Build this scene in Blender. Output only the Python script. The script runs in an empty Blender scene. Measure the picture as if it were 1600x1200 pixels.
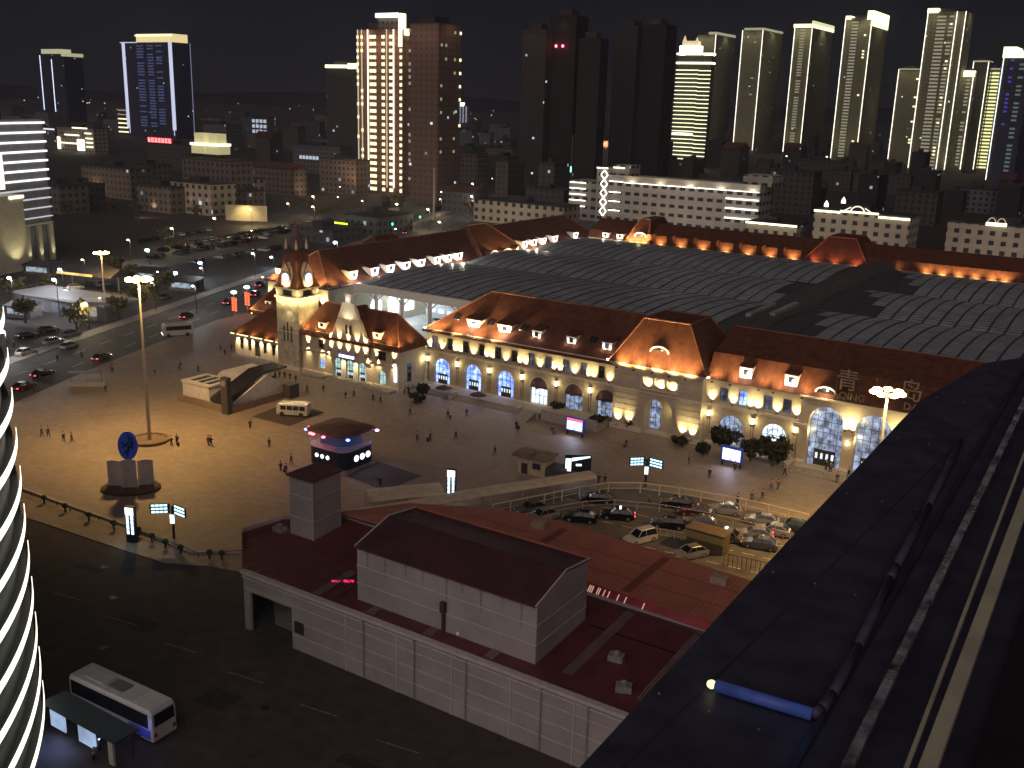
import bpy, math, random
from mathutils import Vector, Matrix
random.seed(11)
SC = bpy.context.scene
COL = SC.collection

# ------------------------------------------------------------------ camera
FPX, CAMH = 1590.0, 52.0
_rho, _th = math.radians(1.75), math.radians(15.45)
_up = -Vector((-math.sin(_rho)*math.cos(_th), math.cos(_rho)*math.cos(_th), math.sin(_th)))
_b = Vector((1070., -410., FPX)); _b -= _up*_b.dot(_up); _yy = _b.normalized()
_xx = _yy.cross(_up)
RM = Matrix((_xx, _yy, _up))            # world = RM @ (right, down, forward)

def ray(u, v): return RM @ Vector((u-800., v-600., FPX))
def G(u, v, z=0.0):
    d = ray(u, v); t = (z-CAMH)/d.z; return Vector((d.x*t, d.y*t, z))
def GY(u, v, y):
    d = ray(u, v); t = y/d.y; return Vector((d.x*t, y, CAMH+d.z*t))
def HZ(u, v, x, y):                     # height at ground place x,y seen in direction u,v
    d = ray(u, v); return CAMH + d.z*math.hypot(x, y)/math.hypot(d.x, d.y)

cam_d = bpy.data.cameras.new('camera'); cam = bpy.data.objects.new('camera', cam_d); COL.objects.link(cam)
_r = RM @ Vector((1, 0, 0)); _u = RM @ Vector((0, -1, 0)); _bk = RM @ Vector((0, 0, -1))
cam.matrix_world = Matrix(((_r.x, _u.x, _bk.x, 0), (_r.y, _u.y, _bk.y, 0), (_r.z, _u.z, _bk.z, CAMH), (0, 0, 0, 1)))
cam_d.sensor_width = 36; cam_d.lens = 36*FPX/1600
cam_d.clip_start = 0.05; cam_d.clip_end = 20000
cam_d.dof.use_dof = True; cam_d.dof.focus_distance = 150; cam_d.dof.aperture_fstop = 14
SC.camera = cam

# ------------------------------------------------------------------ sky, exposure
W = bpy.data.worlds.new('World'); SC.world = W; W.use_nodes = True
wn = W.node_tree; wn.nodes.clear()
wo = wn.nodes.new('ShaderNodeOutputWorld')
sky = wn.nodes.new('ShaderNodeTexSky'); sky.sky_type = 'NISHITA'; sky.sun_disc = False
sky.sun_elevation = math.radians(-8); sky.sun_rotation = math.radians(200)
b1 = wn.nodes.new('ShaderNodeBackground'); b1.inputs[1].default_value = 0.05
wn.links.new(sky.outputs[0], b1.inputs[0])
# glow of the city on the night sky: a little lighter and browner towards the horizon
tc = wn.nodes.new('ShaderNodeTexCoord'); sp = wn.nodes.new('ShaderNodeSeparateXYZ'); wn.links.new(tc.outputs['Generated'], sp.inputs[0])
cr = wn.nodes.new('ShaderNodeValToRGB'); wn.links.new(sp.outputs[2], cr.inputs[0])
cr.color_ramp.elements[0].position = 0.0; cr.color_ramp.elements[0].color = (0.0090, 0.0078, 0.0090, 1)
cr.color_ramp.elements[1].position = 0.5; cr.color_ramp.elements[1].color = (0.0032, 0.0038, 0.0078, 1)
e = cr.color_ramp.elements.new(0.12); e.color = (0.0050, 0.0052, 0.0088, 1)
b2 = wn.nodes.new('ShaderNodeBackground'); b2.inputs[1].default_value = 1.0
wn.links.new(cr.outputs[0], b2.inputs[0])
ad = wn.nodes.new('ShaderNodeAddShader'); wn.links.new(b1.outputs[0], ad.inputs[0]); wn.links.new(b2.outputs[0], ad.inputs[1])
wn.links.new(ad.outputs[0], wo.inputs[0])
SC.view_settings.view_transform = 'Standard'; SC.view_settings.look = 'None'
SC.view_settings.exposure = 0.25; SC.view_settings.gamma = 1
SC.cycles.use_denoising = True
SC.cycles.max_bounces = 4; SC.cycles.diffuse_bounces = 2; SC.cycles.glossy_bounces = 2
SC.cycles.sample_clamp_indirect = 3.0
SC.cycles.use_light_tree = True
# added pinkish fill sun from behind the camera, standing in for city glow
sd = bpy.data.lights.new('fill_sun', 'SUN'); sd.energy = 0.76; sd.angle = math.radians(70); sd.color = (1.0, 0.80, 0.77)
so = bpy.data.objects.new('fill_sun', sd); COL.objects.link(so)
so.rotation_euler = Vector((-0.30, 1.0, -0.75)).to_track_quat('-Z', 'Y').to_euler()

# ------------------------------------------------------------------ materials
MATS = {}
def _mn(nt, op, a, b=None, c=None):
    n = nt.nodes.new('ShaderNodeMath'); n.operation = op
    for i, x in enumerate((a, b, c)):
        if x is None: continue
        if isinstance(x, (int, float)): n.inputs[i].default_value = x
        else: nt.links.new(x, n.inputs[i])
    return n.outputs[0]
def mat(name, col=(.5, .5, .5), rough=.7, metal=0., var=.18, scale=1.5, bump=0., wave=None, brick=None, emit=None, es=0., sample=True, spec=.4, var2=0.0):
    if name in MATS: return MATS[name]
    m = bpy.data.materials.new(name); m.use_nodes = True; nt = m.node_tree
    p = nt.nodes['Principled BSDF']; L = nt.links.new
    p.inputs['Roughness'].default_value = rough; p.inputs['Metallic'].default_value = metal
    p.inputs['Specular IOR Level'].default_value = spec
    tc = nt.nodes.new('ShaderNodeTexCoord')
    nz = nt.nodes.new('ShaderNodeTexNoise'); nz.inputs['Scale'].default_value = scale; nz.inputs['Detail'].default_value = 5
    L(tc.outputs['Object'], nz.inputs['Vector'])
    mx = nt.nodes.new('ShaderNodeMix'); mx.data_type = 'RGBA'
    mx.inputs[6].default_value = tuple(max(0, c*(1-var)) for c in col)+(1,)
    mx.inputs[7].default_value = tuple(min(1, c*(1+var)) for c in col)+(1,)
    mr = nt.nodes.new('ShaderNodeMapRange'); mr.inputs[1].default_value = .32; mr.inputs[2].default_value = .68
    L(nz.outputs[0], mr.inputs[0]); L(mr.outputs[0], mx.inputs[0])
    cur = mx.outputs[2]; hgt = nz.outputs[0]
    if var2:                                        # large soft patches of wear
        n2 = nt.nodes.new('ShaderNodeTexNoise'); n2.inputs['Scale'].default_value = scale*.11; n2.inputs['Detail'].default_value = 3
        L(tc.outputs['Object'], n2.inputs['Vector'])
        v = _mn(nt, 'MULTIPLY_ADD', n2.outputs[0], var2*2, 1-var2)
        mm = nt.nodes.new('ShaderNodeVectorMath'); mm.operation = 'SCALE'; L(cur, mm.inputs[0]); L(v, mm.inputs['Scale']); cur = mm.outputs[0]
    if brick:                                       # (w, h, joint darkness, axes)
        w, h, jd, ax = brick
        s = nt.nodes.new('ShaderNodeSeparateXYZ'); L(tc.outputs['Object'], s.inputs[0])
        if ax == 'xy': a, b = s.outputs[0], s.outputs[1]
        elif ax == 'xz': a, b = _mn(nt, 'ADD', s.outputs[0], s.outputs[1]), s.outputs[2]
        else: a, b = s.outputs[1], s.outputs[2]
        cb = nt.nodes.new('ShaderNodeCombineXYZ'); L(a, cb.inputs[0]); L(b, cb.inputs[1])
        bk = nt.nodes.new('ShaderNodeTexBrick'); L(cb.outputs[0], bk.inputs['Vector'])
        bk.inputs['Scale'].default_value = 1; bk.inputs['Brick Width'].default_value = w; bk.inputs['Row Height'].default_value = h
        bk.inputs['Mortar Size'].default_value = .035*max(h, .4); bk.inputs['Color1'].default_value = (1, 1, 1, 1)
        bk.inputs['Color2'].default_value = (.86, .86, .86, 1); bk.inputs['Mortar'].default_value = (jd, jd, jd, 1)
        m2 = nt.nodes.new('ShaderNodeMix'); m2.data_type = 'RGBA'; m2.blend_type = 'MULTIPLY'; m2.inputs[0].default_value = 1
        L(cur, m2.inputs[6]); L(bk.outputs[0], m2.inputs[7]); cur = m2.outputs[2]
    if wave:                                        # (axis, period) ribs: tiles, corrugation
        ax, per = wave
        s = nt.nodes.new('ShaderNodeSeparateXYZ'); L(tc.outputs['Object'], s.inputs[0])
        a = {'x': s.outputs[0], 'y': s.outputs[1]}.get(ax)
        if a is None:
            nn = nt.nodes.new('ShaderNodeSeparateXYZ'); L(tc.outputs['Normal'], nn.inputs[0])
            sel = _mn(nt, 'GREATER_THAN', _mn(nt, 'ABSOLUTE', nn.outputs[1]), _mn(nt, 'ABSOLUTE', nn.outputs[0]))
            a = _mn(nt, 'ADD', _mn(nt, 'MULTIPLY', s.outputs[0], sel), _mn(nt, 'MULTIPLY', s.outputs[1], _mn(nt, 'SUBTRACT', 1, sel)))
        hgt = _mn(nt, 'ADD', _mn(nt, 'MULTIPLY', _mn(nt, 'SINE', _mn(nt, 'MULTIPLY', a, 6.2832/per)), .5), _mn(nt, 'MULTIPLY', nz.outputs[0], .6))
        sh = _mn(nt, 'MULTIPLY_ADD', _mn(nt, 'SINE', _mn(nt, 'MULTIPLY', a, 6.2832/per)), .06, .94)
        vm = nt.nodes.new('ShaderNodeVectorMath'); vm.operation = 'SCALE'; L(cur, vm.inputs[0]); L(sh, vm.inputs['Scale']); cur = vm.outputs[0]
    L(cur, p.inputs['Base Color'])
    if bump or wave:
        bp = nt.nodes.new('ShaderNodeBump'); bp.inputs['Strength'].default_value = bump or .3; bp.inputs['Distance'].default_value = .08
        L(hgt, bp.inputs['Height']); L(bp.outputs[0], p.inputs['Normal'])
    if emit:
        p.inputs['Emission Color'].default_value = tuple(emit)+(1,); p.inputs['Emission Strength'].default_value = es
        if not sample: m.cycles.emission_sampling = 'NONE'
    MATS[name] = m; return m
def glow(name, col, s, sample=False, vary=0., scale=2., col2=None):
    """a surface that gives off light; vary: uneven brightness as of things seen behind lit glass"""
    if name in MATS: return MATS[name]
    m = bpy.data.materials.new(name); m.use_nodes = True; nt = m.node_tree; L = nt.links.new
    p = nt.nodes['Principled BSDF']; p.inputs['Base Color'].default_value = tuple(c*.15 for c in col)+(1,); p.inputs['Roughness'].default_value = .35
    p.inputs['Emission Color'].default_value = tuple(col)+(1,); p.inputs['Emission Strength'].default_value = s
    if vary or col2:
        tc = nt.nodes.new('ShaderNodeTexCoord'); nz = nt.nodes.new('ShaderNodeTexNoise'); nz.inputs['Scale'].default_value = scale; nz.inputs['Detail'].default_value = 3
        L(tc.outputs['Object'], nz.inputs['Vector'])
        mr = nt.nodes.new('ShaderNodeMapRange'); mr.inputs[1].default_value = .35; mr.inputs[2].default_value = .65
        mr.inputs[3].default_value = s*(1-vary); mr.inputs[4].default_value = s*(1+vary); L(nz.outputs[0], mr.inputs[0]); L(mr.outputs[0], p.inputs['Emission Strength'])
        if col2:
            n2 = nt.nodes.new('ShaderNodeTexNoise'); n2.inputs['Scale'].default_value = scale*.8; L(tc.outputs['Object'], n2.inputs['Vector'])
            mr2 = nt.nodes.new('ShaderNodeMapRange'); mr2.inputs[1].default_value = .42; mr2.inputs[2].default_value = .58; L(n2.outputs[1], mr2.inputs[0])
            mx = nt.nodes.new('ShaderNodeMix'); mx.data_type = 'RGBA'; mx.inputs[6].default_value = tuple(col)+(1,); mx.inputs[7].default_value = tuple(col2)+(1,)
            L(mr2.outputs[0], mx.inputs[0]); L(mx.outputs[2], p.inputs['Emission Color'])
    if not sample: m.cycles.emission_sampling = 'NONE'
    MATS[name] = m; return m
def facade_mat(name, wall, glass=(.02, .022, .028), lit=((1., .75, .45), (.7, .85, 1.)), prob=.04, dx=3.2, dz=3.1, win=(.28, .72, .3, .78), s=.6, rough=.8):
    """rows of windows on a far building, a few of them lit"""
    if name in MATS: return MATS[name]
    m = bpy.data.materials.new(name); m.use_nodes = True; nt = m.node_tree; L = nt.links.new
    p = nt.nodes['Principled BSDF']; p.inputs['Roughness'].default_value = rough
    tc = nt.nodes.new('ShaderNodeTexCoord'); s3 = nt.nodes.new('ShaderNodeSeparateXYZ'); L(tc.outputs['Object'], s3.inputs[0])
    n3 = nt.nodes.new('ShaderNodeSeparateXYZ'); L(tc.outputs['Normal'], n3.inputs[0])
    sel = _mn(nt, 'GREATER_THAN', _mn(nt, 'ABSOLUTE', n3.outputs[1]), _mn(nt, 'ABSOLUTE', n3.outputs[0]))
    u = _mn(nt, 'ADD', _mn(nt, 'MULTIPLY', s3.outputs[0], sel), _mn(nt, 'MULTIPLY', s3.outputs[1], _mn(nt, 'SUBTRACT', 1, sel)))
    u = _mn(nt, 'DIVIDE', u, dx); z = _mn(nt, 'DIVIDE', s3.outputs[2], dz)
    fu = _mn(nt, 'FRACT', _mn(nt, 'ADD', u, 100)); fz = _mn(nt, 'FRACT', z)
    k = _mn(nt, 'MULTIPLY', _mn(nt, 'MULTIPLY', _mn(nt, 'GREATER_THAN', fu, win[0]), _mn(nt, 'LESS_THAN', fu, win[1])),
            _mn(nt, 'MULTIPLY', _mn(nt, 'GREATER_THAN', fz, win[2]), _mn(nt, 'LESS_THAN', fz, win[3])))
    k = _mn(nt, 'MULTIPLY', k, _mn(nt, 'LESS_THAN', _mn(nt, 'ABSOLUTE', n3.outputs[2]), .5))
    oi = nt.nodes.new('ShaderNodeObjectInfo')
    cb = nt.nodes.new('ShaderNodeCombineXYZ'); L(_mn(nt, 'FLOOR', _mn(nt, 'ADD', u, 100)), cb.inputs[0]); L(_mn(nt, 'FLOOR', z), cb.inputs[1])
    L(_mn(nt, 'ADD', _mn(nt, 'MULTIPLY', oi.outputs['Random'], 57), _mn(nt, 'MULTIPLY', sel, 7)), cb.inputs[2])
    wnz = nt.nodes.new('ShaderNodeTexWhiteNoise'); wnz.noise_dimensions = '3D'; L(cb.outputs[0], wnz.inputs['Vector'])
    lt = _mn(nt, 'MULTIPLY', _mn(nt, 'GREATER_THAN', wnz.outputs['Value'], 1-prob), k)
    nz = nt.nodes.new('ShaderNodeTexNoise'); nz.inputs['Scale'].default_value = .35; nz.inputs['Detail'].default_value = 4; L(tc.outputs['Object'], nz.inputs['Vector'])
    wv = nt.nodes.new('ShaderNodeMix'); wv.data_type = 'RGBA'; L(nz.outputs[0], wv.inputs[0])
    wv.inputs[6].default_value = tuple(c*.7 for c in wall)+(1,); wv.inputs[7].default_value = tuple(min(1, c*1.25) for c in wall)+(1,)
    mx = nt.nodes.new('ShaderNodeMix'); mx.data_type = 'RGBA'; L(k, mx.inputs[0]); L(wv.outputs[2], mx.inputs[6]); mx.inputs[7].default_value = tuple(glass)+(1,)
    L(mx.outputs[2], p.inputs['Base Color'])
    lc = nt.nodes.new('ShaderNodeMix'); lc.data_type = 'RGBA'; s4 = nt.nodes.new('ShaderNodeSeparateXYZ'); L(wnz.outputs['Color'], s4.inputs[0])
    L(_mn(nt, 'GREATER_THAN', s4.outputs[0], .6), lc.inputs[0]); lc.inputs[6].default_value = tuple(lit[0])+(1,); lc.inputs[7].default_value = tuple(lit[1])+(1,)
    L(lc.outputs[2], p.inputs['Emission Color']); L(_mn(nt, 'MULTIPLY', lt, _mn(nt, 'MULTIPLY_ADD', s4.outputs[1], s*1.5, s*.2)), p.inputs['Emission Strength'])
    m.cycles.emission_sampling = 'NONE'
    MATS[name] = m; return m

# ------------------------------------------------------------------ mesh helpers
def tag(o, label=None, cat=None, group=None, kind=None):
    if label: o['label'] = label
    if cat: o['category'] = cat
    if group: o['group'] = group
    if kind: o['kind'] = kind
    return o
def thing(name, label, cat, loc=(0, 0, 0), rz=0, group=None):
    o = bpy.data.objects.new(name, None); COL.objects.link(o); o.empty_display_size = .5
    o.location = loc; o.rotation_euler = (0, 0, rz); tag(o, label, cat, group); return o
def woff(o):
    v = Vector((0, 0, 0))
    while o is not None: v += o.location; o = o.parent
    return v
class MB:
    """collects shapes, then links them as one mesh; w=True: shapes given in world coordinates"""
    def __init__(s, w=False, T=None): s.v, s.f, s.m, s.w, s.T, s.mi = [], [], [], w, T, 0
    def add(s, vs, fs):
        n = len(s.v)
        s.v += [(s.T @ Vector(q)) if s.T else Vector(q) for q in vs]
        s.f += [tuple(i+n for i in f) for f in fs]; s.m += [s.mi]*len(fs); return s
    def box(s, x0, x1, y0, y1, z0, z1):
        return s.add([(x0, y0, z0), (x1, y0, z0), (x1, y1, z0), (x0, y1, z0), (x0, y0, z1), (x1, y0, z1), (x1, y1, z1), (x0, y1, z1)],
                     [(3, 2, 1, 0), (4, 5, 6, 7), (0, 1, 5, 4), (1, 2, 6, 5), (2, 3, 7, 6), (3, 0, 4, 7)])
    def rbox(s, c, sx, sy, sz, rz):          # box with base centre c, turned
        ca, sa = math.cos(rz), math.sin(rz); vs = []
        for z in (0, sz):
            for a, b in ((-1, -1), (1, -1), (1, 1), (-1, 1)):
                x, y = a*sx/2, b*sy/2; vs.append((c[0]+x*ca-y*sa, c[1]+x*sa+y*ca, c[2]+z))
        return s.add(vs, [(3, 2, 1, 0), (4, 5, 6, 7), (0, 1, 5, 4), (1, 2, 6, 5), (2, 3, 7, 6), (3, 0, 4, 7)])
    def prism(s, pl, z0, z1):
        n = len(pl); z0f = z0 if callable(z0) else (lambda x, y: z0); z1f = z1 if callable(z1) else (lambda x, y: z1)
        return s.add([(x, y, z0f(x, y)) for x, y in pl]+[(x, y, z1f(x, y)) for x, y in pl],
                     [tuple(range(n-1, -1, -1)), tuple(range(n, 2*n))]+[(i, (i+1) % n, n+(i+1) % n, n+i) for i in range(n)])
    def prismY(s, pl, y0, y1):               # outline in x,z pushed along y
        n = len(pl)
        return s.add([(x, y0, z) for x, z in pl]+[(x, y1, z) for x, z in pl],
                     [tuple(range(n)), tuple(range(2*n-1, n-1, -1))]+[((i+1) % n, i, n+i, n+(i+1) % n) for i in range(n)])
    def prismX(s, pl, x0, x1):               # outline in y,z pushed along x
        n = len(pl)
        return s.add([(x0, y, z) for y, z in pl]+[(x1, y, z) for y, z in pl],
                     [tuple(range(n-1, -1, -1)), tuple(range(n, 2*n))]+[(i, (i+1) % n, n+(i+1) % n, n+i) for i in range(n)])
    def tube(s, a, b, r, r2=None, n=8, cap=True):
        a, b = Vector(a), Vector(b); d = (b-a); r2 = r if r2 is None else r2
        q = d.to_track_quat('Z', 'Y'); vs = []
        for p, rr in ((a, r), (b, r2)):
            for i in range(n):
                t = 2*math.pi*i/n; vs.append(p + q @ Vector((rr*math.cos(t), rr*math.sin(t), 0)))
        fs = [(i, (i+1) % n, n+(i+1) % n, n+i) for i in range(n)]
        if cap: fs += [tuple(range(n-1, -1, -1)), tuple(range(n, 2*n))]
        return s.add(vs, fs)
    def path(s, pts, r, n=6):
        for a, b in zip(pts, pts[1:]): s.tube(a, b, r, n=n)
        return s
    def lathe(s, prof, c=(0, 0), n=16, sx=1., sy=1., z=0.):
        vs = [(c[0]+sx*r*math.cos(2*math.pi*i/n), c[1]+sy*r*math.sin(2*math.pi*i/n), z+h) for r, h in prof for i in range(n)]
        m = len(prof); fs = [(j*n+i, j*n+(i+1) % n, (j+1)*n+(i+1) % n, (j+1)*n+i) for j in range(m-1) for i in range(n)]
        return s.add(vs, fs+[tuple(range(n-1, -1, -1)), tuple(range((m-1)*n, m*n))])
    def ring(s, c, r0, r1, z0, z1, n=96):     # flat closed band round c
        P = [(r0, z0), (r1, z0), (r1, z1), (r0, z1)]
        vs = [(c[0]+r*math.cos(2*math.pi*i/n), c[1]+r*math.sin(2*math.pi*i/n), h) for r, h in P for i in range(n)]
        return s.add(vs, [(j*n+i, j*n+(i+1) % n, ((j+1) % 4)*n+(i+1) % n, ((j+1) % 4)*n+i) for j in range(4) for i in range(n)])
    def arcband(s, c, r0, r1, z0, z1, a0, a1, n=60):
        P = [(r0, z0), (r1, z0), (r1, z1), (r0, z1)]; m = n+1
        vs = [(c[0]+r*math.cos(a0+(a1-a0)*i/n), c[1]+r*math.sin(a0+(a1-a0)*i/n), h) for r, h in P for i in range(m)]
        return s.add(vs, [(j*m+i, j*m+i+1, ((j+1) % 4)*m+i+1, ((j+1) % 4)*m+i) for j in range(4) for i in range(n)]+[(0, m, 2*m, 3*m), (n, 3*m+n, 2*m+n, m+n)])
    def ball(s, c, r, n=10, m=6):
        if isinstance(r, (int, float)): r = (r, r, r)
        vs = [(c[0], c[1], c[2]-r[2])]
        for j in range(1, m):
            t = math.pi*j/m
            vs += [(c[0]+r[0]*math.sin(t)*math.cos(2*math.pi*i/n), c[1]+r[1]*math.sin(t)*math.sin(2*math.pi*i/n), c[2]-r[2]*math.cos(t)) for i in range(n)]
        vs.append((c[0], c[1], c[2]+r[2])); T = len(vs)-1
        fs = [(0, 1+(i+1) % n, 1+i) for i in range(n)]
        for j in range(m-2): fs += [(1+j*n+i, 1+j*n+(i+1) % n, 1+(j+1)*n+(i+1) % n, 1+(j+1)*n+i) for i in range(n)]
        return s.add(vs, fs+[(1+(m-2)*n+i, 1+(m-2)*n+(i+1) % n, T) for i in range(n)])
    def loft(s, rings, cap=True):
        n = len(rings[0]); vs = [p for r in rings for p in r]
        fs = [(j*n+i, j*n+(i+1) % n, (j+1)*n+(i+1) % n, (j+1)*n+i) for j in range(len(rings)-1) for i in range(n)]
        if cap: fs += [tuple(range(n-1, -1, -1)), tuple(range((len(rings)-1)*n, len(rings)*n))]
        return s.add(vs, fs)
    def quad(s, a, b, c, d): return s.add([a, b, c, d], [(0, 1, 2, 3)])
    def mesh(s, name, mats, off=None, smooth=False):
        me = bpy.data.meshes.new(name); vs = [v-off for v in s.v] if off is not None else s.v
        me.from_pydata([tuple(v) for v in vs], [], s.f)
        for m in (mats if isinstance(mats, (list, tuple)) else [mats]): me.materials.append(m)
        if isinstance(mats, (list, tuple)):
            for p, i in zip(me.polygons, s.m): p.material_index = i
        if smooth:
            for p in me.polygons: p.use_smooth = True
        me.update(); return me
    def build(s, name, mats, parent=None, smooth=False, label=None, cat=None, group=None, kind=None):
        off = None; loc = None
        if parent is not None:
            if s.w: off = woff(parent)
        else:
            xs = [v.x for v in s.v]; ys = [v.y for v in s.v]; zs = [v.z for v in s.v]
            loc = Vector(((min(xs)+max(xs))/2, (min(ys)+max(ys))/2, min(zs))); off = loc
        o = bpy.data.objects.new(name, s.mesh(name, mats, off, smooth)); COL.objects.link(o)
        if parent is not None: o.parent = parent
        else: o.location = loc
        tag(o, label, cat, group, kind); return o
def kids(o): return [c for c in COL.objects if c.parent == o]
def copy_tree(o, kid, loc=None, rz=None, label=None, parent=None):
    """kid: {object: [children]} read once before a loop of copies"""
    c = o.copy(); COL.objects.link(c); c.parent = parent
    if loc is not None: c.location = loc
    if rz is not None: c.rotation_euler = (0, 0, rz)
    if label: c['label'] = label
    for k in kid.get(o, ()): copy_tree(k, kid, parent=c)
    return c
def family(o):
    d = {}
    def rec(x):
        ks = list(x.children); d[x] = ks
        for k in ks: rec(k)
    bpy.context.view_layer.update(); rec(o); return d
def lamp(kind, loc, power, col, parent=None, aim=None, angle=90, blend=.6, r=.1, name='light', w=True):
    d = bpy.data.lights.new(name, kind); d.energy = power; d.color = col; d.shadow_soft_size = r
    if kind == 'SPOT': d.spot_size = math.radians(angle); d.spot_blend = blend
    o = bpy.data.objects.new(name, d); COL.objects.link(o)
    if parent is not None:
        o.parent = parent; o.location = Vector(loc) - (woff(parent) if w else Vector((0, 0, 0)))
    else: o.location = loc
    if aim is not None: o.rotation_euler = (Vector(aim)-Vector(loc)).to_track_quat('-Z', 'Y').to_euler()
    return o
ORD = ['first', 'second', 'third', 'fourth', 'fifth', 'sixth', 'seventh', 'eighth', 'ninth', 'tenth', 'eleventh', 'twelfth', 'thirteenth', 'fourteenth',
       'fifteenth', 'sixteenth', 'seventeenth', 'eighteenth', 'nineteenth', 'twentieth']
TENS = ['', '', 'twenty', 'thirty', 'forty', 'fifty', 'sixty', 'seventy', 'eighty', 'ninety']
def ordn(i):                                # 0 -> first
    if i < 20: return ORD[i]
    n = i+1; t, u = divmod(n, 10)
    if n >= 100: return 'hundred-and-'+ordn(n-101) if n > 100 else 'hundredth'
    return (TENS[t][:-1]+'ieth') if u == 0 else TENS[t]+'-'+ORD[u-1]
def PX(p):
    c = RM.transposed() @ (Vector(p)-Vector((0, 0, CAMH))); return 800+FPX*c.x/c.z, 600+FPX*c.y/c.z
def rank(objs, fmt, key=None):              # label each of a row by its place from the left
    objs = sorted(objs, key=key or (lambda o: PX(o.location)[0]))
    for i, o in enumerate(objs): o['label'] = fmt.format(n=ordn(i), N=len(objs))
# ------------------------------------------------------------------ the ground
m_asph = mat('asphalt', (.048, .036, .034), .85, var=.25, scale=.6, bump=.15, var2=.3)
m_road = mat('road_asphalt', (.075, .068, .062), .8, var=.2, scale=.5, bump=.1, var2=.25)
m_plaza = mat('plaza_granite', (.265, .205, .155), .62, var=.10, scale=.9, brick=(1.6, .8, .72, 'xy'), var2=.3)
m_pave = mat('pavement_slabs', (.24, .215, .19), .75, var=.12, scale=1.2, brick=(.9, .45, .7, 'xy'), var2=.2)
m_line = mat('road_paint', (.6, .58, .5), .7, var=.2, scale=2)
m_kerb = mat('kerb_stone', (.34, .31, .28), .8, var=.15, scale=2)
def sheet(name, pts, z, m, kind='structure', z0=None):
    mb = MB(w=True); n = len(pts)
    if z0 is None: mb.add([(p[0], p[1], z) for p in pts], [tuple(range(n))])
    else: mb.prism([(p[0], p[1]) for p in pts], z0, z)
    return mb.build(name, m, kind=kind)
sheet('ground', [(-6000, -1500), (4000, -1500), (4000, 9000), (-6000, 9000)], 0, m_asph)
plaza_pts = [(-150, 66.5), (-117, 66.7), (-96.3, 68.0), (-90.3, 68.6), (-85.6, 71.1), (-78, 73), (-70, 66), (60, 66), (60, 310), (-200, 310), (-187.5, 161.8), (-172, 119), (-159.5, 90.5)]
sheet('plaza', plaza_pts, .10, m_plaza, z0=-.02)
SD = (G(400, 437)-G(0, 575)).normalized(); SN = Vector((SD.y, -SD.x, 0))      # street direction, and its side towards the plaza
def ST(a, b): p = G(0, 575)+SD*a+SN*b; return (p.x, p.y)
sheet('street', [ST(-60, 0), ST(420, 0), ST(420, 24.5), ST(-60, 24.5)], .006, m_road)
sheet('pavement', [ST(-60, -3.6), ST(420, -3.6), ST(420, -.02), ST(-60, -.02)], .12, m_pave, z0=-.02)
for b in (6, 12, 18):
    mb = MB(w=True)
    for a in range(-40, 300, 9):
        p, q, r, s = ST(a, b-.07), ST(a+4, b-.07), ST(a+4, b+.07), ST(a, b+.07)
        mb.add([(*p, .012), (*q, .012), (*r, .012), (*s, .012)], [(0, 1, 2, 3)])
    mb.build('lane_marking', m_line, kind='structure')
# the darker taxi rank let into the plaza
tl = [G(560, 806), G(770, 797), G(850, 779), G(930, 765), G(1000, 765), G(1100, 780), G(1255, 820), G(1500, 900), G(1190, 935), G(880, 815)]
sheet('taxi_rank_paving', [(p.x, p.y) for p in tl], .112, mat('rank_asphalt', (.10, .085, .07), .8, var=.2, scale=.6, bump=.1, var2=.2))
mb = MB(w=True)
for k in range(3):
    for i in range(16):
        a = Vector((-66+i*2.6, 104+k*4.6+i*.25, .116)); d = Vector((1.5, .14, 0)); n = Vector((-.01, .11, 0))
        mb.add([a, a+d, a+d+n, a+n], [(0, 1, 2, 3)])
mb.build('lane_marking', m_line, kind='structure')
# streets and yards beyond the station, seen as slightly lighter bands
for nm, pts in (('far_street', [G(0, 455), G(300, 385), G(520, 300), G(560, 303), G(330, 400), G(0, 478)]),
                ('far_street', [G(520, 330), G(760, 300), G(900, 318), G(900, 332), G(760, 320), G(540, 352)]),
                ('side_street', [G(560, 375), G(640, 345), G(730, 300), G(760, 300), G(690, 350), G(600, 385)])):
    sheet(nm, [(p.x, p.y) for p in pts], .02, m_road)

# ------------------------------------------------------------------ the station
m_wall = mat('sandstone', (.42, .35, .25), .85, var=.12, scale=.8, bump=.12, brick=(1.1, .42, .80, 'xz'), var2=.15)
m_wall2 = mat('pale_plaster', (.45, .38, .27), .85, var=.10, scale=.9, bump=.03, var2=.2)
m_trim = mat('stone_trim', (.58, .50, .37), .8, var=.08, scale=2)
m_tile = mat('red_roof_tile', (.112, .044, .026), .9, spec=.12, var=.26, scale=.9, bump=.22, wave=('auto', .42), var2=.25)
m_ridge = mat('ridge_tile', (.20, .085, .045), .6, var=.2, scale=3)
m_white = mat('white_paint', (.78, .75, .68), .6, var=.06, scale=2)
m_dark = mat('dark_metal', (.035, .033, .035), .5, var=.2, scale=3)
m_frame = mat('window_bars', (.05, .045, .045), .5, var=.1, scale=3)
m_glassd = mat('dark_glass', (.015, .018, .025), .12, var=.2, scale=1, spec=.6)
m_brass = mat('lantern_metal', (.16, .11, .06), .5, var=.1, scale=3)
g_blue = glow('pane_blue', (.14, .24, 1.), 1.6, vary=.5, scale=1.1, col2=(.42, .60, 1.))
g_ice = glow('pane_ice', (.50, .62, .82), .50, vary=.7, scale=1.2, col2=(.30, .38, .66))
g_white = glow('pane_white', (.78, .90, 1.), 1.1, vary=.35, scale=1.2)
g_teal = glow('pane_teal', (.55, .85, .80), .62, vary=.4, scale=.9)
g_dim = glow('pane_dim', (.20, .22, .30), .16, vary=.8, scale=1.0, col2=(.36, .40, .60))
g_warm = glow('pane_warm', (1., .78, .42), .9, vary=.3, scale=1.2)
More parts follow.
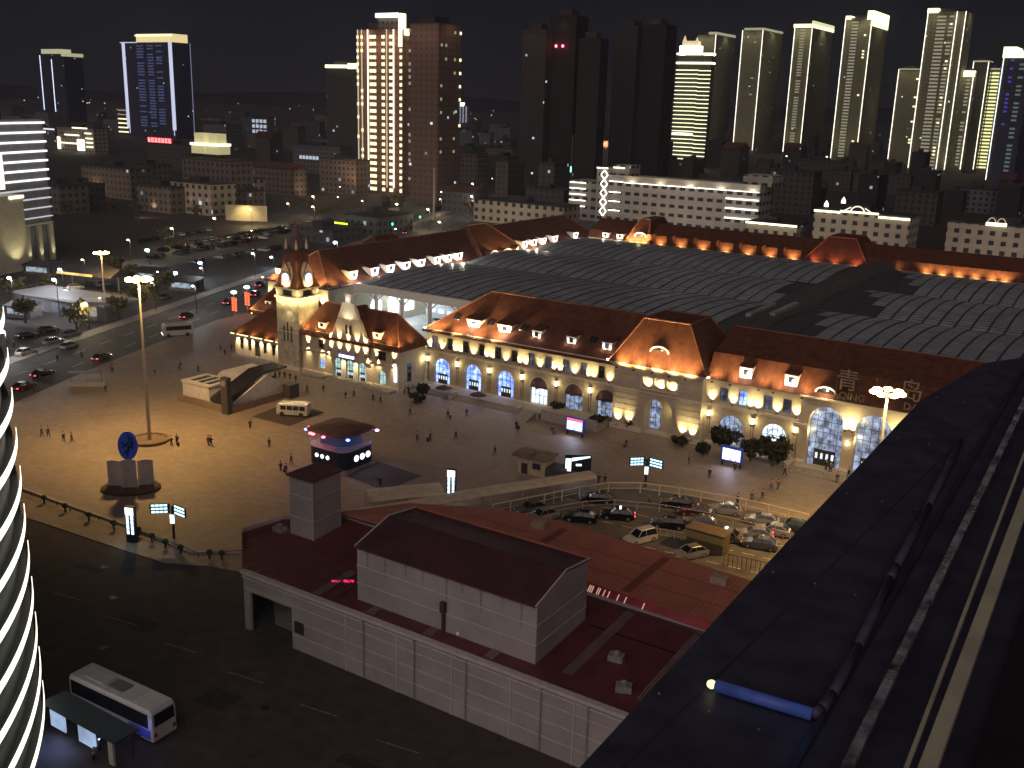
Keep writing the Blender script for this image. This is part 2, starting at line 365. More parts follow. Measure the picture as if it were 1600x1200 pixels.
g_lamp = glow('lamp_glass', (1., .90, .62), 9.)
g_lampw = glow('lamp_glass_white', (1., .95, .85), 9.)
WARM, YEL, ORA, WHT = (1., .77, .44), (1., .80, .38), (1., .66, .27), (1., .93, .80)

def wall_open(mb, x0, x1, z0, z1, y, ops, dep):
    """front of a wall facing -Y with real openings (xc, w, zb, zt, arched)"""
    x = x0
    def q(a, b, c, d): mb.quad((a, y, c), (b, y, c), (b, y, d), (a, y, d))
    for xc, w, zb, zt, ar in sorted(ops):
        l, r = xc-w/2, xc+w/2
        if l > x: q(x, l, z0, z1)
        if zb > z0: q(l, r, z0, zb)
        mb.quad((l, y, zb), (r, y, zb), (r, y+dep, zb), (l, y+dep, zb))
        zs = zt-w/2 if ar else zt
        mb.quad((l, y, zb), (l, y+dep, zb), (l, y+dep, zs), (l, y, zs)); mb.quad((r, y, zs), (r, y+dep, zs), (r, y+dep, zb), (r, y, zb))
        if ar:
            n = 10; P = [(xc-w/2*math.cos(math.pi*i/n), zs+w/2*math.sin(math.pi*i/n)) for i in range(n+1)]
        else: P = [(l, zt), (r, zt)]
        for (a, c), (b, d) in zip(P, P[1:]):
            mb.add([(a, y, c), (b, y, d), (b, y, z1), (a, y, z1)], [(0, 1, 2, 3)])
            mb.add([(a, y, c), (a, y+dep, c), (b, y+dep, d), (b, y, d)], [(0, 1, 2, 3)])
        x = r
    if x < x1: q(x, x1, z0, z1)
def window(root, xc, w, zb, zt, y, arched, pane, nv=2, nh=2, door=False, fm=None, name='window', label=None, bar=.07):
    """pane at y with its bars proud of it; door: the lower third is dark doors with lit lights"""
    mb = MB(w=True); n = 12
    zs = zt-w/2 if arched else zt
    pl = [(xc-w/2, zb), (xc+w/2, zb)] + ([(xc+w/2*math.cos(math.pi*i/n), zs+w/2*math.sin(math.pi*i/n)) for i in range(n+1)] if arched else [(xc+w/2, zt), (xc-w/2, zt)])
    mb.prismY(pl, y, y+.05)
    o = mb.build(name, pane, root, label=label)
    f = MB(w=True); yy = y-.05; b = bar
    for i in range(1, nv+1):
        X = xc-w/2+w*i/(nv+1); top = zs+math.sqrt(max(0, (w/2)**2-(X-xc)**2)) if arched else zt
        f.box(X-b/2, X+b/2, yy, y-.002, zb, top)
    for i in range(1, nh+1):
        Z = zb+(zs-zb)*i/(nh+.0001 if arched else nh+1)
        f.box(xc-w/2, xc+w/2, yy-.01, y-.004, Z-b/2, Z+b/2)
    if arched and w > 2:
        R = w*.27; P = [(xc-R*math.cos(math.pi*i/8), zs+R*math.sin(math.pi*i/8)) for i in range(9)]
        for (a, c), (d, e2) in zip(P, P[1:]): f.tube((a, yy, c), (d, yy, e2), b*.5, n=4)
    f.box(xc-w/2, xc-w/2+b, yy, y-.003, zb, zs); f.box(xc+w/2-b, xc+w/2, yy, y-.003, zb, zs)
    f.build('frame', fm or m_frame, o)
    if door:
        d = MB(w=True); h = min(2.5, (zs-zb)*.62); dw = w*.62; d.box(xc-dw/2, xc+dw/2, yy-.06, yy-.012, zb, zb+h); dd = d.build('door', m_dark, root)
        l = MB(w=True)
        for i in range(4): X = xc-dw/2+dw*(i+.5)/4; l.box(X-dw*.055, X+dw*.055, yy-.09, yy-.062, zb+h*.42, zb+h*.78)
        l.build('door_light', g_white, dd)
    return o
def roof_hip(root, x0, x1, y0, y1, z0, zr, rl, rr, yr, ov=.55, name='roof', m=None, ridge=True):
    k = (zr-z0)/(yr-y0); e = z0-ov*k
    a, b, c, d = (x0-ov*(rl > 0), y0-ov, e), (x1+ov*(rr > 0), y0-ov, e), (x1+ov*(rr > 0), y1+ov, e), (x0-ov*(rl > 0), y1+ov, e)
    p, q = (x0+rl, yr, zr), (x1-rr, yr, zr)
    mb = MB(w=True); t = .16
    dn = lambda v: (v[0], v[1], v[2]-t)
    mb.add([a, b, c, d, p, q, dn(a), dn(b), dn(c), dn(d)], [(0, 1, 5, 4), (1, 2, 5), (2, 3, 4, 5), (3, 0, 4), (0, 6, 7, 1), (1, 7, 8, 2), (2, 8, 9, 3), (3, 9, 6, 0), (6, 9, 8, 7)])
    o = mb.build(name, m or m_tile, root)
    if ridge:
        r = MB(w=True); up = Vector((0, 0, .05))
        r.tube(Vector(p)+up, Vector(q)+up, .13, n=6)
        if rl: r.tube(Vector(p)+up, Vector(a)+up, .12, n=6)
        if rr: r.tube(Vector(q)+up, Vector(b)+up, .12, n=6); r.tube(Vector(q)+up, Vector(c)+up, .12, n=6)
        r.build('ridge_tiles', m_ridge, o)
    return o
def dormer(root, x, y, z, rz=0, w=1.7, h=1.5, dep=2.6, pw=110, col=WHT, pane=None, flare=.25, label=None, side=True, roofm=None):
    """white dormer whose front foot centre is x,y,z, facing -Y when rz = 0"""
    T = Matrix.Translation((x, y, z)) @ Matrix.Rotation(rz, 4, 'Z')
    b = MB(w=True, T=T); f = flare
    b.add([(-w/2, 0, 0), (w/2, 0, 0), (w/2, dep*.25, 0), (-w/2, dep*.25, 0), (-w/2-f, -.1, h), (w/2+f, -.1, h), (w/2+f, dep, h), (-w/2-f, dep, h)],
          [(0, 1, 5, 4), (1, 2, 6, 5), (2, 3, 7, 6), (3, 0, 4, 7), (4, 5, 6, 7)])
    o = b.build('dormer', m_white, root, label=label)
    r = MB(w=True, T=T); r.add([(-w/2-f-.15, -.3, h-.02), (w/2+f+.15, -.3, h-.02), (w/2+f+.15, dep+.9, h+.62), (-w/2-f-.15, dep+.9, h+.62),
                                (-w/2-f-.15, -.3, h+.10), (w/2+f+.15, -.3, h+.10), (w/2+f+.15, dep+.9, h+.74), (-w/2-f-.15, dep+.9, h+.74)],
                               [(3, 2, 1, 0), (4, 5, 6, 7), (0, 1, 5, 4), (1, 2, 6, 5), (2, 3, 7, 6), (3, 0, 4, 7)])
    r.build('dormer_roof', roofm or m_tile, o)
    p = MB(w=True, T=T); p.box(-w*.22, w*.22, -.13, -.03, h*.3, h*.82); p.build('pane', pane or m_glassd, o)
    if pw:
        l = T @ Vector((0, -1.15, h*.35)); lamp('POINT', l, pw, col, o, r=.12)
    return o
def eyebrow(root, x, y, z, r=1.25, rz=0, pw=60, dep=2.2):
    """half-round eyebrow dormer with a lit rim"""
    T = Matrix.Translation((x, y, z)) @ Matrix.Rotation(rz, 4, 'Z')
    P = [(-r*math.cos(math.pi*i/10), .62*r*math.sin(math.pi*i/10)) for i in range(11)]
    b = MB(w=True, T=T)
    for (a, c), (d, e2) in zip(P, P[1:]): b.add([(a, 0, c), (d, 0, e2), (d, dep, e2), (a, dep, c)], [(0, 1, 2, 3)])
    o = b.build('eyebrow_dormer', m_tile, root, smooth=True)
    k = MB(w=True, T=T)
    for (a, c), (d, e2) in zip(P, P[1:]): k.tube((a, -.06, c+.05), (d, -.06, e2+.05), .16, n=6)
    k.build('rim', m_white, o)
    g = MB(w=True, T=T); g.prismY([(a*.9, c*.9) for a, c in P], .02, .08); g.build('pane', m_glassd, o)
    if pw: lamp('POINT', T @ Vector((0, -.8, .25)), pw, WARM, o, r=.1)
    return o
def washer(root, x, y, z, up=True, pw=26, col=YEL, ang=70, off=.34, name='wall_washer', fix=True):
    """small fixture on a wall facing -Y with its beam grazing the stone"""
    s = 1 if up else -1
    o = root
    if fix:
        b = MB(w=True); b.box(x-.11, x+.11, y-off-.06, y-.002, z-s*.1-.06, z-s*.1+.06); o = b.build(name, m_dark, root)
    lamp('SPOT', (x, y-off-.16, z+s*.03), pw*30, col, o, aim=(x, y, z+s*1.05), angle=ang+16, blend=1., r=.08)
    return o
def lantern(root, x, y, z, pw=30):
    """wall lantern over a pair of thin drop rods between two arches"""
    b = MB(w=True); b.box(x-.16, x+.16, y-.34, y-.05, z, z+.85); o = b.build('lantern', g_lamp, root)
    c = MB(w=True); c.box(x-.26, x+.26, y-.42, y-.02, z+.86, z+.98); c.box(x-.24, x+.24, y-.40, y-.02, z-.14, z-.01)
    c.box(x-.24, x-.17, y-.12, y-.02, z-3.6, z-.15); c.box(x+.17, x+.24, y-.12, y-.02, z-3.6, z-.15); c.build('bracket', m_brass, o)
    lamp('POINT', (x, y-.85, z+.4), pw*3, YEL, o, r=.12)
    return o
def flood(root, loc, aim, pw, col=ORA, ang=120, r=.25, fix=True, glare=False):
    o = root
    if fix:
        b = MB(w=True); b.rbox((loc[0], loc[1], loc[2]-.25), .35, .3, .22, 0); o = b.build('floodlight', g_lampw if glare else m_dark, root)
        a = MB(w=True); a.tube((loc[0], loc[1], loc[2]-.2), (loc[0]+(aim[0]-loc[0])*.2, loc[1]+(aim[1]-loc[1])*.45, loc[2]-.5), .03, n=4); a.build('arm', m_trim, o)
    lamp('SPOT', loc, pw*7, col, o, aim=aim, angle=ang, blend=.9, r=r)
    return o
def body(mb, x0, x1, y0, y1, z0, z1, dep):      # the solid behind an open-work front
    mb.box(x0, x1, y0+dep, y1, z0, z1)
    mb.quad((x0, y0, z1), (x0, y0+dep, z1), (x0, y0+dep, z0), (x0, y0, z0)); mb.quad((x1, y0, z0), (x1, y0+dep, z0), (x1, y0+dep, z1), (x1, y0, z1))
    mb.quad((x0, y0, z1), (x1, y0, z1), (x1, y0+dep, z1), (x0, y0+dep, z1))

# ---- long ticket hall with six arches -----------------------------------
TH = thing('ticket_hall', 'long two-storey sandstone hall with six lit arches between the gabled hall and gate pavilion', 'station hall', (-94, 148, 0))
X0, X1, YF, YB = -114.0, -73.72, 148.0, 165.2
AC = [-110.4, -103.3, -96.2, -89.1, -82.05, -75.9]
LX = [-106.85, -99.75, -92.65, -85.6, -78.9]
wl = MB(w=True); body(wl, X0, X1, YF, YB, .0, 11.1, .42)
wall_open(wl, X0, X1, 0, 6.75, YF, [(a, 3.5 if i < 5 else 3.2, .75, 5.55, True) for i, a in enumerate(AC)], .42)
WX = []
for a in AC[:5]: WX += [a-1.75, a+1.75]
WX += [-77.0]
wall_open(wl, X0, X1, 6.75, 11.1, YF, [(a, 1.25, 7.5, 9.7, False) for a in WX], .42)
wl.build('wall', m_wall, TH)
c = MB(w=True); c.box(X0-.3, X1, YF-.38, YF-.003, 6.75, 7.05); c.box(X0-.2, X1, YF-.22, YF-.003, 6.55, 6.749)
c.box(X0-.3, X1, YF-.32, YF-.003, 10.75, 11.0); c.box(X0-.35, X1, YF-.5, YF-.003, .1, .7); c.build('cornice', m_trim, TH)
for i, a in enumerate(AC):
    if i < 3: window(TH, a, 3.5, .75, 5.55, YF+.34, True, g_blue, 3, 2, door=True); lamp('SPOT', (a, YF-.3, 3.0), 120, (.35, .45, 1.), TH, aim=(a, YF-3, 0), angle=120, r=.5)
    else:
        window(TH, a, 3.5 if i < 5 else 3.2, .75, 5.55, YF+.34, True, (g_white, g_ice, g_dim)[0 if i == 3 else 1], 3, 2)
        b = MB(w=True); n = 10; R = 1.9
        for j in range(n):
            t0, t1 = math.pi*j/n, math.pi*(j+1)/n
            for k in range(3):
                p0, p1 = math.pi/2*k/3, math.pi/2*(k+1)/3
                f = lambda t, p: (a-R*math.cos(t)*math.cos(p*.98), YF-.02-1.1*math.sin(p)*math.sin(t)*1.0, 3.65+2.05*math.sin(t)*math.cos(p)+.0)
                b.quad(f(t0, p0), f(t1, p0), f(t1, p1), f(t0, p1))
        b.build('awning', mat('awning_cloth', (.10, .055, .05), .9, var=.2, scale=2), TH, smooth=True)
    # moulded ring round the arch
    r = MB(w=True)
    for j in range(12):
        t0, t1 = math.pi*j/12, math.pi*(j+1)/12; R0, R1 = 1.76, 2.02
        r.prismY([(a-R0*math.cos(t0), 3.8+R0*math.sin(t0)), (a-R1*math.cos(t0), 3.8+R1*math.sin(t0)), (a-R1*math.cos(t1), 3.8+R1*math.sin(t1)), (a-R0*math.cos(t1), 3.8+R0*math.sin(t1))], YF-.09, YF-.002)
    if i < 5: r.build('arch_moulding', m_trim, TH)
for i, a in enumerate(WX): window(TH, a, 1.25, 7.5, 9.7, YF+.34, False, g_dim if i in (0, 6, 7, 8, 9) else m_glassd, 1, 2)
for i, a in enumerate(AC[:5]): washer(TH, a, YF, 7.35, pw=34)
for i, a in enumerate([X0+.85]+LX):
    if i: washer(TH, a-.62, YF, 7.35, pw=34); washer(TH, a+.62, YF, 7.35, pw=34)
    else: washer(TH, a, YF, 7.35, pw=34)
washer(TH, -75.3, YF, 7.2, pw=34)
for a in [X0+.25]+LX: lantern(TH, a, YF, 4.75)
rf = roof_hip(TH, X0, X1, YF, YB, 11.1, 17.7, 8.6, 0, 156.6, ov=.7)
for k, (u, v) in enumerate(((741, 506), (789, 516))):
    q = GY(u, v, 149.6); dormer(TH, q.x, 149.5, 12.1, w=2.1, h=1.5, dep=2.4, pw=400, flare=.6)
for k, (u, v) in enumerate(((839, 530), (893, 540), (949, 546))):
    q = GY(u, v, 149.6); dormer(TH, q.x, 149.5, 12.0, w=1.5, h=1.6, dep=2.3, pw=0, flare=.25, pane=g_dim if k == 2 else None)
    for s in (-1, 1): lamp('POINT', (q.x+s*.78, 149.1, 12.55), 32, WHT, TH, r=.06)
for u, v in ((713, 500), (766, 503), (817, 514), (926, 540)):
    q = GY(u, v, 150.4); s = MB(w=True)
    for d in (-.42, .42): s.prismX([(150.3, 12.88), (151.2, 13.58), (151.2, 13.72), (150.3, 13.02)], q.x+d-.32, q.x+d+.32)
    s.build('skylight', m_glassd, TH)
for X in (-111.5, -107, -102.5, -98.5): flood(TH, (X, 145.6, 11.2), (X+.4, 152.0, 14.6), 1150, ORA, 90, r=.5)
flood(TH, (-113.9, 147.2, 11.35), (-109, 155, 17), 500, ORA, 120, glare=True)


# ---- the gate block with its deep archway --------------------------------
GB = thing('gate_pavilion', 'tall square sandstone pavilion with a deep archway and a brightly lit steep red roof', 'station pavilion', (-66, 146.5, 0))
x0, x1, yf, yb = -73.7, -58.1, 146.4, 161.5
wl = MB(w=True); d = 2.6
wl.box(x0, x1, yf+d, yb, 0, 11.6)
wall_open(wl, x0, x1, 0, 7.6, yf, [(-65.4, 5.0, .35, 6.5, True)], d)
wall_open(wl, x0, x1, 7.6, 11.6, yf, [(-65.5, 6.5, 7.9, 9.7, False)], .5)
wl.quad((x0, yf, 11.6), (x0, yf+d, 11.6), (x0, yf+d, 0), (x0, yf, 0)); wl.quad((x1, yf, 0), (x1, yf+d, 0), (x1, yf+d, 11.6), (x1, yf, 11.6))
wl.quad((x0, yf, 11.6), (x1, yf, 11.6), (x1, yf+d, 11.6), (x0, yf+d, 11.6)); wl.quad((-68.8, yf+.5, 7.9), (-62.2, yf+.5, 7.9), (-62.2, yf+.5, 9.7), (-68.8, yf+.5, 9.7))
wl.build('wall', m_wall2, GB)
c = MB(w=True)
for z, o_, h in ((11.15, .55, .35), (10.9, .3, .25), (7.0, .14, .3), (.1, .3, .8)): c.box(x0-o_, x1+o_, yf-o_, yf-.003, z, z+h) if z > .2 else (c.box(x0-o_, -68.2, yf-o_, yf-.003, z, z+h), c.box(-62.6, x1+o_, yf-o_, yf-.003, z, z+h))
for z in (1.7, 2.6, 3.5, 4.4, 5.3, 6.2, 8.4, 9.3, 10.2):
    c.box(x0+.02, -69.3, yf-.035, yf-.003, z, z+.06); c.box(-61.7, x1-.02, yf-.035, yf-.003, z, z+.06)
c.build('cornice', m_trim, GB)
b = MB(w=True)
for i in range(4): X = -68.75+i*2.17-.1; b.box(X, X+.3, yf-.03, yf+.4, 7.9, 9.7)
b.box(-68.95, -62.05, yf-.3, yf-.004, 7.62, 7.89); b.build('balcony_posts', m_trim, GB)
for X in (-67.6, -65.45, -63.3): washer(GB, X, yf+.5, 8.05, pw=22, col=WARM, ang=120, fix=False)
window(GB, -67.3, 2.7, .5, 5.4, yf+d-.08, True, g_ice, 2, 2); lamp('POINT', (-64.2, yf+1.2, 4.2), 60, YEL, GB, r=.2)
for X in (-72.6, -70.6, -60.9, -59.2): washer(GB, X, yf-.3, .95, pw=66, col=YEL, ang=44, off=.42, name='ground_uplight')
ro = MB(w=True); e = .8; z0 = 11.55; zt = 18.6
a = [(x0-e, yf-e, z0), (x1+e, yf-e, z0), (x1+e, yb+e, z0), (x0-e, yb+e, z0)]; t = [(-70.5, 149.9, zt), (-62.4, 149.9, zt), (-62.4, 158, zt), (-70.5, 158, zt)]
ro.add(a+t, [(0, 1, 5, 4), (1, 2, 6, 5), (2, 3, 7, 6), (3, 0, 4, 7), (4, 5, 6, 7), (3, 2, 1, 0)])
ro_o = ro.build('roof', m_tile, GB)
r = MB(w=True)
for p, q in ((0, 1), (1, 2), (2, 3), (3, 0)): r.tube(t[p], t[q], .14, n=6)
for p in range(4): r.tube(a[p], t[p], .13, n=6)
r.build('ridge_tiles', m_ridge, ro_o)
eyebrow(GB, -66.2, 147.2, 13.8, 1.6, pw=60, dep=3.2)
for X in (-72, -69, -65.8, -62.8, -60): flood(GB, (X, yf-2.6, 11.3), (X*.9-6.6, 148.6, 14.2), 850, ORA, 85, r=.5)
flood(GB, (x1+1.2, 149, 11.6), (-62, 152, 18), 900, ORA, 120); flood(GB, (x0-1.0, yf-.6, 11.8), (-70, 149, 16), 700, ORA, 120, glare=True)

# ---- arrival hall: two arches with windows above, then the great entrance arches
AH = thing('arrival_hall', 'long sandstone hall with two arches then tall entrance arches, lit roof edge with white dormers', 'station hall', (-38, 148, 0))
x0, xm, x1, YF, YB = -58.08, -42.6, 20.0, 148.0, 166.
wl = MB(w=True); body(wl, x0, xm, YF, YB, 0, 11.1, .42)
wall_open(wl, x0, xm, 0, 6.75, YF, [(-53.5, 3.9, .7, 5.5, True), (-46.5, 3.9, .7, 5.5, True)], .42)
wall_open(wl, x0, xm, 6.75, 11.1, YF, [(a, 1.35, 7.5, 9.75, False) for a in (-55.1, -52.0, -47.9, -44.9)], .42)
yf = 147.2; d = 1.3; wl.box(xm, x1, yf+d, YB, 0, 11.4)
EC = [-38.6, -31.7, -24.8, -17.9]
wall_open(wl, xm, x1, 0, 11.4, yf, [(a, 5.2, .35, 9.9, True) for a in EC], d)
wl.quad((xm, yf, 11.4), (xm, yf+d, 11.4), (xm, yf+d, 0), (xm, yf, 0)); wl.quad((xm, yf, 11.4), (x1, yf, 11.4), (x1, yf+d, 11.4), (xm, yf+d, 11.4)); wl.quad((x1, yf, 0), (x1, yf+d, 0), (x1, yf+d, 11.4), (x1, yf, 11.4))
wl.build('wall', m_wall2, AH)
c = MB(w=True); c.box(x0+.6, xm-.3, YF-.38, YF-.003, 6.75, 7.05); c.box(x0+.6, xm-.2, YF-.22, YF-.003, 6.55, 6.749); c.box(x0+.6, xm-.3, YF-.32, YF-.003, 10.75, 11.0)
c.box(x0+.6, xm-.3, YF-.5, YF-.003, .1, .7); c.box(xm-.2, x1, yf-.35, yf-.003, 10.9, 11.2)
c.build('cornice', m_trim, AH)
for a in (-42.2, -35.15, -28.25, -21.35): c = MB(w=True); c.box(a-1.0, a+1.0, yf-.45, yf-.003, 6.35, 6.75); c.box(a-.85, a+.85, yf-.3, yf-.004, 6.05, 6.349); c.build('capital', m_trim, AH); c = MB(w=True); c.box(a-1.05, a+1.05, yf-.5, yf-.003, .1, 1.0); c.build('plinth', m_trim, AH)
window(AH, -53.5, 3.9, .7, 5.5, YF+.34, True, g_ice, 4, 3); window(AH, -46.5, 3.9, .7, 5.5, YF+.34, True, g_white, 4, 3)
for i, a in enumerate((-55.1, -52.0, -47.9, -44.9)): window(AH, a, 1.35, 7.5, 9.75, YF+.34, False, (g_dim, g_blue, g_dim, g_dim)[i], 1, 2)
for a in EC: window(AH, a+.0, 5.2, .35, 9.9, yf+d-.08, True, g_ice, 4, 4, door=True)
for a in (-57.3, -50.0, -43.2): lantern(AH, a, YF, 4.9)
for a in (-57.0, -53.5, -50.6, -49.4, -46.4, -43.4): washer(AH, a, YF, 7.35, pw=36)
for a in (-35.15, -28.25, -21.35):
    for s in (-.55, .55): washer(AH, a+s, yf, 6.95, pw=62, col=YEL, ang=88, off=.4)
    lamp('POINT', (a, yf-.55, 5.0), 26, YEL, AH, r=.1); b = MB(w=True); b.box(a-.14, a+.14, yf-.24, yf-.002, 4.7, 5.3); b.build('lantern', g_lamp, AH)
for a in EC[:3]: lamp('POINT', (a-2.2, yf+.5, 5.6), 90, YEL, AH, r=.1); lamp('POINT', (a-1.8, yf+.55, 8.3), 60, YEL, AH, r=.1)
# mansard: steep lit tiles below, shallow dark slope above
mr_ = MB(w=True); mr_.prismX([(147.0, 11.1), (149.6, 14.9), (157.5, 17.75), (166.5, 11.1)], -57.9, 20.); ro = mr_.build('roof', m_tile, AH)
r = MB(w=True); r.tube((-57.9, 157.5, 17.8), (20, 157.5, 17.8), .13, n=6); r.build('ridge_tiles', m_ridge, ro)
for u in (1165, 1237): q = GY(u, 590, 147.6); dormer(AH, q.x, 147.6, 12.0, w=1.9, h=1.75, dep=2.0, pw=260, flare=.05)
q = GY(1291, 610, 147.5); eyebrow(AH, q.x, 147.35, 11.9, 1.5, pw=300)
for X in (-56.2, -53.2, -48.7, -46.4, -42.0): flood(AH, (X, 145.2, 11.3), (X, 148.6, 13.4), 520, ORA, 70, r=.5)
flood(AH, (-57.4, 146.7, 11.5), (-56, 149, 14), 120, ORA, 120, glare=True)
# the station's name in steel characters on the roof edge
m_let = mat('letter_steel', (.25, .19, .13), .5, metal=.3, var=.15, scale=3)
def text_mesh(s, size, loc, rot, mtl, parent, name, ext=.08):
    cu = bpy.data.curves.new(name, 'FONT'); cu.body = s; cu.size = size; cu.extrude = ext; cu.align_x = 'CENTER'
    t = bpy.data.objects.new(name, cu); COL.objects.link(t); bpy.context.view_layer.update()
    me = bpy.data.meshes.new_from_object(t.evaluated_get(bpy.context.evaluated_depsgraph_get())); bpy.data.objects.remove(t)
    o = bpy.data.objects.new(name, me); COL.objects.link(o); me.materials.clear(); me.materials.append(mtl)
    if parent is not None: o.parent = parent; o.location = Vector(loc)-woff(parent)
    else: o.location = loc
    o.rotation_euler = rot; return o
for (u, v, ch, la) in ((1320, 606, '\u9752', 'QING'), (1418, 652, '\u5c9b', 'DAO')):
    q = GY(u, 632 if u < 1400 else 650, 146.9)
    s = thing('roof_sign', 'steel character sign standing on the roof edge '+('beside the eyebrow dormer' if u < 1400 else 'behind the right high mast lamp'), 'sign', (q.x, 146.9, 11.3), group='steel roof signs of the station')
    text_mesh(ch, 3.4, (s.location.x, 146.9, 13.3), (math.pi/2, 0, 0), m_let, s, 'character')
    text_mesh(la, 1.45, (s.location.x+.9, 146.7, 11.75), (math.pi/2, 0, 0), m_let, s, 'lettering')
    b = MB(w=True); b.box(s.location.x-2, s.location.x+2, 146.95, 147.05, 11.3, 11.4)
    for k in (-1.5, 1.5): b.tube((s.location.x+k, 147, 11.3), (s.location.x+k, 147.1, 16.5), .06, n=5)
    b.build('frame', m_dark, s)

# ---- terrace and steps before the station --------------------------------
m_step = mat('granite_steps', (.30, .26, .21), .8, var=.12, scale=1.5, brick=(1.4, .5, .75, 'xy'))
tr = thing('terrace', 'raised granite terrace with two flights of steps before the blue-lit arches', 'terrace', (-100, 146, 0))
b = MB(w=True); b.box(-114.5, -85.5, 143.9, 147.49, .10, .7); b.build('platform', m_step, tr)
for xa, xb in ((-112.5, -106), (-104, -90.5)):
    b = MB(w=True)
    for i in range(4): b.box(xa, xb, 143.9-.4*(i+1), 143.9-.4*i, .1, .7-.12*(i+1)+.001)
    b.build('steps', m_step, tr)
b = MB(w=True)
for X in (-114.4, -105.6, -104.4, -90.0, -85.7): b.box(X-.2, X+.2, 142.0, 144.2, .1, 1.15)
b.build('cheek_wall', m_kerb, tr)
t2 = thing('ramp_terrace', 'low granite retaining wall with a ramp between the awnings and the video screen', 'terrace', (-80, 144, 0))
b = MB(w=True); b.box(-84.9, -74.2, 142.2, 147.49, .1, 1.3); b.build('platform', m_step, t2)
b = MB(w=True); b.prismX([(142.15, .1), (142.15, 1.3), (138.5, .1)], -88.6, -86.0); b.build('ramp', m_step, t2)
b = MB(w=True); b.box(-84.9, -74.2, 142.0, 142.19, .1, 2.0); b.build('parapet', m_kerb, t2)
t3 = thing('entrance_steps', 'broad granite steps in front of the great entrance arches', 'steps', (-36, 144, 0))
b = MB(w=True)
for i in range(4): b.box(-42.2, -20, 144.6-.45*i, 147.0 if i == 0 else 144.6-.45*(i-1), .1, .7-.13*i)
b.build('steps', m_step, t3)
b = MB(w=True); b.box(-42.9, -42.3, 143.0, 146.9, .1, 1.2); b.box(-49, -43, 145.4, 146.9, .1, .6); b.build('cheek_wall', m_kerb, t3)

# ---- old main hall --------------------------------------------------------
MH = thing('main_hall', 'old station hall with a curved gable over three arched doors and a red hipped roof', 'station hall', (-126, 140, 0))
x0, x1, YF, YB = -138.3, -114.4, 140.0, 148.0
DX = [-129.1, -126.1, -123.1]
wl = MB(w=True); body(wl, x0, x1, YF, YB, 0, 8.7, .35)
wall_open(wl, x0, x1, 0, 4.9, YF, [(a, 1.95, .7, 4.25, True) for a in DX]+[(-133.2, 1.5, 1.6, 3.4, False), (-118.2, 1.7, 1.0, 3.5, True)], .35)
wall_open(wl, x0, x1, 4.9, 8.7, YF, [(-133.4, 1.4, 5.5, 7.2, False), (-130.2, .8, 5.5, 7.2, False), (-121.3, .8, 5.7, 7.2, False), (-118.3, 1.9, 5.4, 7.2, False)], .35)
wl.build('wall', m_wall2, MH)
gb = MB(w=True)                       # the curved gable
prof = [(-5.0, 8.2), (-4.55, 8.9), (-4.1, 9.2), (-3.6, 10.4), (-2.9, 11.9), (-2.3, 12.6), (-1.9, 13.9), (-1.2, 15.0), (-.75, 15.3)]
pl = [(-126+a, z) for a, z in prof]+[(-126-a, z) for a, z in reversed(prof)]
gb.prismY(pl, YF-.35, YF+.35); gb.box(-131.0, -121.0, YF-.35, YF-.003, 4.5, 8.199); gb.build('gable', m_wall2, MH)
c = MB(w=True)
c.prismY([(-128.6, 12.4), (-123.4, 12.4), (-124.1, 13.9), (-124.6, 15.35), (-127.4, 15.35), (-127.9, 13.9)], YF-.5, YF-.352)
c.box(-126.7, -125.3, YF-.45, YF+.4, 15.36, 16.9); c.box(-126.95, -125.05, YF-.6, YF+.5, 16.91, 17.1); c.build('gable_cap', m_white, MH)
for s in (-1, 1):
    b = MB(w=True); P = [(-126+s*a, z) for a, z in prof]
    for (a1, z1_), (a2, z2_) in zip(P, P[1:]): b.tube((a1, YF-.0, z1_+.05), (a2, YF-.0, z2_+.05), .14, n=6)
    b.build('gable_coping', m_trim, MH)
for (xa, xb, o_, za, zb, nm) in ((x0, -131.05, .2, 4.85, 5.0, 'cornice'), (-120.95, x1+.05, .2, 4.85, 5.0, 'cornice'), (x0, -130.4, .3, .1, .8, 'plinth'), (-121.8, x1+.1, .3, .1, .8, 'plinth')):
    c = MB(w=True); c.box(xa, xb, YF-o_, YF-.003, za, zb); c.build(nm, m_trim, MH)
for a in DX: window(MH, a, 1.95, .7, 4.25, YF+.28, True, g_teal, 2, 1, door=True)
window(MH, -133.2, 1.5, 1.6, 3.4, YF+.28, False, glow('pane_sky', (.35, .62, 1.), .8, vary=.2), 1, 1); window(MH, -118.2, 1.7, 1.0, 3.5, YF+.28, True, g_teal, 1, 1)
for a, w_ in ((-133.4, 1.4), (-130.2, .8), (-121.3, .8), (-118.3, 1.9)): window(MH, a, w_, 5.5, 7.2, YF+.28, False, m_glassd if a > -119 else m_glassd, 1, 1)
window(MH, -126.5, .45, 9.3, 11.1, YF-.42, False, m_glassd, 0, 1); window(MH, -125.5, .45, 9.3, 11.1, YF-.42, False, m_glassd, 0, 1)
rf = roof_hip(MH, x0, x1, YF, YB, 8.6, 13.7, 2.5, 3.4, 144.0, ov=.6)
g = MB(w=True); e = 8.4                  # roof of the gable running back into the main roof
for s in (-1, 1): g.add([(-126+s*4.6, YF+.3, 9.0), (-126+s*.7, YF+.3, 14.3), (-126+s*.3, 144.6, 14.3), (-126+s*4.6, 144.0, 9.0), (-126+s*4.6, YF+.3, 8.6), (-126+s*4.6, 144, 8.6)], [(0, 1, 2, 3), (0, 3, 5, 4)])
g.quad((-126.7, YF+.3, 14.3), (-125.3, YF+.3, 14.3), (-125.7, 144.6, 14.3), (-126.3, 144.6, 14.3)); g.build('gable_roof', m_tile, MH)
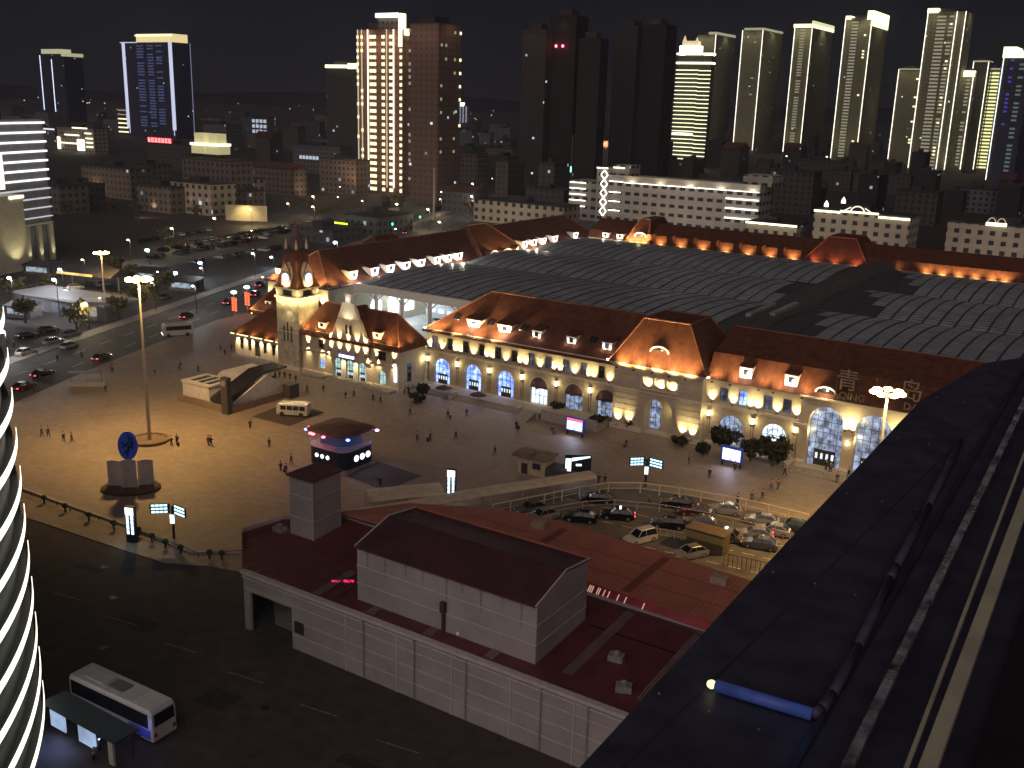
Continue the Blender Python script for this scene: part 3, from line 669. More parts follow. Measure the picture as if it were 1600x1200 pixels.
for u, v, pw in ((504, 520, 40), (590, 538, 40)):
    q = GY(u, v, 140.6); dormer(MH, q.x, 140.5, 9.3, w=1.7, h=1.2, dep=1.7, pw=pw, flare=.1, col=YEL)
def hz_(u, v): return GY(340+u/5.333, 400+v/5.333, YF-.05)
for i, (u, v) in enumerate([(755, 735), (875, 752), (957, 775), (1027, 785), (1098, 803), (1172, 818), (1243, 828), (1325, 845), (1473, 872)]):
    q = hz_(u, v); washer(MH, q.x, YF-(.35 if abs(q.x+126) < 5 else 0), q.z, pw=40, col=WARM, ang=52)
for u, v in [(950, 690), (1025, 700), (1098, 712), (1172, 722), (1243, 740)]:
    q = hz_(u, v); washer(MH, q.x, YF-.35, q.z, pw=40, col=WARM, ang=52)
for u, v in [(757, 745), (875, 770), (930, 780), (1047, 835), (1150, 862), (1268, 838), (1340, 855), (1473, 885)]:
    q = hz_(u, v); washer(MH, q.x, YF-(.35 if (abs(q.x+126) < 5 and q.z > 4.6) else 0), q.z, up=False, pw=40, col=WARM, ang=52)
for X in (-126,): lamp('SPOT', (X, YF-2.0, 11.5), 260, WARM, MH, aim=(X, YF-.3, 14.5), angle=95, r=.2); lamp('POINT', (X, YF-1.0, 16.0), 22, WHT, MH, r=.1)
b = MB(w=True); b.box(-128.6, -124.4, YF-.62, YF-.36, 4.62, 5.5); sg = b.build('sign_panel', mat('sign_navy', (.02, .03, .12), .4, var=.1, scale=2, emit=(.1, .12, .5), es=.35), MH)
b = MB(w=True)
for i in range(5): b.box(-128.25+i*.78, -128.25+i*.78+.6, YF-.66, YF-.622, 4.8, 5.32)
b.build('sign_lettering', glow('sign_lit', (.85, .9, 1.), 3.2), sg)
b = MB(w=True); b.box(-115.15, -114.75, YF-.35, YF-.003, 2.0, 5.0); b.build('light_box', glow('lightbox', (.7, .8, 1.), 2.6), MH)
for (x, y, ax, ay, pw) in ((-137.5, 138.9, -136.5, 144, 420), (-134.5, 138.9, -134, 144, 420), (-131.8, 138.9, -131.5, 143, 260), (-120, 138.9, -119.5, 143, 420), (-116.5, 138.9, -117, 143.5, 520), (-113.6, 139.6, -117.5, 143.5, 380), (-113.3, 143.5, -117, 144.5, 240)):
    flood(MH, (x, y, 8.75), (ax, ay, 13.2), pw*.6, (1., .60, .20), 120)
b = MB(w=True); b.box(-136.8, -131.2, 137.6, 139.7, .1, .55); b.box(-120.6, -114.6, 137.6, 139.7, .1, .55); b.build('forecourt_kerb', m_step, MH)
b = MB(w=True)
for i in range(4): b.box(-131.0, -121.2, 139.65-.5*(i+1), 139.65-.5*i, .1, .58-.13*i)
b.build('steps', m_step, MH)
# side wall: lancet window, dark
b = MB(w=True); b.box(x1-.02, x1+.03, 142.6, 143.8, 1.5, 5.0); b.build('side_window', m_glassd, MH)

# ---- clock tower ------------------------------------------------------------
CT = thing('clock_tower', 'square stone clock tower with two glowing clock faces and a steep red helm roof', 'clock tower', (-141.5, 142.5, 0))
x0, x1, y0, y1 = -144.4, -138.7, 139.4, 145.1; xc, yc = (x0+x1)/2, (y0+y1)/2
b = MB(w=True); b.box(x0, x1, y0, y1, 0, 14.2); b.build('shaft', mat('grey_sandstone', (.42, .37, .27), .9, var=.22, scale=.9, bump=.35, brick=(.9, .38, .7, 'xz'), var2=.2), CT)
b = MB(w=True); b.box(x0-.25, x1+.25, y0-.25, y1+.25, 14.21, 14.6); b.box(x0-.12, x1+.12, y0-.12, y1+.12, 0.1, .8); b.box(x0-.08, x1+.08, y0-.08, y1+.08, 7.6, 7.75); b.box(x0-.35, x1+.35, y0-.35, y1+.35, 16.0, 16.3); b.build('cornice', m_trim, CT)
b = MB(w=True); b.box(x0+.5, x1-.5, y0+.5, y1-.5, 14.61, 15.99)
for a, c_ in ((x0, y0), (x1, y0), (x1, y1), (x0, y1)): b.rbox((a+(.75 if a < xc else -.75), c_+(.75 if c_ < yc else -.75), 14.61), 1.5, 1.5, 1.385, 0)
b.build('belfry', m_wall2, CT)
b = MB(w=True); b.box(xc-1.35, xc+1.35, y0+.42, y0+.48, 14.7, 15.9); b.box(x1-.48, x1-.42, yc-1.35, yc+1.35, 14.7, 15.9); b.build('louvres', m_dark, CT)
for i, X in enumerate((xc-.95, xc, xc+.95)):
    b = MB(w=True); b.box(X-.17, X+.17, y0-.06, y0+.02, 5.6 if i != 1 else 6.0, 8.8 if i != 1 else 9.6); b.box(X-.4, X+.4, y0-.08, y0-.061, 8.0, 8.15); b.build('slit_window', m_dark, CT)
hp = [(3.15, 16.3), (2.7, 17.3), (2.35, 18.6), (2.0, 20.0), (1.7, 21.5), (1.45, 23.2)]
b = MB(w=True); R = []
for r_, z in hp: R.append([(xc-r_, yc-r_, z), (xc+r_, yc-r_, z), (xc+r_, yc+r_, z), (xc-r_, yc+r_, z)])
b.loft(R); hf = b.build('helm_roof', m_tile, CT)
b = MB(w=True); b.prism([(xc-1.6, yc-1.6), (xc+1.6, yc-1.6), (xc+1.6, yc+1.6), (xc-1.6, yc+1.6)], 23.21, 23.6); b.build('lantern_deck', m_dark, CT)
b = MB(w=True); b.lathe([(1.05, 23.6), (.95, 25.6), (1.15, 25.7), (.75, 26.6), (.18, 28.2), (.05, 29.6)], (xc, yc), 8); b.build('spire', mat('dark_slate', (.14, .09, .08), .7, var=.2, scale=3), CT)
b = MB(w=True)
for sx in (-1, 1):
    for sy in (-1, 1): b.lathe([(.3, 23.6), (.28, 24.4), (.02, 25.6)], (xc+sx*1.35, yc+sy*1.35), 6)
b.build('corner_pinnacle', m_trim, CT)
for k in range(2):                     # gabled clock dormers, front and right
    T = Matrix.Translation((xc, yc, 0)) @ Matrix.Rotation(math.pi/2*k, 4, 'Z')
    b = MB(w=True, T=T); yy = -3.0
    b.prismY([(-1.25, 16.31), (1.25, 16.31), (1.25, 18.9), (.75, 20.1), (0, 21.2), (-.75, 20.1), (-1.25, 18.9)], yy, yy+1.6); cd = b.build('clock_gable', mat('gable_stone', (.25, .18, .13), .8, var=.2, scale=2), CT)
    b = MB(w=True, T=T)
    for s in (-1, 1):
        for (a, z), (a2, z2) in (((1.3, 18.9), (.8, 20.1)), ((.8, 20.1), (0, 21.35))): b.tube((s*a, yy, z), (s*a2, yy, z2), .13, n=5)
    b.build('gable_coping', m_tile, cd)
    n = 24; b = MB(w=True, T=T); b.add([(.92*math.cos(2*math.pi*i/n), yy-.06, 18.3+.92*math.sin(2*math.pi*i/n)) for i in range(n)]+[(0, yy-.07, 18.3)], [(i, (i+1) % n, n) for i in range(n)])
    cf = b.build('clock_face', glow('clock_glow', (.50, .60, 1.), 1.7, vary=.15), cd)
    b = MB(w=True, T=T); b.path([(1.0*math.cos(2*math.pi*i/n), yy-.06, 18.3+1.0*math.sin(2*math.pi*i/n)) for i in range(n+1)], .07, n=4); b.build('rim', m_dark, cf)
    b = MB(w=True, T=T); b.tube((0, yy-.1, 18.3), (.15, yy-.1, 18.95), .035, n=4); b.tube((0, yy-.1, 18.3), (-.4, yy-.1, 18.1), .04, n=4); b.build('clock_hands', m_dark, cf)
for sx, sy in ((-1, -1), (1, -1), (1, 1)):
    lamp('POINT', (xc+sx*3.05, yc+sy*3.05, 17.3), 60, YEL, CT, r=.12); lamp('POINT', (xc+sx*2.5, yc+sy*2.5, 20.6), 90, WARM, CT, r=.1)
    lamp('POINT', (xc+sx*3.3, yc+sy*3.3, 15.3), 140, YEL, CT, r=.1)
for k in range(5):
    t = -2.6+k*1.3
    lamp('POINT', (xc+t, y0-.75, 13.75), 110, YEL, CT, r=.1); lamp('POINT', (x1+.75, yc+t, 13.75), 110, YEL, CT, r=.1)
flood(CT, (xc, y0-1.2, 16.4), (xc, yc, 20.5), 330, WARM, 120); flood(CT, (x1+1.2, yc, 16.4), (xc, yc, 20.5), 330, WARM, 120)
lamp('SPOT', (xc+1, y0-1.3, 13.2), 420, YEL, CT, aim=(xc, y0, 7), angle=80, r=.2); lamp('SPOT', (x1+1.3, yc+1, 13.2), 380, YEL, CT, aim=(x1, yc, 8), angle=80, r=.2)

# ---- low west annex ---------------------------------------------------------
WA = thing('west_annex', 'low lamp-lit annex with red roofs left of the clock tower', 'station annex', (-151, 141, 0))
wl = MB(w=True); x0, x1 = -158.4, -144.42
body(wl, x0, x1, 141.0, 147.0, 0, 5.1, .3)
wall_open(wl, x0, x1, 0, 5.1, 141.0, [(a, .9, 1.6, 3.9, False) for a in (-156.4, -154.1, -149.7, -147.3)]+[(-151.9, 1.5, .6, 3.8, False)], .3)
wl.build('wall', m_wall2, WA)
b = MB(w=True); b.box(-160, -144.45, 147.01, 154, 0, 8.6); b.build('rear_wall', m_wall2, WA)
for a in (-156.4, -154.1, -149.7, -147.3): window(WA, a, .9, 1.6, 3.9, 141.24, False, m_glassd, 1, 1)
window(WA, -151.9, 1.5, .6, 3.8, 141.24, False, m_dark, 1, 1, name='door')
b = MB(w=True); ov = .6; P = [(x0-ov, 140.4, 4.75), (-144.42, 140.4, 4.75), (-144.42, 147.0, 9.4), (-154.5, 147.0, 9.4), (x0-ov, 147.0, 4.9)]
b.add(P+[(p[0], p[1], p[2]-.18) for p in P], [(0, 1, 2, 3), (0, 3, 4), (0, 5, 6, 1), (4, 9, 5, 0), (9, 8, 7, 6, 5)]); b.build('roof', m_tile, WA)
roof_hip(WA, -160, -144.5, 147.01, 154, 8.5, 12.6, 3.0, 0, 150.5, ov=.5, name='rear_roof')
b = MB(w=True); b.box(x0-.6, -144.5, 140.34, 140.42, 4.6, 4.85); b.build('gutter_light', glow('gutter_glow', (1., .72, .35), 1.6), WA)
q = GY(421, 497, 148.6); dormer(WA, q.x, 148.3, 9.5, w=1.5, h=1.1, dep=1.6, pw=20, flare=.1)
for a in (-157.4, -155.2, -153.2, -150.8, -148.6, -146.0): washer(WA, a, 141.0, 4.3, up=False, pw=42, col=WARM, ang=56)
for X in (-157, -153, -149, -146): flood(WA, (X, 139.9, 5.0), (X+.5, 145.5, 9), 120, (1., .58, .2), 120)
flood(WA, (-160.5, 146.4, 8.8), (-156, 149, 11), 240, (1., .62, .25), 120); washer(WA, -159.3, 147.0, 8.0, up=False, pw=60, col=WARM)
b = MB(w=True); b.box(-157.5, -146, 139.0, 140.2, .1, .7); b.build('planter', m_kerb, WA)
for i in range(3): b = MB(w=True); b.box(-151.4+i*.0, -145.2, 138.4-.5*i, 138.9-.5*i, .1, .5-.13*i); b.build('step', m_step, WA)
# ------------------------------------------------------------------ west wing running away from the square
def GX(u, v, x):
    d = ray(u, v); t = x/d.x; return Vector((x, d.y*t, CAMH+d.z*t))
WW = thing('west_wing', 'long red-roofed wing with a row of bright white dormers running away behind the clock tower', 'station wing', (-164, 166, 0))
x0, x1, y0, y1 = -173.7, -155.0, 165.2, 291.
wl = MB(w=True); body(wl, x0, x1, y0, y1, 0, 11.3, .35); FO = (-171.6, -168.3, -165.0, -161.7, -158.4)
wall_open(wl, x0, x1, 0, 6.6, y0, [(a, 1.5, 1.2, 5.0, True) for a in FO], .35); wall_open(wl, x0, x1, 6.6, 11.3, y0, [(a, 1.2, 7.4, 9.6, False) for a in FO], .35)
wl.build('wall', m_wall2, WW)
for a in FO: window(WW, a, 1.2, 7.4, 9.6, y0+.28, False, m_glassd, 1, 1)
for a in (-172.9, -170, -166.7, -163.3, -160, -156.6, -155.5): washer(WW, a, y0, 7.2, pw=60, col=YEL, ang=80)
c = MB(w=True); c.box(x0-.2, x1+.2, y0-.3, y0-.003, 6.6, 6.9); c.box(x0-.3, x1+.3, y0-.35, y0-.003, 10.9, 11.2); c.box(x1+.003, x1+.3, y0, y1, 10.9, 11.2); c.build('cornice', m_trim, WW)
def roof_y(root, x0, x1, y0, y1, z0, zr, rn, rf_, ov=.7, name='roof', m=None):
    k = (zr-z0)/((x1-x0)/2); e = z0-ov*k; xm = (x0+x1)/2; mb = MB(w=True)
    a, b, c, d = (x0-ov, y0-ov, e), (x1+ov, y0-ov, e), (x1+ov, y1+ov, e), (x0-ov, y1+ov, e); p, q = (xm, y0+rn, zr), (xm, y1-rf_, zr)
    mb.add([a, b, c, d, p, q], [(0, 1, 4), (1, 2, 5, 4), (2, 3, 5), (3, 0, 4, 5), (3, 2, 1, 0)]); o = mb.build(name, m or m_tile, root)
    r = MB(w=True)
    for s, t in ((p, q), (p, a), (p, b), (q, c), (q, d)): r.tube(s, t, .15, n=5)
    r.build('ridge_tiles', m_ridge, o); return o
roof_y(WW, x0, x1, y0, y1, 11.3, 17.9, 7.0, 7.0)
roof_y(WW, x0-1.0, x1+1.6, 224, 246, 11.3, 18.9, 6.5, 6.5, name='cross_roof')
b = MB(w=True); b.box(x1+.01, x1+1.5, 224.5, 245.5, 0, 11.2); b.build('bay_wall', m_wall2, WW)
g = MB(w=True); g.box(x0-14, x0-.5, 205, 225, 0, 10.5); ow = g.build('outer_wall', m_wall2, WW)
roof_y(WW, x0-14, x0-.5, 205, 225, 10.5, 16.2, 6, 6, name='outer_roof')
for i, (u, v) in enumerate([(553, 427), (586, 422), (611, 417), (636, 412), (659, 409), (684, 405), (702, 402), (718, 399), (797, 385), (808, 383), (821, 380), (835, 377), (850, 374), (868, 371), (900, 369)]):
    q = GX(u, v, -155.3)
    if 222.5 < q.y < 247: continue
    dormer(WW, -155.4, min(q.y, 281), 12.0, rz=math.pi/2, w=2.2 if i else 1.8, h=1.9, dep=2.6, pw=700, flare=.55)
for y in (228.5, 235, 241.5):
    eyebrow(WW, -153.4, y, 12.0, 1.9, rz=math.pi/2, pw=500, dep=2.6); flood(WW, (-151.6, y+3, 11.6), (-157, y+3, 15.5), 900, ORA, 120)
for y in (167.5, 173): flood(WW, (-153.6, y, 11.6), (-158.5, y+.5, 16.5), 900, ORA, 120)
for X in (-172.5, -169, -165, -161, -157): flood(WW, (X, 163.9, 11.5), (X*.6-65.5, 169.5, 16.5), 900, ORA, 120)
flood(WW, (-174.6, 164.4, 11.6), (-170, 168, 15), 420, WARM, 120, glare=True)
q = GY(407, 432, 167.5); dormer(WW, -171.3, 166.3, 12.2, w=1.5, h=1.5, dep=1.6, pw=90)
# lit arches towards the platforms, and the lamps of the platform hall
for (u, v), h in zip(((588, 478), (615, 474), (639, 472)), (4.2, 5.2, 4.0)):
    q = GX(u, v, -154.9); b = MB(w=True); n = 10; w_ = 2.0
    P = [(q.y-w_, q.z-h/2), (q.y+w_, q.z-h/2)]+[(q.y+w_*math.cos(math.pi*i/n), q.z+h/2-w_+w_*math.sin(math.pi*i/n)) for i in range(n+1)]
    b.prismX(P, -154.96, -154.9); b.build('arched_light', glow('platform_white', (.80, .92, 1.), 2.4), WW)
lamp('POINT', (-150.5, 188, 8), 2600, (.75, .9, 1.), WW, r=.5); lamp('POINT', (-147, 206, 8), 3200, (.7, .9, 1.), WW, r=.5); lamp('POINT', (-132, 178, 8.5), 1500, (.75, .92, 1.), WW, r=.5)
# ------------------------------------------------------------------ north wing across the back
NW = thing('north_wing', 'dark-roofed wing across the back of the station with a broken line of orange light', 'station wing', (-80, 284, 0))
x0, x1, y0, y1 = -154.9, 40., 284., 300.
b = MB(w=True); b.box(x0, x1, y0, y1, 0, 12.0); b.build('wall', m_wall2, NW)
b = MB(w=True); b.prismX([(283.6, 12.0), (285.0, 14.3), (292, 17.2), (300.6, 12.0)], x0, x1); b.build('roof', m_tile, NW)
bounds = [-133.2, -126.6, -119.8, -112.6, -105.6, -98.6, -92.4, -85.6]
for a in bounds:
    b = MB(w=True); b.box(a-.75, a+.75, 282.6, 286.5, 12.05, 14.6); b.box(a-1., a+1., 282.4, 288, 14.61, 14.8); b.build('dormer', m_tile, NW)
for a, c_ in zip(bounds, bounds[1:]):
    flood(NW, ((a+c_)/2, 282.2, 12.2), ((a+c_)/2, 285, 14.5), 300, ORA, 130, fix=False)
    b = MB(w=True); b.box((a+c_)/2-.3, (a+c_)/2+.3, 281.9, 282.2, 11.8, 12.05); b.build('floodlight', m_dark, NW)
for a in (-148.5, -143.5): dormer(NW, a, 283.4, 12.3, w=2.0, h=1.5, dep=2.0, pw=300)
for a in (-60.5, -53, -49, -45, -41, -37, -34): flood(NW, (a, 282.2, 12.2), (a, 285, 14.6), 300, ORA, 125, fix=False)
for xa, xb, pw in ((-147.5-.0+7.2, -133.4, 900), (-84.8, -68.5, 150)):
    e = thing('roof_pavilion', 'steep hipped pavilion roof with '+('an eyebrow dormer, brightly lit' if pw > 500 else 'a faint red light')+', on the north wing', 'pavilion', ((xa+xb)/2, 283, 0), group='pavilions of the north wing')
    b = MB(w=True); b.box(xa, xb, 282.6, 283.99, 0, 12.2); b.build('wall', m_wall2, e)
    b = MB(w=True); a_ = [(xa-.8, 282, 12.2), (xb+.8, 282, 12.2), (xb+.8, 301, 12.2), (xa-.8, 301, 12.2)]; w_ = xb-xa
    t_ = [(xa+w_*.27, 287, 18.7), (xb-w_*.27, 287, 18.7), (xb-w_*.27, 297, 18.7), (xa+w_*.27, 297, 18.7)]
    b.add(a_+t_, [(0, 1, 5, 4), (1, 2, 6, 5), (2, 3, 7, 6), (3, 0, 4, 7), (4, 5, 6, 7), (3, 2, 1, 0)]); r_ = b.build('roof', m_tile, e)
    b = MB(w=True); [b.tube(a_[i], t_[i], .18, n=5) for i in range(4)]; [b.tube(t_[i], t_[(i+1) % 4], .15, n=5) for i in range(4)]; b.build('ridge_tiles', m_ridge, r_)
    if pw > 500: eyebrow(e, (xa+xb)/2+.5, 283.0, 13.7, 1.9, pw=150)
    for k in range(3): flood(e, (xa+w_*(.12+.38*k), 280.6, 12.4), (xa+w_*(.25+.25*k), 286, 17), pw, ORA if pw > 500 else (1., .35, .2), 120, fix=False)

# ------------------------------------------------------------------ vaulted platform canopy
m_pan = mat('canopy_panel', (.32, .37, .385), .40, metal=.1, var=.22, scale=.35, spec=.5, var2=.2)
m_vd = mat('canopy_frame', (.058, .062, .066), .6, var=.2, scale=1)
PC = thing('platform_canopy', 'vast vaulted platform roof of grey panels held in dark ribs between the station wings', 'platform roof', (-70, 168, 0))
VA = [(171.5, 213.5), (213.5, 247.), (247., 283.2)]
for n_, (ya, yb) in enumerate(VA):
    rise = 1.35; h0 = 11.6; xa, xb = -152.3, 44.
    arc = lambda t: (ya+(yb-ya)*t, h0+rise*4*t*(1-t))
    N = 16
    b = MB(w=True)
    for i in range(N):
        (p, z), (q, w_) = arc(i/N), arc((i+1)/N); b.quad((xa, p, z), (xb, p, z), (xb, q, w_), (xa, q, w_))
    v = b.build('vault', m_vd, PC)
    b = MB(w=True); nx = int((xb-xa)/3.05); rows = 2*int((yb-ya)/3.2)
    for i in range(nx):
        X = xa+i*3.05
        for j in range(rows):
            t0, t1 = (j+.09)/rows, (j+.91)/rows; Yc = ya+(yb-ya)*(j+.5)/rows; fr = (Yc-ya)/(yb-ya)
            if -70 < X+1.5 < -59.5: continue
            if X+1.5 >= -59.5 and X+1.5 < -60+13*(1-fr): continue
            if X+1.5 <= -70 and X+1.5 > -70-6*(fr) and n_ == 1: continue
            (p, z), (q, w_) = arc(t0), arc(t1); b.quad((X+.22, p, z+.05), (X+2.83, p, z+.05), (X+2.83, q, w_+.05), (X+.22, q, w_+.05))
    b.mi = 1
    for i in range(0, nx+1, 2):
        X = xa+i*3.05
        for j in range(N): (p, z), (q, w_) = arc(j/N), arc((j+1)/N); b.quad((X-.1, p, z+.18), (X+.1, p, z+.18), (X+.1, q, w_+.18), (X-.1, q, w_+.18))
    b.build('rib_and_panel_grid', [m_pan, m_vd], v)
    b = MB(w=True); b.box(xa, xb, yb-.5, yb+.5, 11.2, 11.6); b.build('gutter', m_vd, v)
b = MB(w=True); b.prismY([(-69.5, 11.5), (-60, 11.5), (-60.8, 13.0), (-64.7, 13.7), (-68.7, 13.0)], 158, 283.5); b.build('cross_spine', mat('spine_roof', (.085, .08, .075), .6, var=.2, scale=.6), PC)
for k in range(2):
    b = MB(w=True); X = -67.0+k*3.4; b.prismX([(188+k*4, 13.2), (203+k*4, 13.2), (203+k*4, 13.95), (188+k*4, 13.95)], X, X+1.1); b.build('roof_light', mat('milky_glass', (.30, .31, .30), .3, var=.2, scale=.4), PC)
b = MB(w=True); b.box(-152.3, -110, 170.6, 171.4, 10.2, 11.9); b.build('edge_beam', m_white, PC)
for X in (-146, -138.5, -131, -123.5, -116):
    b = MB(w=True); b.tube((X, 171, 0), (X, 171, 10.3), .45, n=10); b.tube((X, 171, 8.4), (X-2, 171, 10.4), .16, n=6); b.tube((X, 171, 8.4), (X+2, 171, 10.4), .16, n=6); b.build('column', m_white, PC)
sheet('platform', [(-155, 150), (-114, 150), (-114, 240), (-155, 240)], .13, mat('platform_floor', (.42, .43, .43), .4, var=.1, scale=.5, brick=(1.2, 1.2, .8, 'xy')), z0=.05)
tr_ = thing('train_carriage', 'pale train carriage standing under the platform roof', 'train', (-138, 196, .13))
b = MB(w=True); b.prismX([(194.4, .9), (194.2, 2.4), (194.5, 3.7), (195.3, 4.2), (196.7, 4.2), (197.5, 3.7), (197.8, 2.4), (197.6, .9)], -150, -125); b.build('body', mat('train_white', (.55, .56, .58), .35, var=.08, scale=1), tr_)
b = MB(w=True)
for i in range(9): b.box(-148.8+i*2.6, -147.1+i*2.6, 194.12, 194.2, 2.3, 3.2)
b.build('windows', g_white, tr_)
b = MB(w=True); b.box(-148, -145, 195, 197, .1, .95); b.box(-130, -127, 195, 197, .1, .95); b.build('bogie', m_dark, tr_)
# ------------------------------------------------------------------ long shed in front, seen from above
m_pw = mat('cream_cladding', (.30, .27, .265), .6, var=.12, scale=.35, bump=.05, var2=.3)
m_rr = mat('dark_red_sheet', (.105, .028, .030), .5, var=.18, scale=.4, wave=('x', .5), bump=.35, var2=.3)
m_or = mat('orange_red_sheet', (.33, .115, .075), .55, var=.12, scale=.4, wave=('x', .5), bump=.35, var2=.25)
m_joint = mat('pale_strip', (.42, .38, .36), .6, var=.12, scale=2)
SH = thing('shed', 'long low shed with cream cladding and dark red metal roofs in the foreground', 'shed', (-50, 63.7, 0))
xr = 8.0
b = MB(w=True)
b.box(-71.9, -71.05, 63.7, 64.0, 0, 6.3); b.box(-71.05, -65.3, 63.7, 64.0, 4.3, 6.3); b.box(-65.3, xr, 63.7, 64.0, 0, 6.3)
b.quad((-71.9, 64, 0), (-71.9, 64, 6.3), (-78.3, 69.6, 7.2), (-78.3, 69.6, 0)); b.quad((-78.3, 69.6, 0), (-78.3, 69.6, 7.2), (-77.0, 74.3, 7.3), (-77.0, 74.3, 0))
b.quad((-77.0, 74.3, 0), (-77.0, 74.3, 7.3), (-71.5, 78.5, 7.6), (-71.5, 78.5, 0)); b.box(-71.5, xr, 78.2, 78.6, 0, 7.3)
b.quad((-71.5, 78.5, 0), (-71.5, 78.5, 7.9), (-67.3, 84.4, 7.9), (-67.3, 84.4, 0))
b.build('wall', m_pw, SH)
b = MB(w=True)
for z in (1.5, 3.0, 4.6): b.box(-65.2 if z < 4.3 else -71.8, xr, 63.64, 63.698, z, z+.10)
for i in range(11): X = -58.3+i*6.1; b.box(X-.06, X+.06, 63.62, 63.69, 0, 6.15)
b.box(-72.1, xr, 63.45, 64.05, 6.12, 6.42); b.box(-72.0, xr, 63.56, 63.698, 5.7, 5.86); b.build('cladding_joints', m_joint, SH)
zr_ = lambda y: 6.36+(y-63.7)*.055
b = MB(w=True); pl = [(-72.2, 63.9), (xr, 63.9), (xr, 79.4), (-67, 79.4), (-71.2, 79.0), (-77.1, 74.5), (-78.5, 69.6)]
b.prism(pl, lambda x, y: zr_(y)-.12, lambda x, y: zr_(y)); lo = b.build('lower_roof', m_rr, SH)
b = MB(w=True)
for Y in (67.9, 73.6): b.box(-58.5 if Y < 70 else -38, xr, Y, Y+.1, zr_(Y)+.004, zr_(Y)+.03) if Y > 70 else None
b.box(-38.9, xr, 73.6, 73.7, zr_(73.6)+.004, zr_(73.6)+.03); b.build('roof_seam', m_dark, lo)
for i, X in enumerate((-63.0, -56.4, -49.8, -43.2, -36.4, -29.6, -22.8)):
    yA, yB = (64.3, 70.4) if X < -39 else (66.0, 78.6)
    if X < -60: yA, yB = 64.3, 69.5
    b = MB(w=True)
    for k in range(4): b.prismX([(yA, zr_(yA)+.005), (yB, zr_(yB)+.005), (yB, zr_(yB)+.07), (yA, zr_(yA)+.07)], X+k*.24, X+k*.24+.15)
    b.build('roof_light_strip', mat('clear_sheet', (.17, .12, .12), .35, var=.2, scale=.5), SH)
b = MB(w=True); q = G(545, 909, zr_(67)); b.rbox((q.x, q.y, zr_(q.y)+.005), 1.0, .45, .05, .5); b.rbox((q.x-1.0, q.y-.7, zr_(q.y)-.02), .9, .35, .05, .5); b.build('red_marker', glow('red_marker', (1., .03, .12), .9), SH)
# raised upper part
b = MB(w=True); X0, X1 = -58.6, -38.9; prof = [(65.7, 6.4), (65.7, 11.75), (70.4, 13.1), (74.3, 12.6), (74.3, 6.9)]
b.prismX(prof, X0, X1); up = b.build('upper_wall', m_pw, SH)
b = MB(w=True)
for z in (8.2, 10.0): b.box(X0-.03, X1+.05, 65.63, 65.698, z, z+.08); b.box(X1+.003, X1+.06, 65.7, 74.3, z, z+.08)
b.build('cladding_joints', m_joint, up)
b = MB(w=True); b.prismX([(65.5, 11.75), (70.4, 13.16), (74.6, 12.62), (74.6, 12.78), (70.4, 13.32), (65.5, 11.91)], X0-.1, X1-.1); b.build('upper_roof', mat('plum_sheet', (.065, .026, .034), .5, var=.2, scale=.4, wave=('x', .5), bump=.3, var2=.3), SH)
b = MB(w=True)
for Xs in (X0-.15, X1-.05): b.path([(Xs, 65.5, 11.95), (Xs, 70.4, 13.36), (Xs, 74.6, 12.85)], .09, n=5)
b.build('verge_trim', m_joint, SH)
b = MB(w=True); b.box(X0, X1, 74.62, 74.8, 12.55, 12.95); b.build('ridge_gutter', m_or, SH)
b = MB(w=True); b.box(-48.7, -48.2, 65.3, 65.69, 8.4, 9.4); b.box(-48.6, -48.3, 65.45, 65.69, 6.6, 8.4); b.build('vent_pipe', m_dark, SH)
b = MB(w=True); q = G(716, 991, 6.6); b.ball((q.x, q.y, 6.7), .22, 8, 5); b.build('roof_cap', m_white, SH)
# big orange-red roof behind with its fascia of light strips
zo = lambda x, y: 8.0+(y-78)*.004
b = MB(w=True); op = [(-71.8, 77.7), (-42, 79.2), (xr, 77.0), (xr, 88.0), (-27.6, 88.8), (-37.3, 89.5), (-50.6, 90.3), (-58.3, 89.1), (-67.3, 84.4)]
b.prism(op, 7.75, 8.0); uo = b.build('rear_roof', m_or, SH)
b = MB(w=True)
for Y in (82.0, 85.6): b.box(-60, xr, Y, Y+.07, 8.003, 8.03)
for X in (-50, -38): b.box(X, X+.9, 79.5, 88.7, 8.004, 8.012)
b.build('roof_seam', mat('seam_red', (.16, .05, .035), .6, var=.1), uo)
b = MB(w=True); b.add([(-42, 79.1, 7.9), (xr, 76.9, 7.9), (xr, 76.5, 7.0), (-42, 78.7, 7.0)], [(0, 1, 2, 3)]); b.add([(-42, 79.1, 8.02), (xr, 76.9, 8.02), (xr, 76.8, 7.9), (-42, 79.0, 7.9)], [(0, 1, 2, 3)])
b.build('fascia', mat('red_fascia', (.22, .022, .028), .45, var=.25, scale=1), SH)
for i, a in enumerate([0, .25, .75, .95, 1.15, 1.7, 1.9, 2.4, 2.9, 3.9, 4.7, 6.6]):
    b = MB(w=True); X = -41.8+a; Y = 79.05-(X+42)*.044; b.add([(X, Y-.02, 7.85), (X+.09, Y-.02, 7.85), (X-.06, Y-.38, 7.1), (X-.15, Y-.38, 7.1)], [(0, 1, 2, 3)])
    b.build('light_strip', glow('strip_peach', (1., .62, .45), .55), SH)
# service door with a dark vehicle inside
b = MB(w=True); b.box(-71.0, -65.3, 64.02, 64.1, 0, 4.3) if False else b.box(-71.0, -65.35, 69.5, 69.6, 0, 5.5); b.build('inner_wall', mat('inner_blue_wall', (.10, .14, .18), .8, var=.2), SH)
b = MB(w=True); b.box(-64.9, -63.7, 63.6, 63.69, 1.9, 3.1); b.build('grille', m_dark, SH)
lamp('POINT', (-70.0, 67.5, 3.6), 16, (.5, .8, 1.), SH, r=.2)
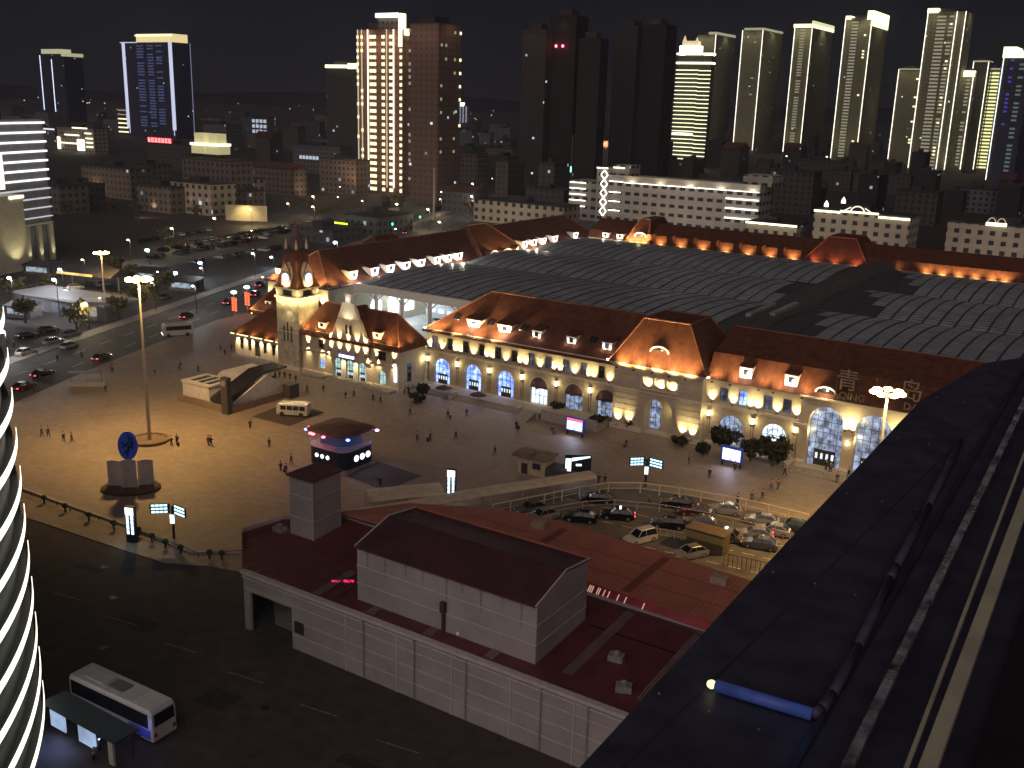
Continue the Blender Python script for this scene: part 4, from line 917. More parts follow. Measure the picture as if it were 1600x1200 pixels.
# vent tower
VT = thing('vent_tower', 'square cream-clad tower with a dark flat roof rising from the shed', 'tower', (-72.2, 74.4, 6.5))
b = MB(w=True); b.box(-73.9, -70.55, 72.3, 76.6, 6.55, 13.4); b.build('wall', m_pw, VT)
b = MB(w=True)
for z in (8.9, 11.4): b.box(-73.95, -70.5, 72.24, 72.298, z, z+.08); b.box(-70.548, -70.5, 72.3, 76.6, z, z+.08)
b.box(-70.57, -70.47, 72.22, 72.32, 6.6, 13.3); b.build('cladding_joints', m_joint, VT)
b = MB(w=True); b.box(-74.1, -70.35, 72.1, 76.8, 13.41, 13.62); b.build('roof', mat('tower_cap', (.09, .035, .035), .6, var=.2), VT)
b = MB(w=True); q = G(447, 806, 8); b.ball((-74.3, 73, 7.2), .09, 6, 4); b.build('beacon', g_lampw, VT)
# taxi-queue canopy
def tube_roof(pts, wid, z, name, label, colr):
    t = thing(name, label, 'canopy', (pts[0][0], pts[0][1], .1)); P = [Vector((p[0], p[1], 0)) for p in pts]
    b = MB(w=True); rings = []
    for i, p in enumerate(P):
        d = (P[min(i+1, len(P)-1)]-P[max(i-1, 0)]).normalized(); n = Vector((-d.y, d.x, 0)); ring = []
        for k in range(9): a = math.pi*k/8; ring.append(p+n*wid/2*math.cos(a)+Vector((0, 0, z+.45*math.sin(a))))
        ring.append(p+n*wid/2*-.98+Vector((0, 0, z-.12))); ring.append(p+n*wid/2*.98+Vector((0, 0, z-.12))); rings.append(ring)
    b.loft(rings); b.build('roof', colr, t, smooth=False)
    L = 0
    for i in range(len(P)-1):
        a, c_ = P[i], P[i+1]; d = (c_-a); n = Vector((-d.y, d.x, 0)).normalized(); m_ = max(1, int(d.length/4.5))
        for k in range(m_+1):
            p = a+d*(k/m_)
            for s in (-1, 1): bb = MB(w=True); q = p+n*s*wid*.42; bb.tube((q.x, q.y, .1), (q.x, q.y, z-.1), .06, n=6); bb.build('post', m_kerb, t)
    return t
m_can = mat('beige_canopy', (.46, .38, .27), .6, var=.12, scale=1)
c1 = [G(560, 803, 2.9), G(640, 790, 2.9), G(760, 768, 2.9), G(860, 752, 2.9), G(925, 742, 2.9)]
tube_roof(c1, 2.6, 2.9, 'queue_canopy', 'long beige barrel canopy over the taxi queue', m_can)
c2 = [G(575, 775, 2.6), G(640, 768, 2.6), G(690, 764, 2.6)]
tube_roof(c2, 4.2, 2.6, 'entrance_canopy', 'short rounded beige canopy left of the glowing totem', m_can)
# ------------------------------------------------------------------ the room's own ledge, just outside the window
m_ledge = mat('ledge_metal', (.042, .043, .064), .55, var=.25, scale=6, bump=.1, spec=.3)
LG = thing('window_ledge', 'dark navy metal ledge outside the window crossing the lower right corner', 'ledge', (-.7, 3, 50.0))
zl = 50.2
def L(u, v, z=None): return G(u, v, zl if z is None else z)
e0 = L(905, 1200); e1 = L(1236, 840); e0 = e0-(e1-e0)*1.5
b = MB(w=True); b.prism([tuple(q[:2]) for q in (e0, Vector((.7, e0.y, 0)), Vector((1.2, L(1640, 552).y, 0)), L(1640, 552), L(1540, 567), L(1440, 624), e1)], zl-.06, zl); pt = b.build('plate', m_ledge, LG)
for k in range(5):                       # joints and screw heads of the cover plates
    q = L(1010, 1085).lerp(L(1470, 605), k/4.3); b = MB(w=True); b.box(q.x+.01, q.x+.42, q.y-.0015, q.y+.0015, zl+.0005, zl+.003); b.build('plate_joint', m_dark, pt)
    for s in (.03, .2, .36):
        b = MB(w=True); b.lathe([(.006, 0), (.005, .003), (.002, .004)], (q.x+s, q.y+.03), 8, z=zl); b.build('screw', mat('screw_steel', (.25, .25, .28), .35, metal=.8, var=.2, scale=30), pt)
def bar(name, a, c_, wd, h, m, z, extra=3.0, ext0=1.0):
    a, c_ = Vector(a), Vector(c_); d = (c_-a).normalized(); a -= d*ext0; c_ += d*extra; n = Vector((-d.y, d.x, 0)).normalized()*wd/2
    b = MB(w=True); b.add([a-n, a+n, c_+n, c_-n]+[v_+Vector((0, 0, h)) for v_ in (a-n, a+n, c_+n, c_-n)], [(3, 2, 1, 0), (4, 5, 6, 7), (0, 1, 5, 4), (1, 2, 6, 5), (2, 3, 7, 6), (3, 0, 4, 7)])
    return b.build(name, m, LG)
bar('seam', L(1180, 1000), L(1500, 690), .006, .003, m_dark, zl, ext0=1)
bar('rail', L(1325, 1200, zl+.06), L(1500, 838, zl+.06), .030, .02, mat('worn_rail', (.42, .41, .42), .25, metal=.6, var=.8, scale=9, bump=.5), zl, 6)
bar('rail_base', L(1240, 1200, zl+.01), L(1450, 838, zl+.01), .02, .012, mat('rail_navy', (.05, .05, .075), .4, metal=.5, var=.3, scale=5), zl, 6)
bar('frame', L(1452, 1200, zl+.12), L(1560, 900, zl+.12), .044, .03, mat('window_frame', (.42, .40, .29), .5, var=.15, scale=5), zl, 5)
bar('frame_lip', L(1418, 1200, zl+.10), L(1530, 900, zl+.10), .012, .02, mat('window_frame'), zl, 5)
bar('sill', L(1640, 1200, zl+.02), L(1700, 900, zl+.02), .36, .02, mat('sill_black', (.012, .010, .014), .7, var=.2, scale=5), zl, 8)
a, c_ = L(1118, 1071, zl+.03), L(1268, 1116, zl+.03)
b = MB(w=True); b.tube(a, c_, .020, n=10); o = b.build('blue_light_tube', mat('blue_tube', (.07, .12, .38), .5, var=.35, scale=14, emit=(.06, .13, .6), es=.05, sample=False), LG, smooth=True)
e_ = a+(a-c_).normalized()*.018; b = MB(w=True); b.ball((a+e_)/2+(a-c_).normalized()*.004, (.016, .016, .014), 10, 6); b.build('tube_cap', glow('cap_glow', (1., .88, .45), 1.3), LG)
lamp('POINT', (c_.x-.02, c_.y-.03, zl+.10), .012, (.1, .35, 1.), LG, r=.02)
b = MB(w=True); b.path([L(u, v, zl+.025) for u, v in ((1268, 1116), (1283, 1108), (1300, 1085), (1340, 1010), (1390, 905), (1400, 885), (1450, 790), (1500, 690))], .018, n=8); b.build('tube_tail', mat('tube_navy', (.05, .05, .08), .5, var=.3, scale=8), LG, smooth=True)
# ------------------------------------------------------------------ round tower at the left edge with light bands on every floor
RT = thing('round_tower', 'curved dark tower at the left edge with a bright white light band on every floor', 'tower', (-110, 20, 0))
Rr = 48.0; tx, ty = -73.5, 42.5            # the edge seen against the square
dv = Vector((tx, ty, 0)).normalized(); nl = Vector((-dv.y, dv.x, 0)); ce = Vector((tx, ty, 0))+nl*Rr
b = MB(w=True); b.lathe([(Rr-.5, 0), (Rr-.5, 37)], (ce.x, ce.y), 96); b.build('facade', mat('tower_glass', (.012, .014, .013), .6, var=.3, scale=.3, spec=.2), RT)
k = 0
at_ = math.atan2(-nl.y, -nl.x); sg_ = 1 if (Matrix.Rotation(.5, 2) @ Vector((-nl.x, -nl.y))).dot(Vector((-dv.x, -dv.y))) > 0 else -1
for z in [35.6-3.22*i for i in range(11)]:
    b = MB(w=True); b.ring((ce.x, ce.y), Rr-.49, Rr+.05, z-.62, z-.5, 120); b.build('floor_edge', m_dark, RT)
    b = MB(w=True); n = 120; R1 = Rr+.32
    b.arcband((ce.x, ce.y), Rr+.26, R1, z-.38, z+.28, at_-sg_*.012, at_+sg_*1.9); b.build('light_band', glow('band_white', (1., .97, .80), 1.6, sample=False), RT)
# stains, gutters and plant on the shed, each fixed to it
m_rust = mat('rust_streak', (.16, .08, .05), .8, var=.4, scale=3)
rs = random.Random(9)
for i in range(7):
    X = -56+i*6.1+rs.uniform(-1, 1); b = MB(w=True); b.tube((X, 63.55, .1), (X, 63.55, 6.0), .06, n=6); b.box(X-.14, X+.14, 63.45, 63.62, 5.9, 6.12); b.build('downpipe', mat('downpipe', (.22, .20, .20), .6, var=.2), SH)
for i, (X, Y) in enumerate(((-75.2, 72.0), (-62, 70.6), (-33.5, 70.0), (-26.5, 73.0), (-31, 66.5))):
    b = MB(w=True); z = zr_(Y); b.rbox((X, Y, z), 1.3, .9, .55, .1*i); b.lathe([(.28, .55), (.28, .75), (.34, .78), (.05, .95)], (X, Y), 10, z=z); b.build('roof_vent', mat('vent_grey', (.20, .19, .19), .6, var=.25, scale=3), SH)
b = MB(w=True); b.path([(-37.5, 77.6, zr_(77.6)+.12), (-28, 77.3, zr_(77.3)+.12), (-20, 77.0, zr_(77)+.12)], .07, n=5); b.path([(-66, 69, zr_(69)+.1), (-60.5, 67.5, zr_(67.5)+.1), (-60.2, 64.6, zr_(64.6)+.1)], .05, n=5); b.build('cable_run', m_dark, SH)
for i, (X, Y) in enumerate(((-31, 86.5), (-52, 87.5))):
    b = MB(w=True); b.rbox((X, Y, 8.005), 1.6, 1.0, .7, .15*i); b.build('roof_unit', mat('unit_beige', (.28, .22, .17), .6, var=.2, scale=2), SH)
for i in range(9):
    X = -57+i*2.1+rs.uniform(-.4, .4); w_ = rs.uniform(.08, .22); b = MB(w=True); h_ = rs.uniform(1.0, 2.8); b.add([(X-w_, 65.692, 11.7), (X+w_, 65.692, 11.7), (X+w_*.4, 65.692, 11.7-h_), (X-w_*.3, 65.692, 11.7-h_*.9)], [(0, 3, 2, 1)]); b.build('stain', mat('cladding_stain', (.20, .175, .17), .7, var=.3, scale=2), up)
# the near street: markings, drains, patches
mb = MB(w=True)
for k in range(9):
    x = -112+k*9; mb.add([(x, 57, .012), (x+4, 57.6, .012), (x+4, 57.75, .012), (x, 57.15, .012)], [(0, 1, 2, 3)])
mb.build('lane_marking', mat('worn_paint', (.16, .145, .13), .8, var=.5, scale=3), kind='structure')
for i, (x, y) in enumerate(((-88, 60), (-80, 53), (-60, 55), (-52, 49), (-95, 64))):
    b = MB(w=True); b.lathe([(.42, .004), (.42, .016), (.05, .018)], (x, y), 14); b.build('manhole_cover', mat('cast_iron', (.03, .03, .03), .5, metal=.5, var=.3, scale=6), label='round cast iron manhole cover in the dark near street, %s listed' % ordn(i), cat='manhole cover', group='manhole covers in the near street')
mh_ = [o for o in COL.objects if o.get('category') == 'manhole cover']; rank(mh_, 'round cast iron manhole cover in the dark near street, {n} from the left')
for i, (x, y, w_, d_) in enumerate(((-84, 57, 5, 2.2), (-66, 52, 3.4, 3), (-98, 62, 4, 1.5), (-50, 53, 6, 1.6))):
    sheet('road_patch', [(x, y), (x+w_, y+.3), (x+w_-.2, y+d_), (x+.2, y+d_-.3)], .008+.0005*i, mat('patch_asphalt', (.028, .022, .022), .9, var=.3, scale=1))
# ------------------------------------------------------------------ high mast lamps
m_pole = mat('galvanised_pole', (.38, .33, .28), .5, metal=.2, var=.1, scale=2)
g_sod = glow('sodium', (1., .72, .22), 28.)
SOD = (1., .60, .20)
def high_mast(base, h, label, pw, planter=True):
    t = thing('high_mast_lamp', label, 'lamp', (base[0], base[1], .1), group='high mast lamps')
    b = MB(w=True); b.tube((base[0], base[1], .1), (base[0], base[1], h), .30, .13, n=10); b.build('mast', m_pole, t)
    b = MB(w=True); b.path([(base[0]+1.35*math.cos(a*math.pi/6), base[1]+1.35*math.sin(a*math.pi/6), h-.2) for a in range(13)], .06, n=5)
    for a in range(4): b.tube((base[0], base[1], h-.1), (base[0]+1.35*math.cos(a*math.pi/2), base[1]+1.35*math.sin(a*math.pi/2), h-.2), .05, n=5)
    b.build('ring', m_pole, t)
    for k in range(7):
        a = k*2*math.pi/7; x, y = base[0]+1.5*math.cos(a), base[1]+1.5*math.sin(a)
        b = MB(w=True); b.ball((x, y, h-.35), (.58, .58, .26), 8, 5); b.build('lamp_head', g_sod, t, smooth=True)
    lamp('SPOT', (base[0], base[1], h-1.0), pw, SOD, t, aim=(base[0], base[1]+.01, 0), angle=158, blend=1.0, r=1.2)
    if planter:
        b = MB(w=True); b.lathe([(2.9, .1), (3.0, .55), (2.6, .6), (2.5, .35), (.3, .36)], base, 24); b.build('planter', mat('planter_stone', (.16, .11, .075), .85, var=.2, scale=2), t)
    return t
mb_ = G(234, 690); high_mast((mb_.x, mb_.y), 25.6, 'tall high mast with sodium lamps standing on a round planter in the square', 37000)
m2 = G(1387, 615, 21); high_mast((m2.x, m2.y), 21.5, 'high mast with sodium lamps rising behind the ledge, before the great arches', 36000, planter=False)
m3 = G(158, 396, 11); high_mast((m3.x, m3.y), 11.5, 'small far sodium mast lamp across the street, left of the big one', 9000, planter=False)

# ------------------------------------------------------------------ blue disc sculpture
p = G(205, 765); SC_ = thing('emblem_sculpture', 'upright blue disc on three white curved panels in the square', 'sculpture', (p.x, p.y, .1), rz=math.radians(42)); SC_.scale = (1.0, 1.1, 1.15)
b = MB(); b.lathe([(4.6, 0), (4.6, .25), (4.2, .45), (.1, .45)], n=24, sx=.85, sy=.55); b.build('bed', mat('flower_bed', (.09, .05, .03), .95, var=.4, scale=3), SC_)
for k, a in enumerate((-1, 0, 1)):
    b = MB(); n = 6; R = []
    for j in range(n+1):
        t = -.5+j/n; x = a*2.0+t*1.9; y = -.2-.8*(1-(x/3.2)**2)*.6+(.55 if a else 0)
        R.append([(x, y, .45), (x, y+.22, .45), (x, y+.22, 3.7-abs(a)*.25+.15*math.cos(t*3)), (x, y, 3.7-abs(a)*.25+.15*math.cos(t*3))])
    b.loft(R); b.build('panel', mat('panel_white', (.50, .47, .46), .6, var=.1, scale=1), SC_)
b = MB(); n = 28; R1 = 1.75
b.loft([[(R1*.72*math.cos(2*math.pi*i/n), y, 5.4+R1*math.sin(2*math.pi*i/n)) for i in range(n)] for y in (-.16, .16)]); dsk = b.build('disc', mat('disc_blue', (.045, .085, .42), .45, var=.12, scale=2, emit=(.05, .10, .6), es=.06, sample=False), SC_)
b = MB()
for (xa, za, xb, zb, bend) in ((-.75, 5.2, .1, 6.75, .5), (-.5, 4.5, .55, 6.5, .35), (-.1, 4.1, .95, 5.9, -.3), (-.8, 5.9, .8, 5.1, -.25)):
    P = [(xa+(xb-xa)*t/8+bend*math.sin(math.pi*t/8), -.2, za+(zb-za)*t/8) for t in range(9)]; b.path(P, .10, n=5)
b.build('relief', mat('disc_navy', (.015, .02, .11), .5, var=.1), dsk)

# ------------------------------------------------------------------ subway entrance
SE = thing('subway_entrance', 'white subway entrance with glass parapets, a dark pylon and a sloping escalator roof', 'subway entrance', (-134, 118, .1))
m_sw = mat('subway_white', (.66, .60, .52), .6, var=.1, scale=1)
m_gl = mat('parapet_glass', (.10, .13, .15), .15, var=.2, scale=.6, spec=.7)
b = MB(w=True); b.box(-141, -129.2, 111.9, 112.2, .1, 1.3); b.box(-128.0, -127.7, 112.2, 128, .1, 1.3); b.box(-141, -128, 128, 128.3, .1, 1.3); b.build('parapet', mat('parapet_stone', (.22, .15, .10), .7, var=.15, scale=1.5), SE)
b = MB(w=True); b.box(-141, -134.3, 113.2, 118.5, .1, 3.3); b.box(-141.2, -134.1, 113, 118.7, 3.31, 3.6); b.build('stair_house', m_sw, SE)
b = MB(w=True)
for i in range(3): b.box(-139.8+i*1.9, -138.7+i*1.9, 114, 117.8, 3.61, 3.68)
b.build('roof_light', m_gl, SE)
b = MB(w=True); b.prismX([(113.0, .1), (113.0, 1.6), (120.5, 3.2), (120.5, .1)], -134.0, -130.4); b.build('glass_screen', mat('blue_screen', (.30, .42, .48), .2, var=.2, scale=.5, spec=.7), SE)
b = MB(w=True); R = []
for j in range(9): a = math.pi*j/8; R.append([(-138.5-3.0*math.cos(a)*1., 121.0, 1.2+2.9*math.sin(a)), (-138.5-3.0*math.cos(a), 127.5, 1.2+2.9*math.sin(a))])
for q_, w_ in zip(R, R[1:]): b.quad(q_[0], w_[0], w_[1], q_[1])
b.add([r[0] for r in R], [tuple(range(9))]); b.add([r[1] for r in R], [tuple(range(8, -1, -1))]); b.box(-141.5, -135.5, 121, 127.5, .1, 1.2); b.build('rear_dome', m_sw, SE)
b = MB(w=True); b.box(-129.2, -127.7, 111.4, 112.4, .1, 6.4); b.build('pylon', mat('pylon_dark', (.06, .055, .06), .4, var=.15, scale=1), SE)
b = MB(w=True); b.box(-128.9, -128.0, 111.3, 111.39, 5.0, 5.9); b.build('emblem', mat('pylon_emblem', (.25, .2, .2), .5, var=.1), SE)
b = MB(w=True); b.prismX([(112.6, 1.3), (112.6, 1.9), (121.5, 5.3), (127.0, 5.3), (127.0, 4.9), (121.5, 4.9)], -133.3, -129.4); b.build('escalator_roof', mat('dark_glazing', (.03, .028, .03), .2, var=.2, scale=1, spec=.6), SE)
b = MB(w=True); b.prismX([(113.2, .1), (113.2, 1.1), (121.6, 4.8), (127.6, 1.2), (127.6, .1)], -129.2, -128.8); b.build('side_wall', m_sw, SE)
b = MB(w=True); b.box(-128.2, -126.4, 124.6, 126.8, .1, 2.6); b.build('lift_box', mat('lift_dark', (.07, .05, .045), .5, var=.1), SE)

# ------------------------------------------------------------------ police kiosk
pk = G(520, 742); PKx, PKy = -96.4, 104.9
PK = thing('police_kiosk', 'two-storey rounded police kiosk with red and blue lights under its wide roof', 'kiosk', (PKx, PKy, .1), rz=0)
def rrect(w, d, r, n=5):
    P = []
    for cx_, cy_, a0 in ((w/2-r, d/2-r, 0), (-w/2+r, d/2-r, 90), (-w/2+r, -d/2+r, 180), (w/2-r, -d/2+r, 270)):
        for i in range(n+1): a = math.radians(a0+90*i/n); P.append((cx_+r*math.cos(a), cy_+r*math.sin(a)))
    return P
b = MB(); b.prism(rrect(6.6, 6.0, .8), 0, .75); b.build('base', m_kerb, PK)
b = MB(); b.prism(rrect(7.4, 6.8, 1.6), .76, 3.35); b.build('lower_storey', mat('kiosk_navy', (.012, .016, .03), .35, var=.2, scale=1), PK)
b = MB(); b.prism(rrect(7.55, 6.95, 1.65), 3.36, 3.5); P = rrect(7.5, 6.9, 1.65); b.path([(x, y, 4.15) for x, y in P+[P[0]]], .05, n=5)
for x, y in P[::3]: b.tube((x, y, 3.5), (x, y, 4.15), .04, n=4)
b.build('balcony_rail', mat('rail_light', (.45, .47, .5), .4, metal=.4, var=.1), PK)
b = MB(); b.prism(rrect(5.0, 4.6, 1.0), 3.51, 5.6); b.build('upper_storey', mat('kiosk_glass', (.03, .05, .10), .2, var=.3, scale=1.2, emit=(.2, .3, .7), es=.05, sample=False), PK)
b = MB(); P = rrect(8.2, 7.6, 1.6)
b.loft([[(x*.98, y*.98, 5.61) for x, y in P], [(x, y, 5.75) for x, y in P], [(x*.8, y*.8, 6.1) for x, y in P], [(x*.2, y*.2, 6.45) for x, y in P]]); b.build('roof', mat('kiosk_roof', (.10, .055, .045), .6, var=.2, scale=1), PK)
g_red, g_blu = glow('beacon_red', (1., .08, .12), 9.), glow('beacon_blue', (.10, .22, 1.), 9.)
g_cy = glow('disc_ice', (.75, .95, 1.), 3.0)
for x, y, g_ in ((-3.9, -1.8, g_red), (-3.6, -2.7, g_blu), (-2.0, -3.55, g_red), (-1.5, -3.6, g_red), (.4, -3.7, g_red), (3.7, -2.7, g_blu), (3.95, 2.6, glow('beacon_pink', (1., .4, .9), 7.))):
    b = MB(); x *= 1.10; y *= 1.12; b.ball((x, y, 5.5), (.3, .3, .16), 8, 5); b.build('beacon', g_, PK)
    if g_ is g_blu and x < 0: lamp('POINT', (PKx+x-.3, PKy+y-.3, 5.2), 90, (.12, .22, 1.), PK, r=.1)
    elif g_ is g_red and x > -3: lamp('POINT', (PKx+x, PKy+y-.3, 5.2), 22, (1., .08, .1), PK, r=.1)
lamp('POINT', (PKx+3.9, PKy+3.2, 5.2), 60, (.7, .35, 1.), PK, r=.1)
for i in range(3):
    b = MB(); b.tube((-1.6+i*1.05, -3.41, 2.2), (-1.6+i*1.05, -3.46, 2.2), .3, n=12); b.build('lit_disc', g_cy, PK)
    b = MB(); b.tube((3.71, -.9+i*1.25, 2.1), (3.76, -.9+i*1.25, 2.1), .46, n=14); b.build('lit_disc', g_cy, PK)

# ------------------------------------------------------------------ totems, finger posts, video screens
g_tot = glow('totem_ice', (.66, .90, 1.), 1.9); m_sig = mat('sign_black', (.015, .015, .022), .5, var=.1)
def totem(u, v, label, h=4.6, w=1.25, rz=.35):
    p = G(u, v); t = thing('lit_totem', label, 'sign', (p.x, p.y, .1), rz=rz, group='glowing totem signs')
    b = MB(); b.box(-w/2, w/2, -.22, .22, 0, h); b.build('casing', m_sig, t)
    b = MB(); b.box(-w*.42, w*.42, -.27, -.221, h-1.05, h-.15); b.build('head_panel', glow('totem_white', (.95, .97, 1.), 2.), t)
    for s in (-1, 1):
        b = MB()
        for k in range(4): b.box(s*w*.24-w*.12, s*w*.24+w*.12, -.27, -.221, h-1.95-k*.62+.3, h-1.95-k*.62+.82)
        b.build('lettering_column', g_tot, t)
    lamp('POINT', (p.x, p.y-1.0, 3), 45, (.7, .9, 1.), t, r=.2); return t
totem(207, 848, 'glowing white totem sign on the kerb at the near edge of the square')
totem(705, 784, 'glowing white totem sign between the two beige canopies')
totem(106, 478, 'glowing blue-white totem sign across the street at far left', 4.2, 1.7)
totem(276, 446, 'glowing pale cyan totem sign beyond the street, upper left', 4.0, 1.5)
def finger(u, v, label):
    p = G(u, v); t = thing('finger_post', label, 'sign', (p.x, p.y, .1), rz=.5, group='lit finger posts')
    b = MB(); b.tube((0, 0, 0), (0, 0, 4.2), .16, n=8); b.build('post', m_sig, t)
    for s, a in ((-1, .25), (1, -.55)):
        for k in range(3):
            T = Matrix.Rotation(a, 4, 'Z'); z = 4.15-k*.42
            b = MB(T=T); b.box(min(s*.25, s*2.6), max(s*.25, s*2.6), -.06, .06, z, z+.36); arm = b.build('arm', m_sig, t)
            b = MB(T=T)
            for j in range(4): X = s*(.75+j*.48); b.box(X-.19, X+.19, -.10, -.061, z+.07, z+.28)
            b.build('lettering', glow('finger_cyan', (.45, .80, 1.), 2.6), arm)
    b = MB(); b.box(-.26, .26, -.24, -.15, 2.0, 3.1); b.build('map_panel', g_tot, t)
finger(272, 842, 'lit black finger post beside the kerb near the lower left of the square')
finger(1008, 762, 'lit black finger post by the white railing in front of the gate pavilion')
def screen(u, v, label, red):
    p = G(u, v); t = thing('video_screen', label, 'screen', (p.x, p.y, .1), rz=-.04, group='video screens'); t.scale = (.78, .78, .78)
    b = MB(); b.box(-2.2, 2.2, -.25, .25, 1.0, 4.0); b.build('housing', mat('screen_blue', (.02, .03, .15), .4, var=.1, emit=(.03, .06, .5), es=.25, sample=False), t)
    b = MB(); b.box(-1.85, 1.85, -.30, -.251, 1.3, 3.2 if red else 3.6); b.build('picture', glow('screen_pic', (.50, .72, 1.), 1.35, vary=.45, scale=.9, col2=(1., 1., .95), sample=True), t)
    if red: b = MB(); b.box(-1.9, 1.9, -.30, -.251, 3.32, 3.75); b.build('red_banner', glow('banner_red', (1., .12, .22), 1.6), t)
    for X in (-1.85, 1.85): b = MB(); b.box(X-.15, X+.15, -.2, .2, 0, 1); b.build('leg', m_dark, t)
    lamp('SPOT', (p.x, p.y-.7, 2.6), 330, (.62, .66, 1.), t, aim=(p.x, p.y-6, 0), angle=150, r=.6)
screen(898, 682, 'bright video screen with a red banner line, beside the dark hedge', True)
screen(1142, 730, 'bright blue-white video screen in front of the dark trees', False)

# ------------------------------------------------------------------ booth, parked trolley bus, small structures
p = G(826, 744); BO = thing('ticket_booth', 'small cream booth with a flat slatted roof in the square', 'booth', (p.x, p.y+2, .1), rz=.08)
b = MB(); b.box(-2.2, 2.2, -1.6, 1.6, 0, 2.5); b.build('wall', mat('booth_cream', (.42, .34, .22), .7, var=.1), BO)
b = MB(); b.box(-3.1, 2.6, -2.0, 2.0, 2.51, 2.72); b.box(-2.9, -.2, -1.6, .2, 2.73, 3.0); b.build('roof', mat('booth_roof', (.18, .14, .10), .7, var=.2, scale=1), BO)
b = MB(); b.box(-1.6, -.6, -1.66, -1.6, 0, 1.6); b.box(.2, 1.5, -1.65, -1.61, 1.0, 1.9); b.build('hatch', m_dark, BO)
b = MB(); b.box(2.3, 5.0, -1.5, 1.4, 0, 1.5); b.build('stall', mat('stall_dark', (.06, .05, .06), .7, var=.3, scale=1), BO)
p = G(902, 748); t = thing('led_sign', 'blue-white lit pictogram sign at the end of the queue canopy', 'sign', (p.x, p.y, .1), rz=.6)
b = MB(); b.box(-1.9, 1.9, -.12, .12, 1.0, 3.5); b.box(-.1, .1, -.1, .1, 0, 1.0); b.build('board', m_sig, t)
b = MB(); b.box(-1.8, -1.0, -.17, -.121, 1.1, 3.0); b.prismY([(-.9, 2.6), (1.7, 3.2), (1.7, 3.4), (-.9, 3.1)], -.17, -.121); b.box(-.3, .5, -.17, -.121, 1.9, 2.2); b.build('lit_arrow', g_tot, t)
p = G(1100, 862); t = thing('service_hut', 'yellow-banded brown hut below the parked taxis', 'hut', (p.x, p.y+1, .12), rz=-.02)
b = MB(); b.box(-2.4, 2.4, -1.1, 1.1, 0, 2.4); b.build('wall', mat('hut_brown', (.10, .07, .035), .8, var=.2), t)
b = MB(); b.box(-2.45, 2.45, -1.15, -1.101, 1.3, 2.2); b.build('yellow_band', mat('hut_yellow', (.28, .23, .07), .7, var=.1), t)
b = MB(); b.box(-2.6, 2.6, -1.3, 1.3, 2.41, 2.55); b.build('roof', mat('hut_roof', (.15, .10, .06), .8, var=.1), t)
# fenced plot with the little white minibus, and other dark grates in the paving
sheet('paving_plot', [tuple(G(u, v)[:2]) for u, v in ((393, 652), (452, 667), (508, 645), (450, 630))], .118, mat('grate_dark', (.07, .05, .04), .9, var=.3, scale=2))
sheet('paving_plot', [tuple(G(u, v)[:2]) for u, v in ((540, 745), (600, 768), (660, 745), (590, 722))], .118, mat('grate_dark2', (.085, .065, .07), .9, var=.3, scale=2))
# ------------------------------------------------------------------ railings
def railing(pts, label, colr, h=1.15, step=2.2, r=.07, name='railing', group='railings', mid=True):
    P = [Vector((q[0], q[1], .1)) for q in pts]; t = thing(name, label, 'railing', P[0], group=group)
    b = MB(w=True); b.path([p_+Vector((0, 0, h)) for p_ in P], r, n=5); b.build('top_rail', colr, t)
    if mid: b = MB(w=True); b.path([p_+Vector((0, 0, h*.45)) for p_ in P], r*.45, n=4); b.build('lower_rail', colr, t)
    for a, c_ in zip(P, P[1:]):
        n_ = max(1, int((c_-a).length/step))
        for k in range(n_): q = a+(c_-a)*(k/n_); b = MB(w=True); b.tube(q, q+Vector((0, 0, h)), r, n=5); b.build('post', colr, t)
m_rail = mat('rail_cream', (.46, .40, .31), .6, var=.08, scale=2)
def gp(L_): return [tuple(G(u, v)[:2]) for u, v in L_]
railing(gp([(770, 806), (850, 790), (905, 778), (950, 771), (1000, 771), (1060, 779), (1130, 791), (1200, 806), (1262, 822)]), 'cream curved railing along the upper edge of the taxi rank', m_rail, h=1.5, step=2.6, r=.10)
railing(gp([(800, 822), (860, 806), (910, 797), (960, 794), (1030, 801), (1110, 815), (1180, 832), (1230, 846)]), 'thinner inner railing between the two rows of taxis', m_rail, h=1.1, step=2.6, r=.045)
railing(gp([(1020, 838), (1075, 848), (1080, 856)]), 'short picket railing beside the white car', m_rail, h=1.1, step=.8, r=.04)
railing(gp([(1130, 885), (1215, 905)]), 'dark iron railing beside the ledge at the end of the taxi rank', m_dark, h=1.6, step=.5, r=.04)
m_bol = mat('bollard_dark', (.05, .035, .03), .8, var=.2, scale=3)
railing(gp([(28, 768), (110, 800), (200, 830), (285, 862), (310, 872), (380, 868)]), 'dark chain railing along the near edge of the square', m_bol, h=.55, step=2.4, r=.05, mid=False)
bo = []
for i, (u, v) in enumerate(((38, 772), (75, 786), (108, 799), (145, 813), (184, 826), (222, 836), (243, 846), (264, 855), (288, 864), (333, 872), (352, 873))):
    p = G(u, v)
    if i == 0:
        proto = thing('bollard', 'x', 'bollard', (p.x, p.y-.5, .1), group='round dark shrubs and bollards on the edge of the square'); b = MB(); b.tube((0, 0, 0), (0, 0, .6), .12, n=8); b.build('stem', m_bol, proto)
        b = MB(); b.ball((0, 0, .85), (.38, .38, .34), 8, 6); b.build('cap', m_bol, proto); fam = family(proto); bo.append(proto)
    else: bo.append(copy_tree(proto, fam, Vector((p.x, p.y-.5, .1))))
rank(bo, 'dark round-capped bollard on the near edge of the square, {n} from the left')
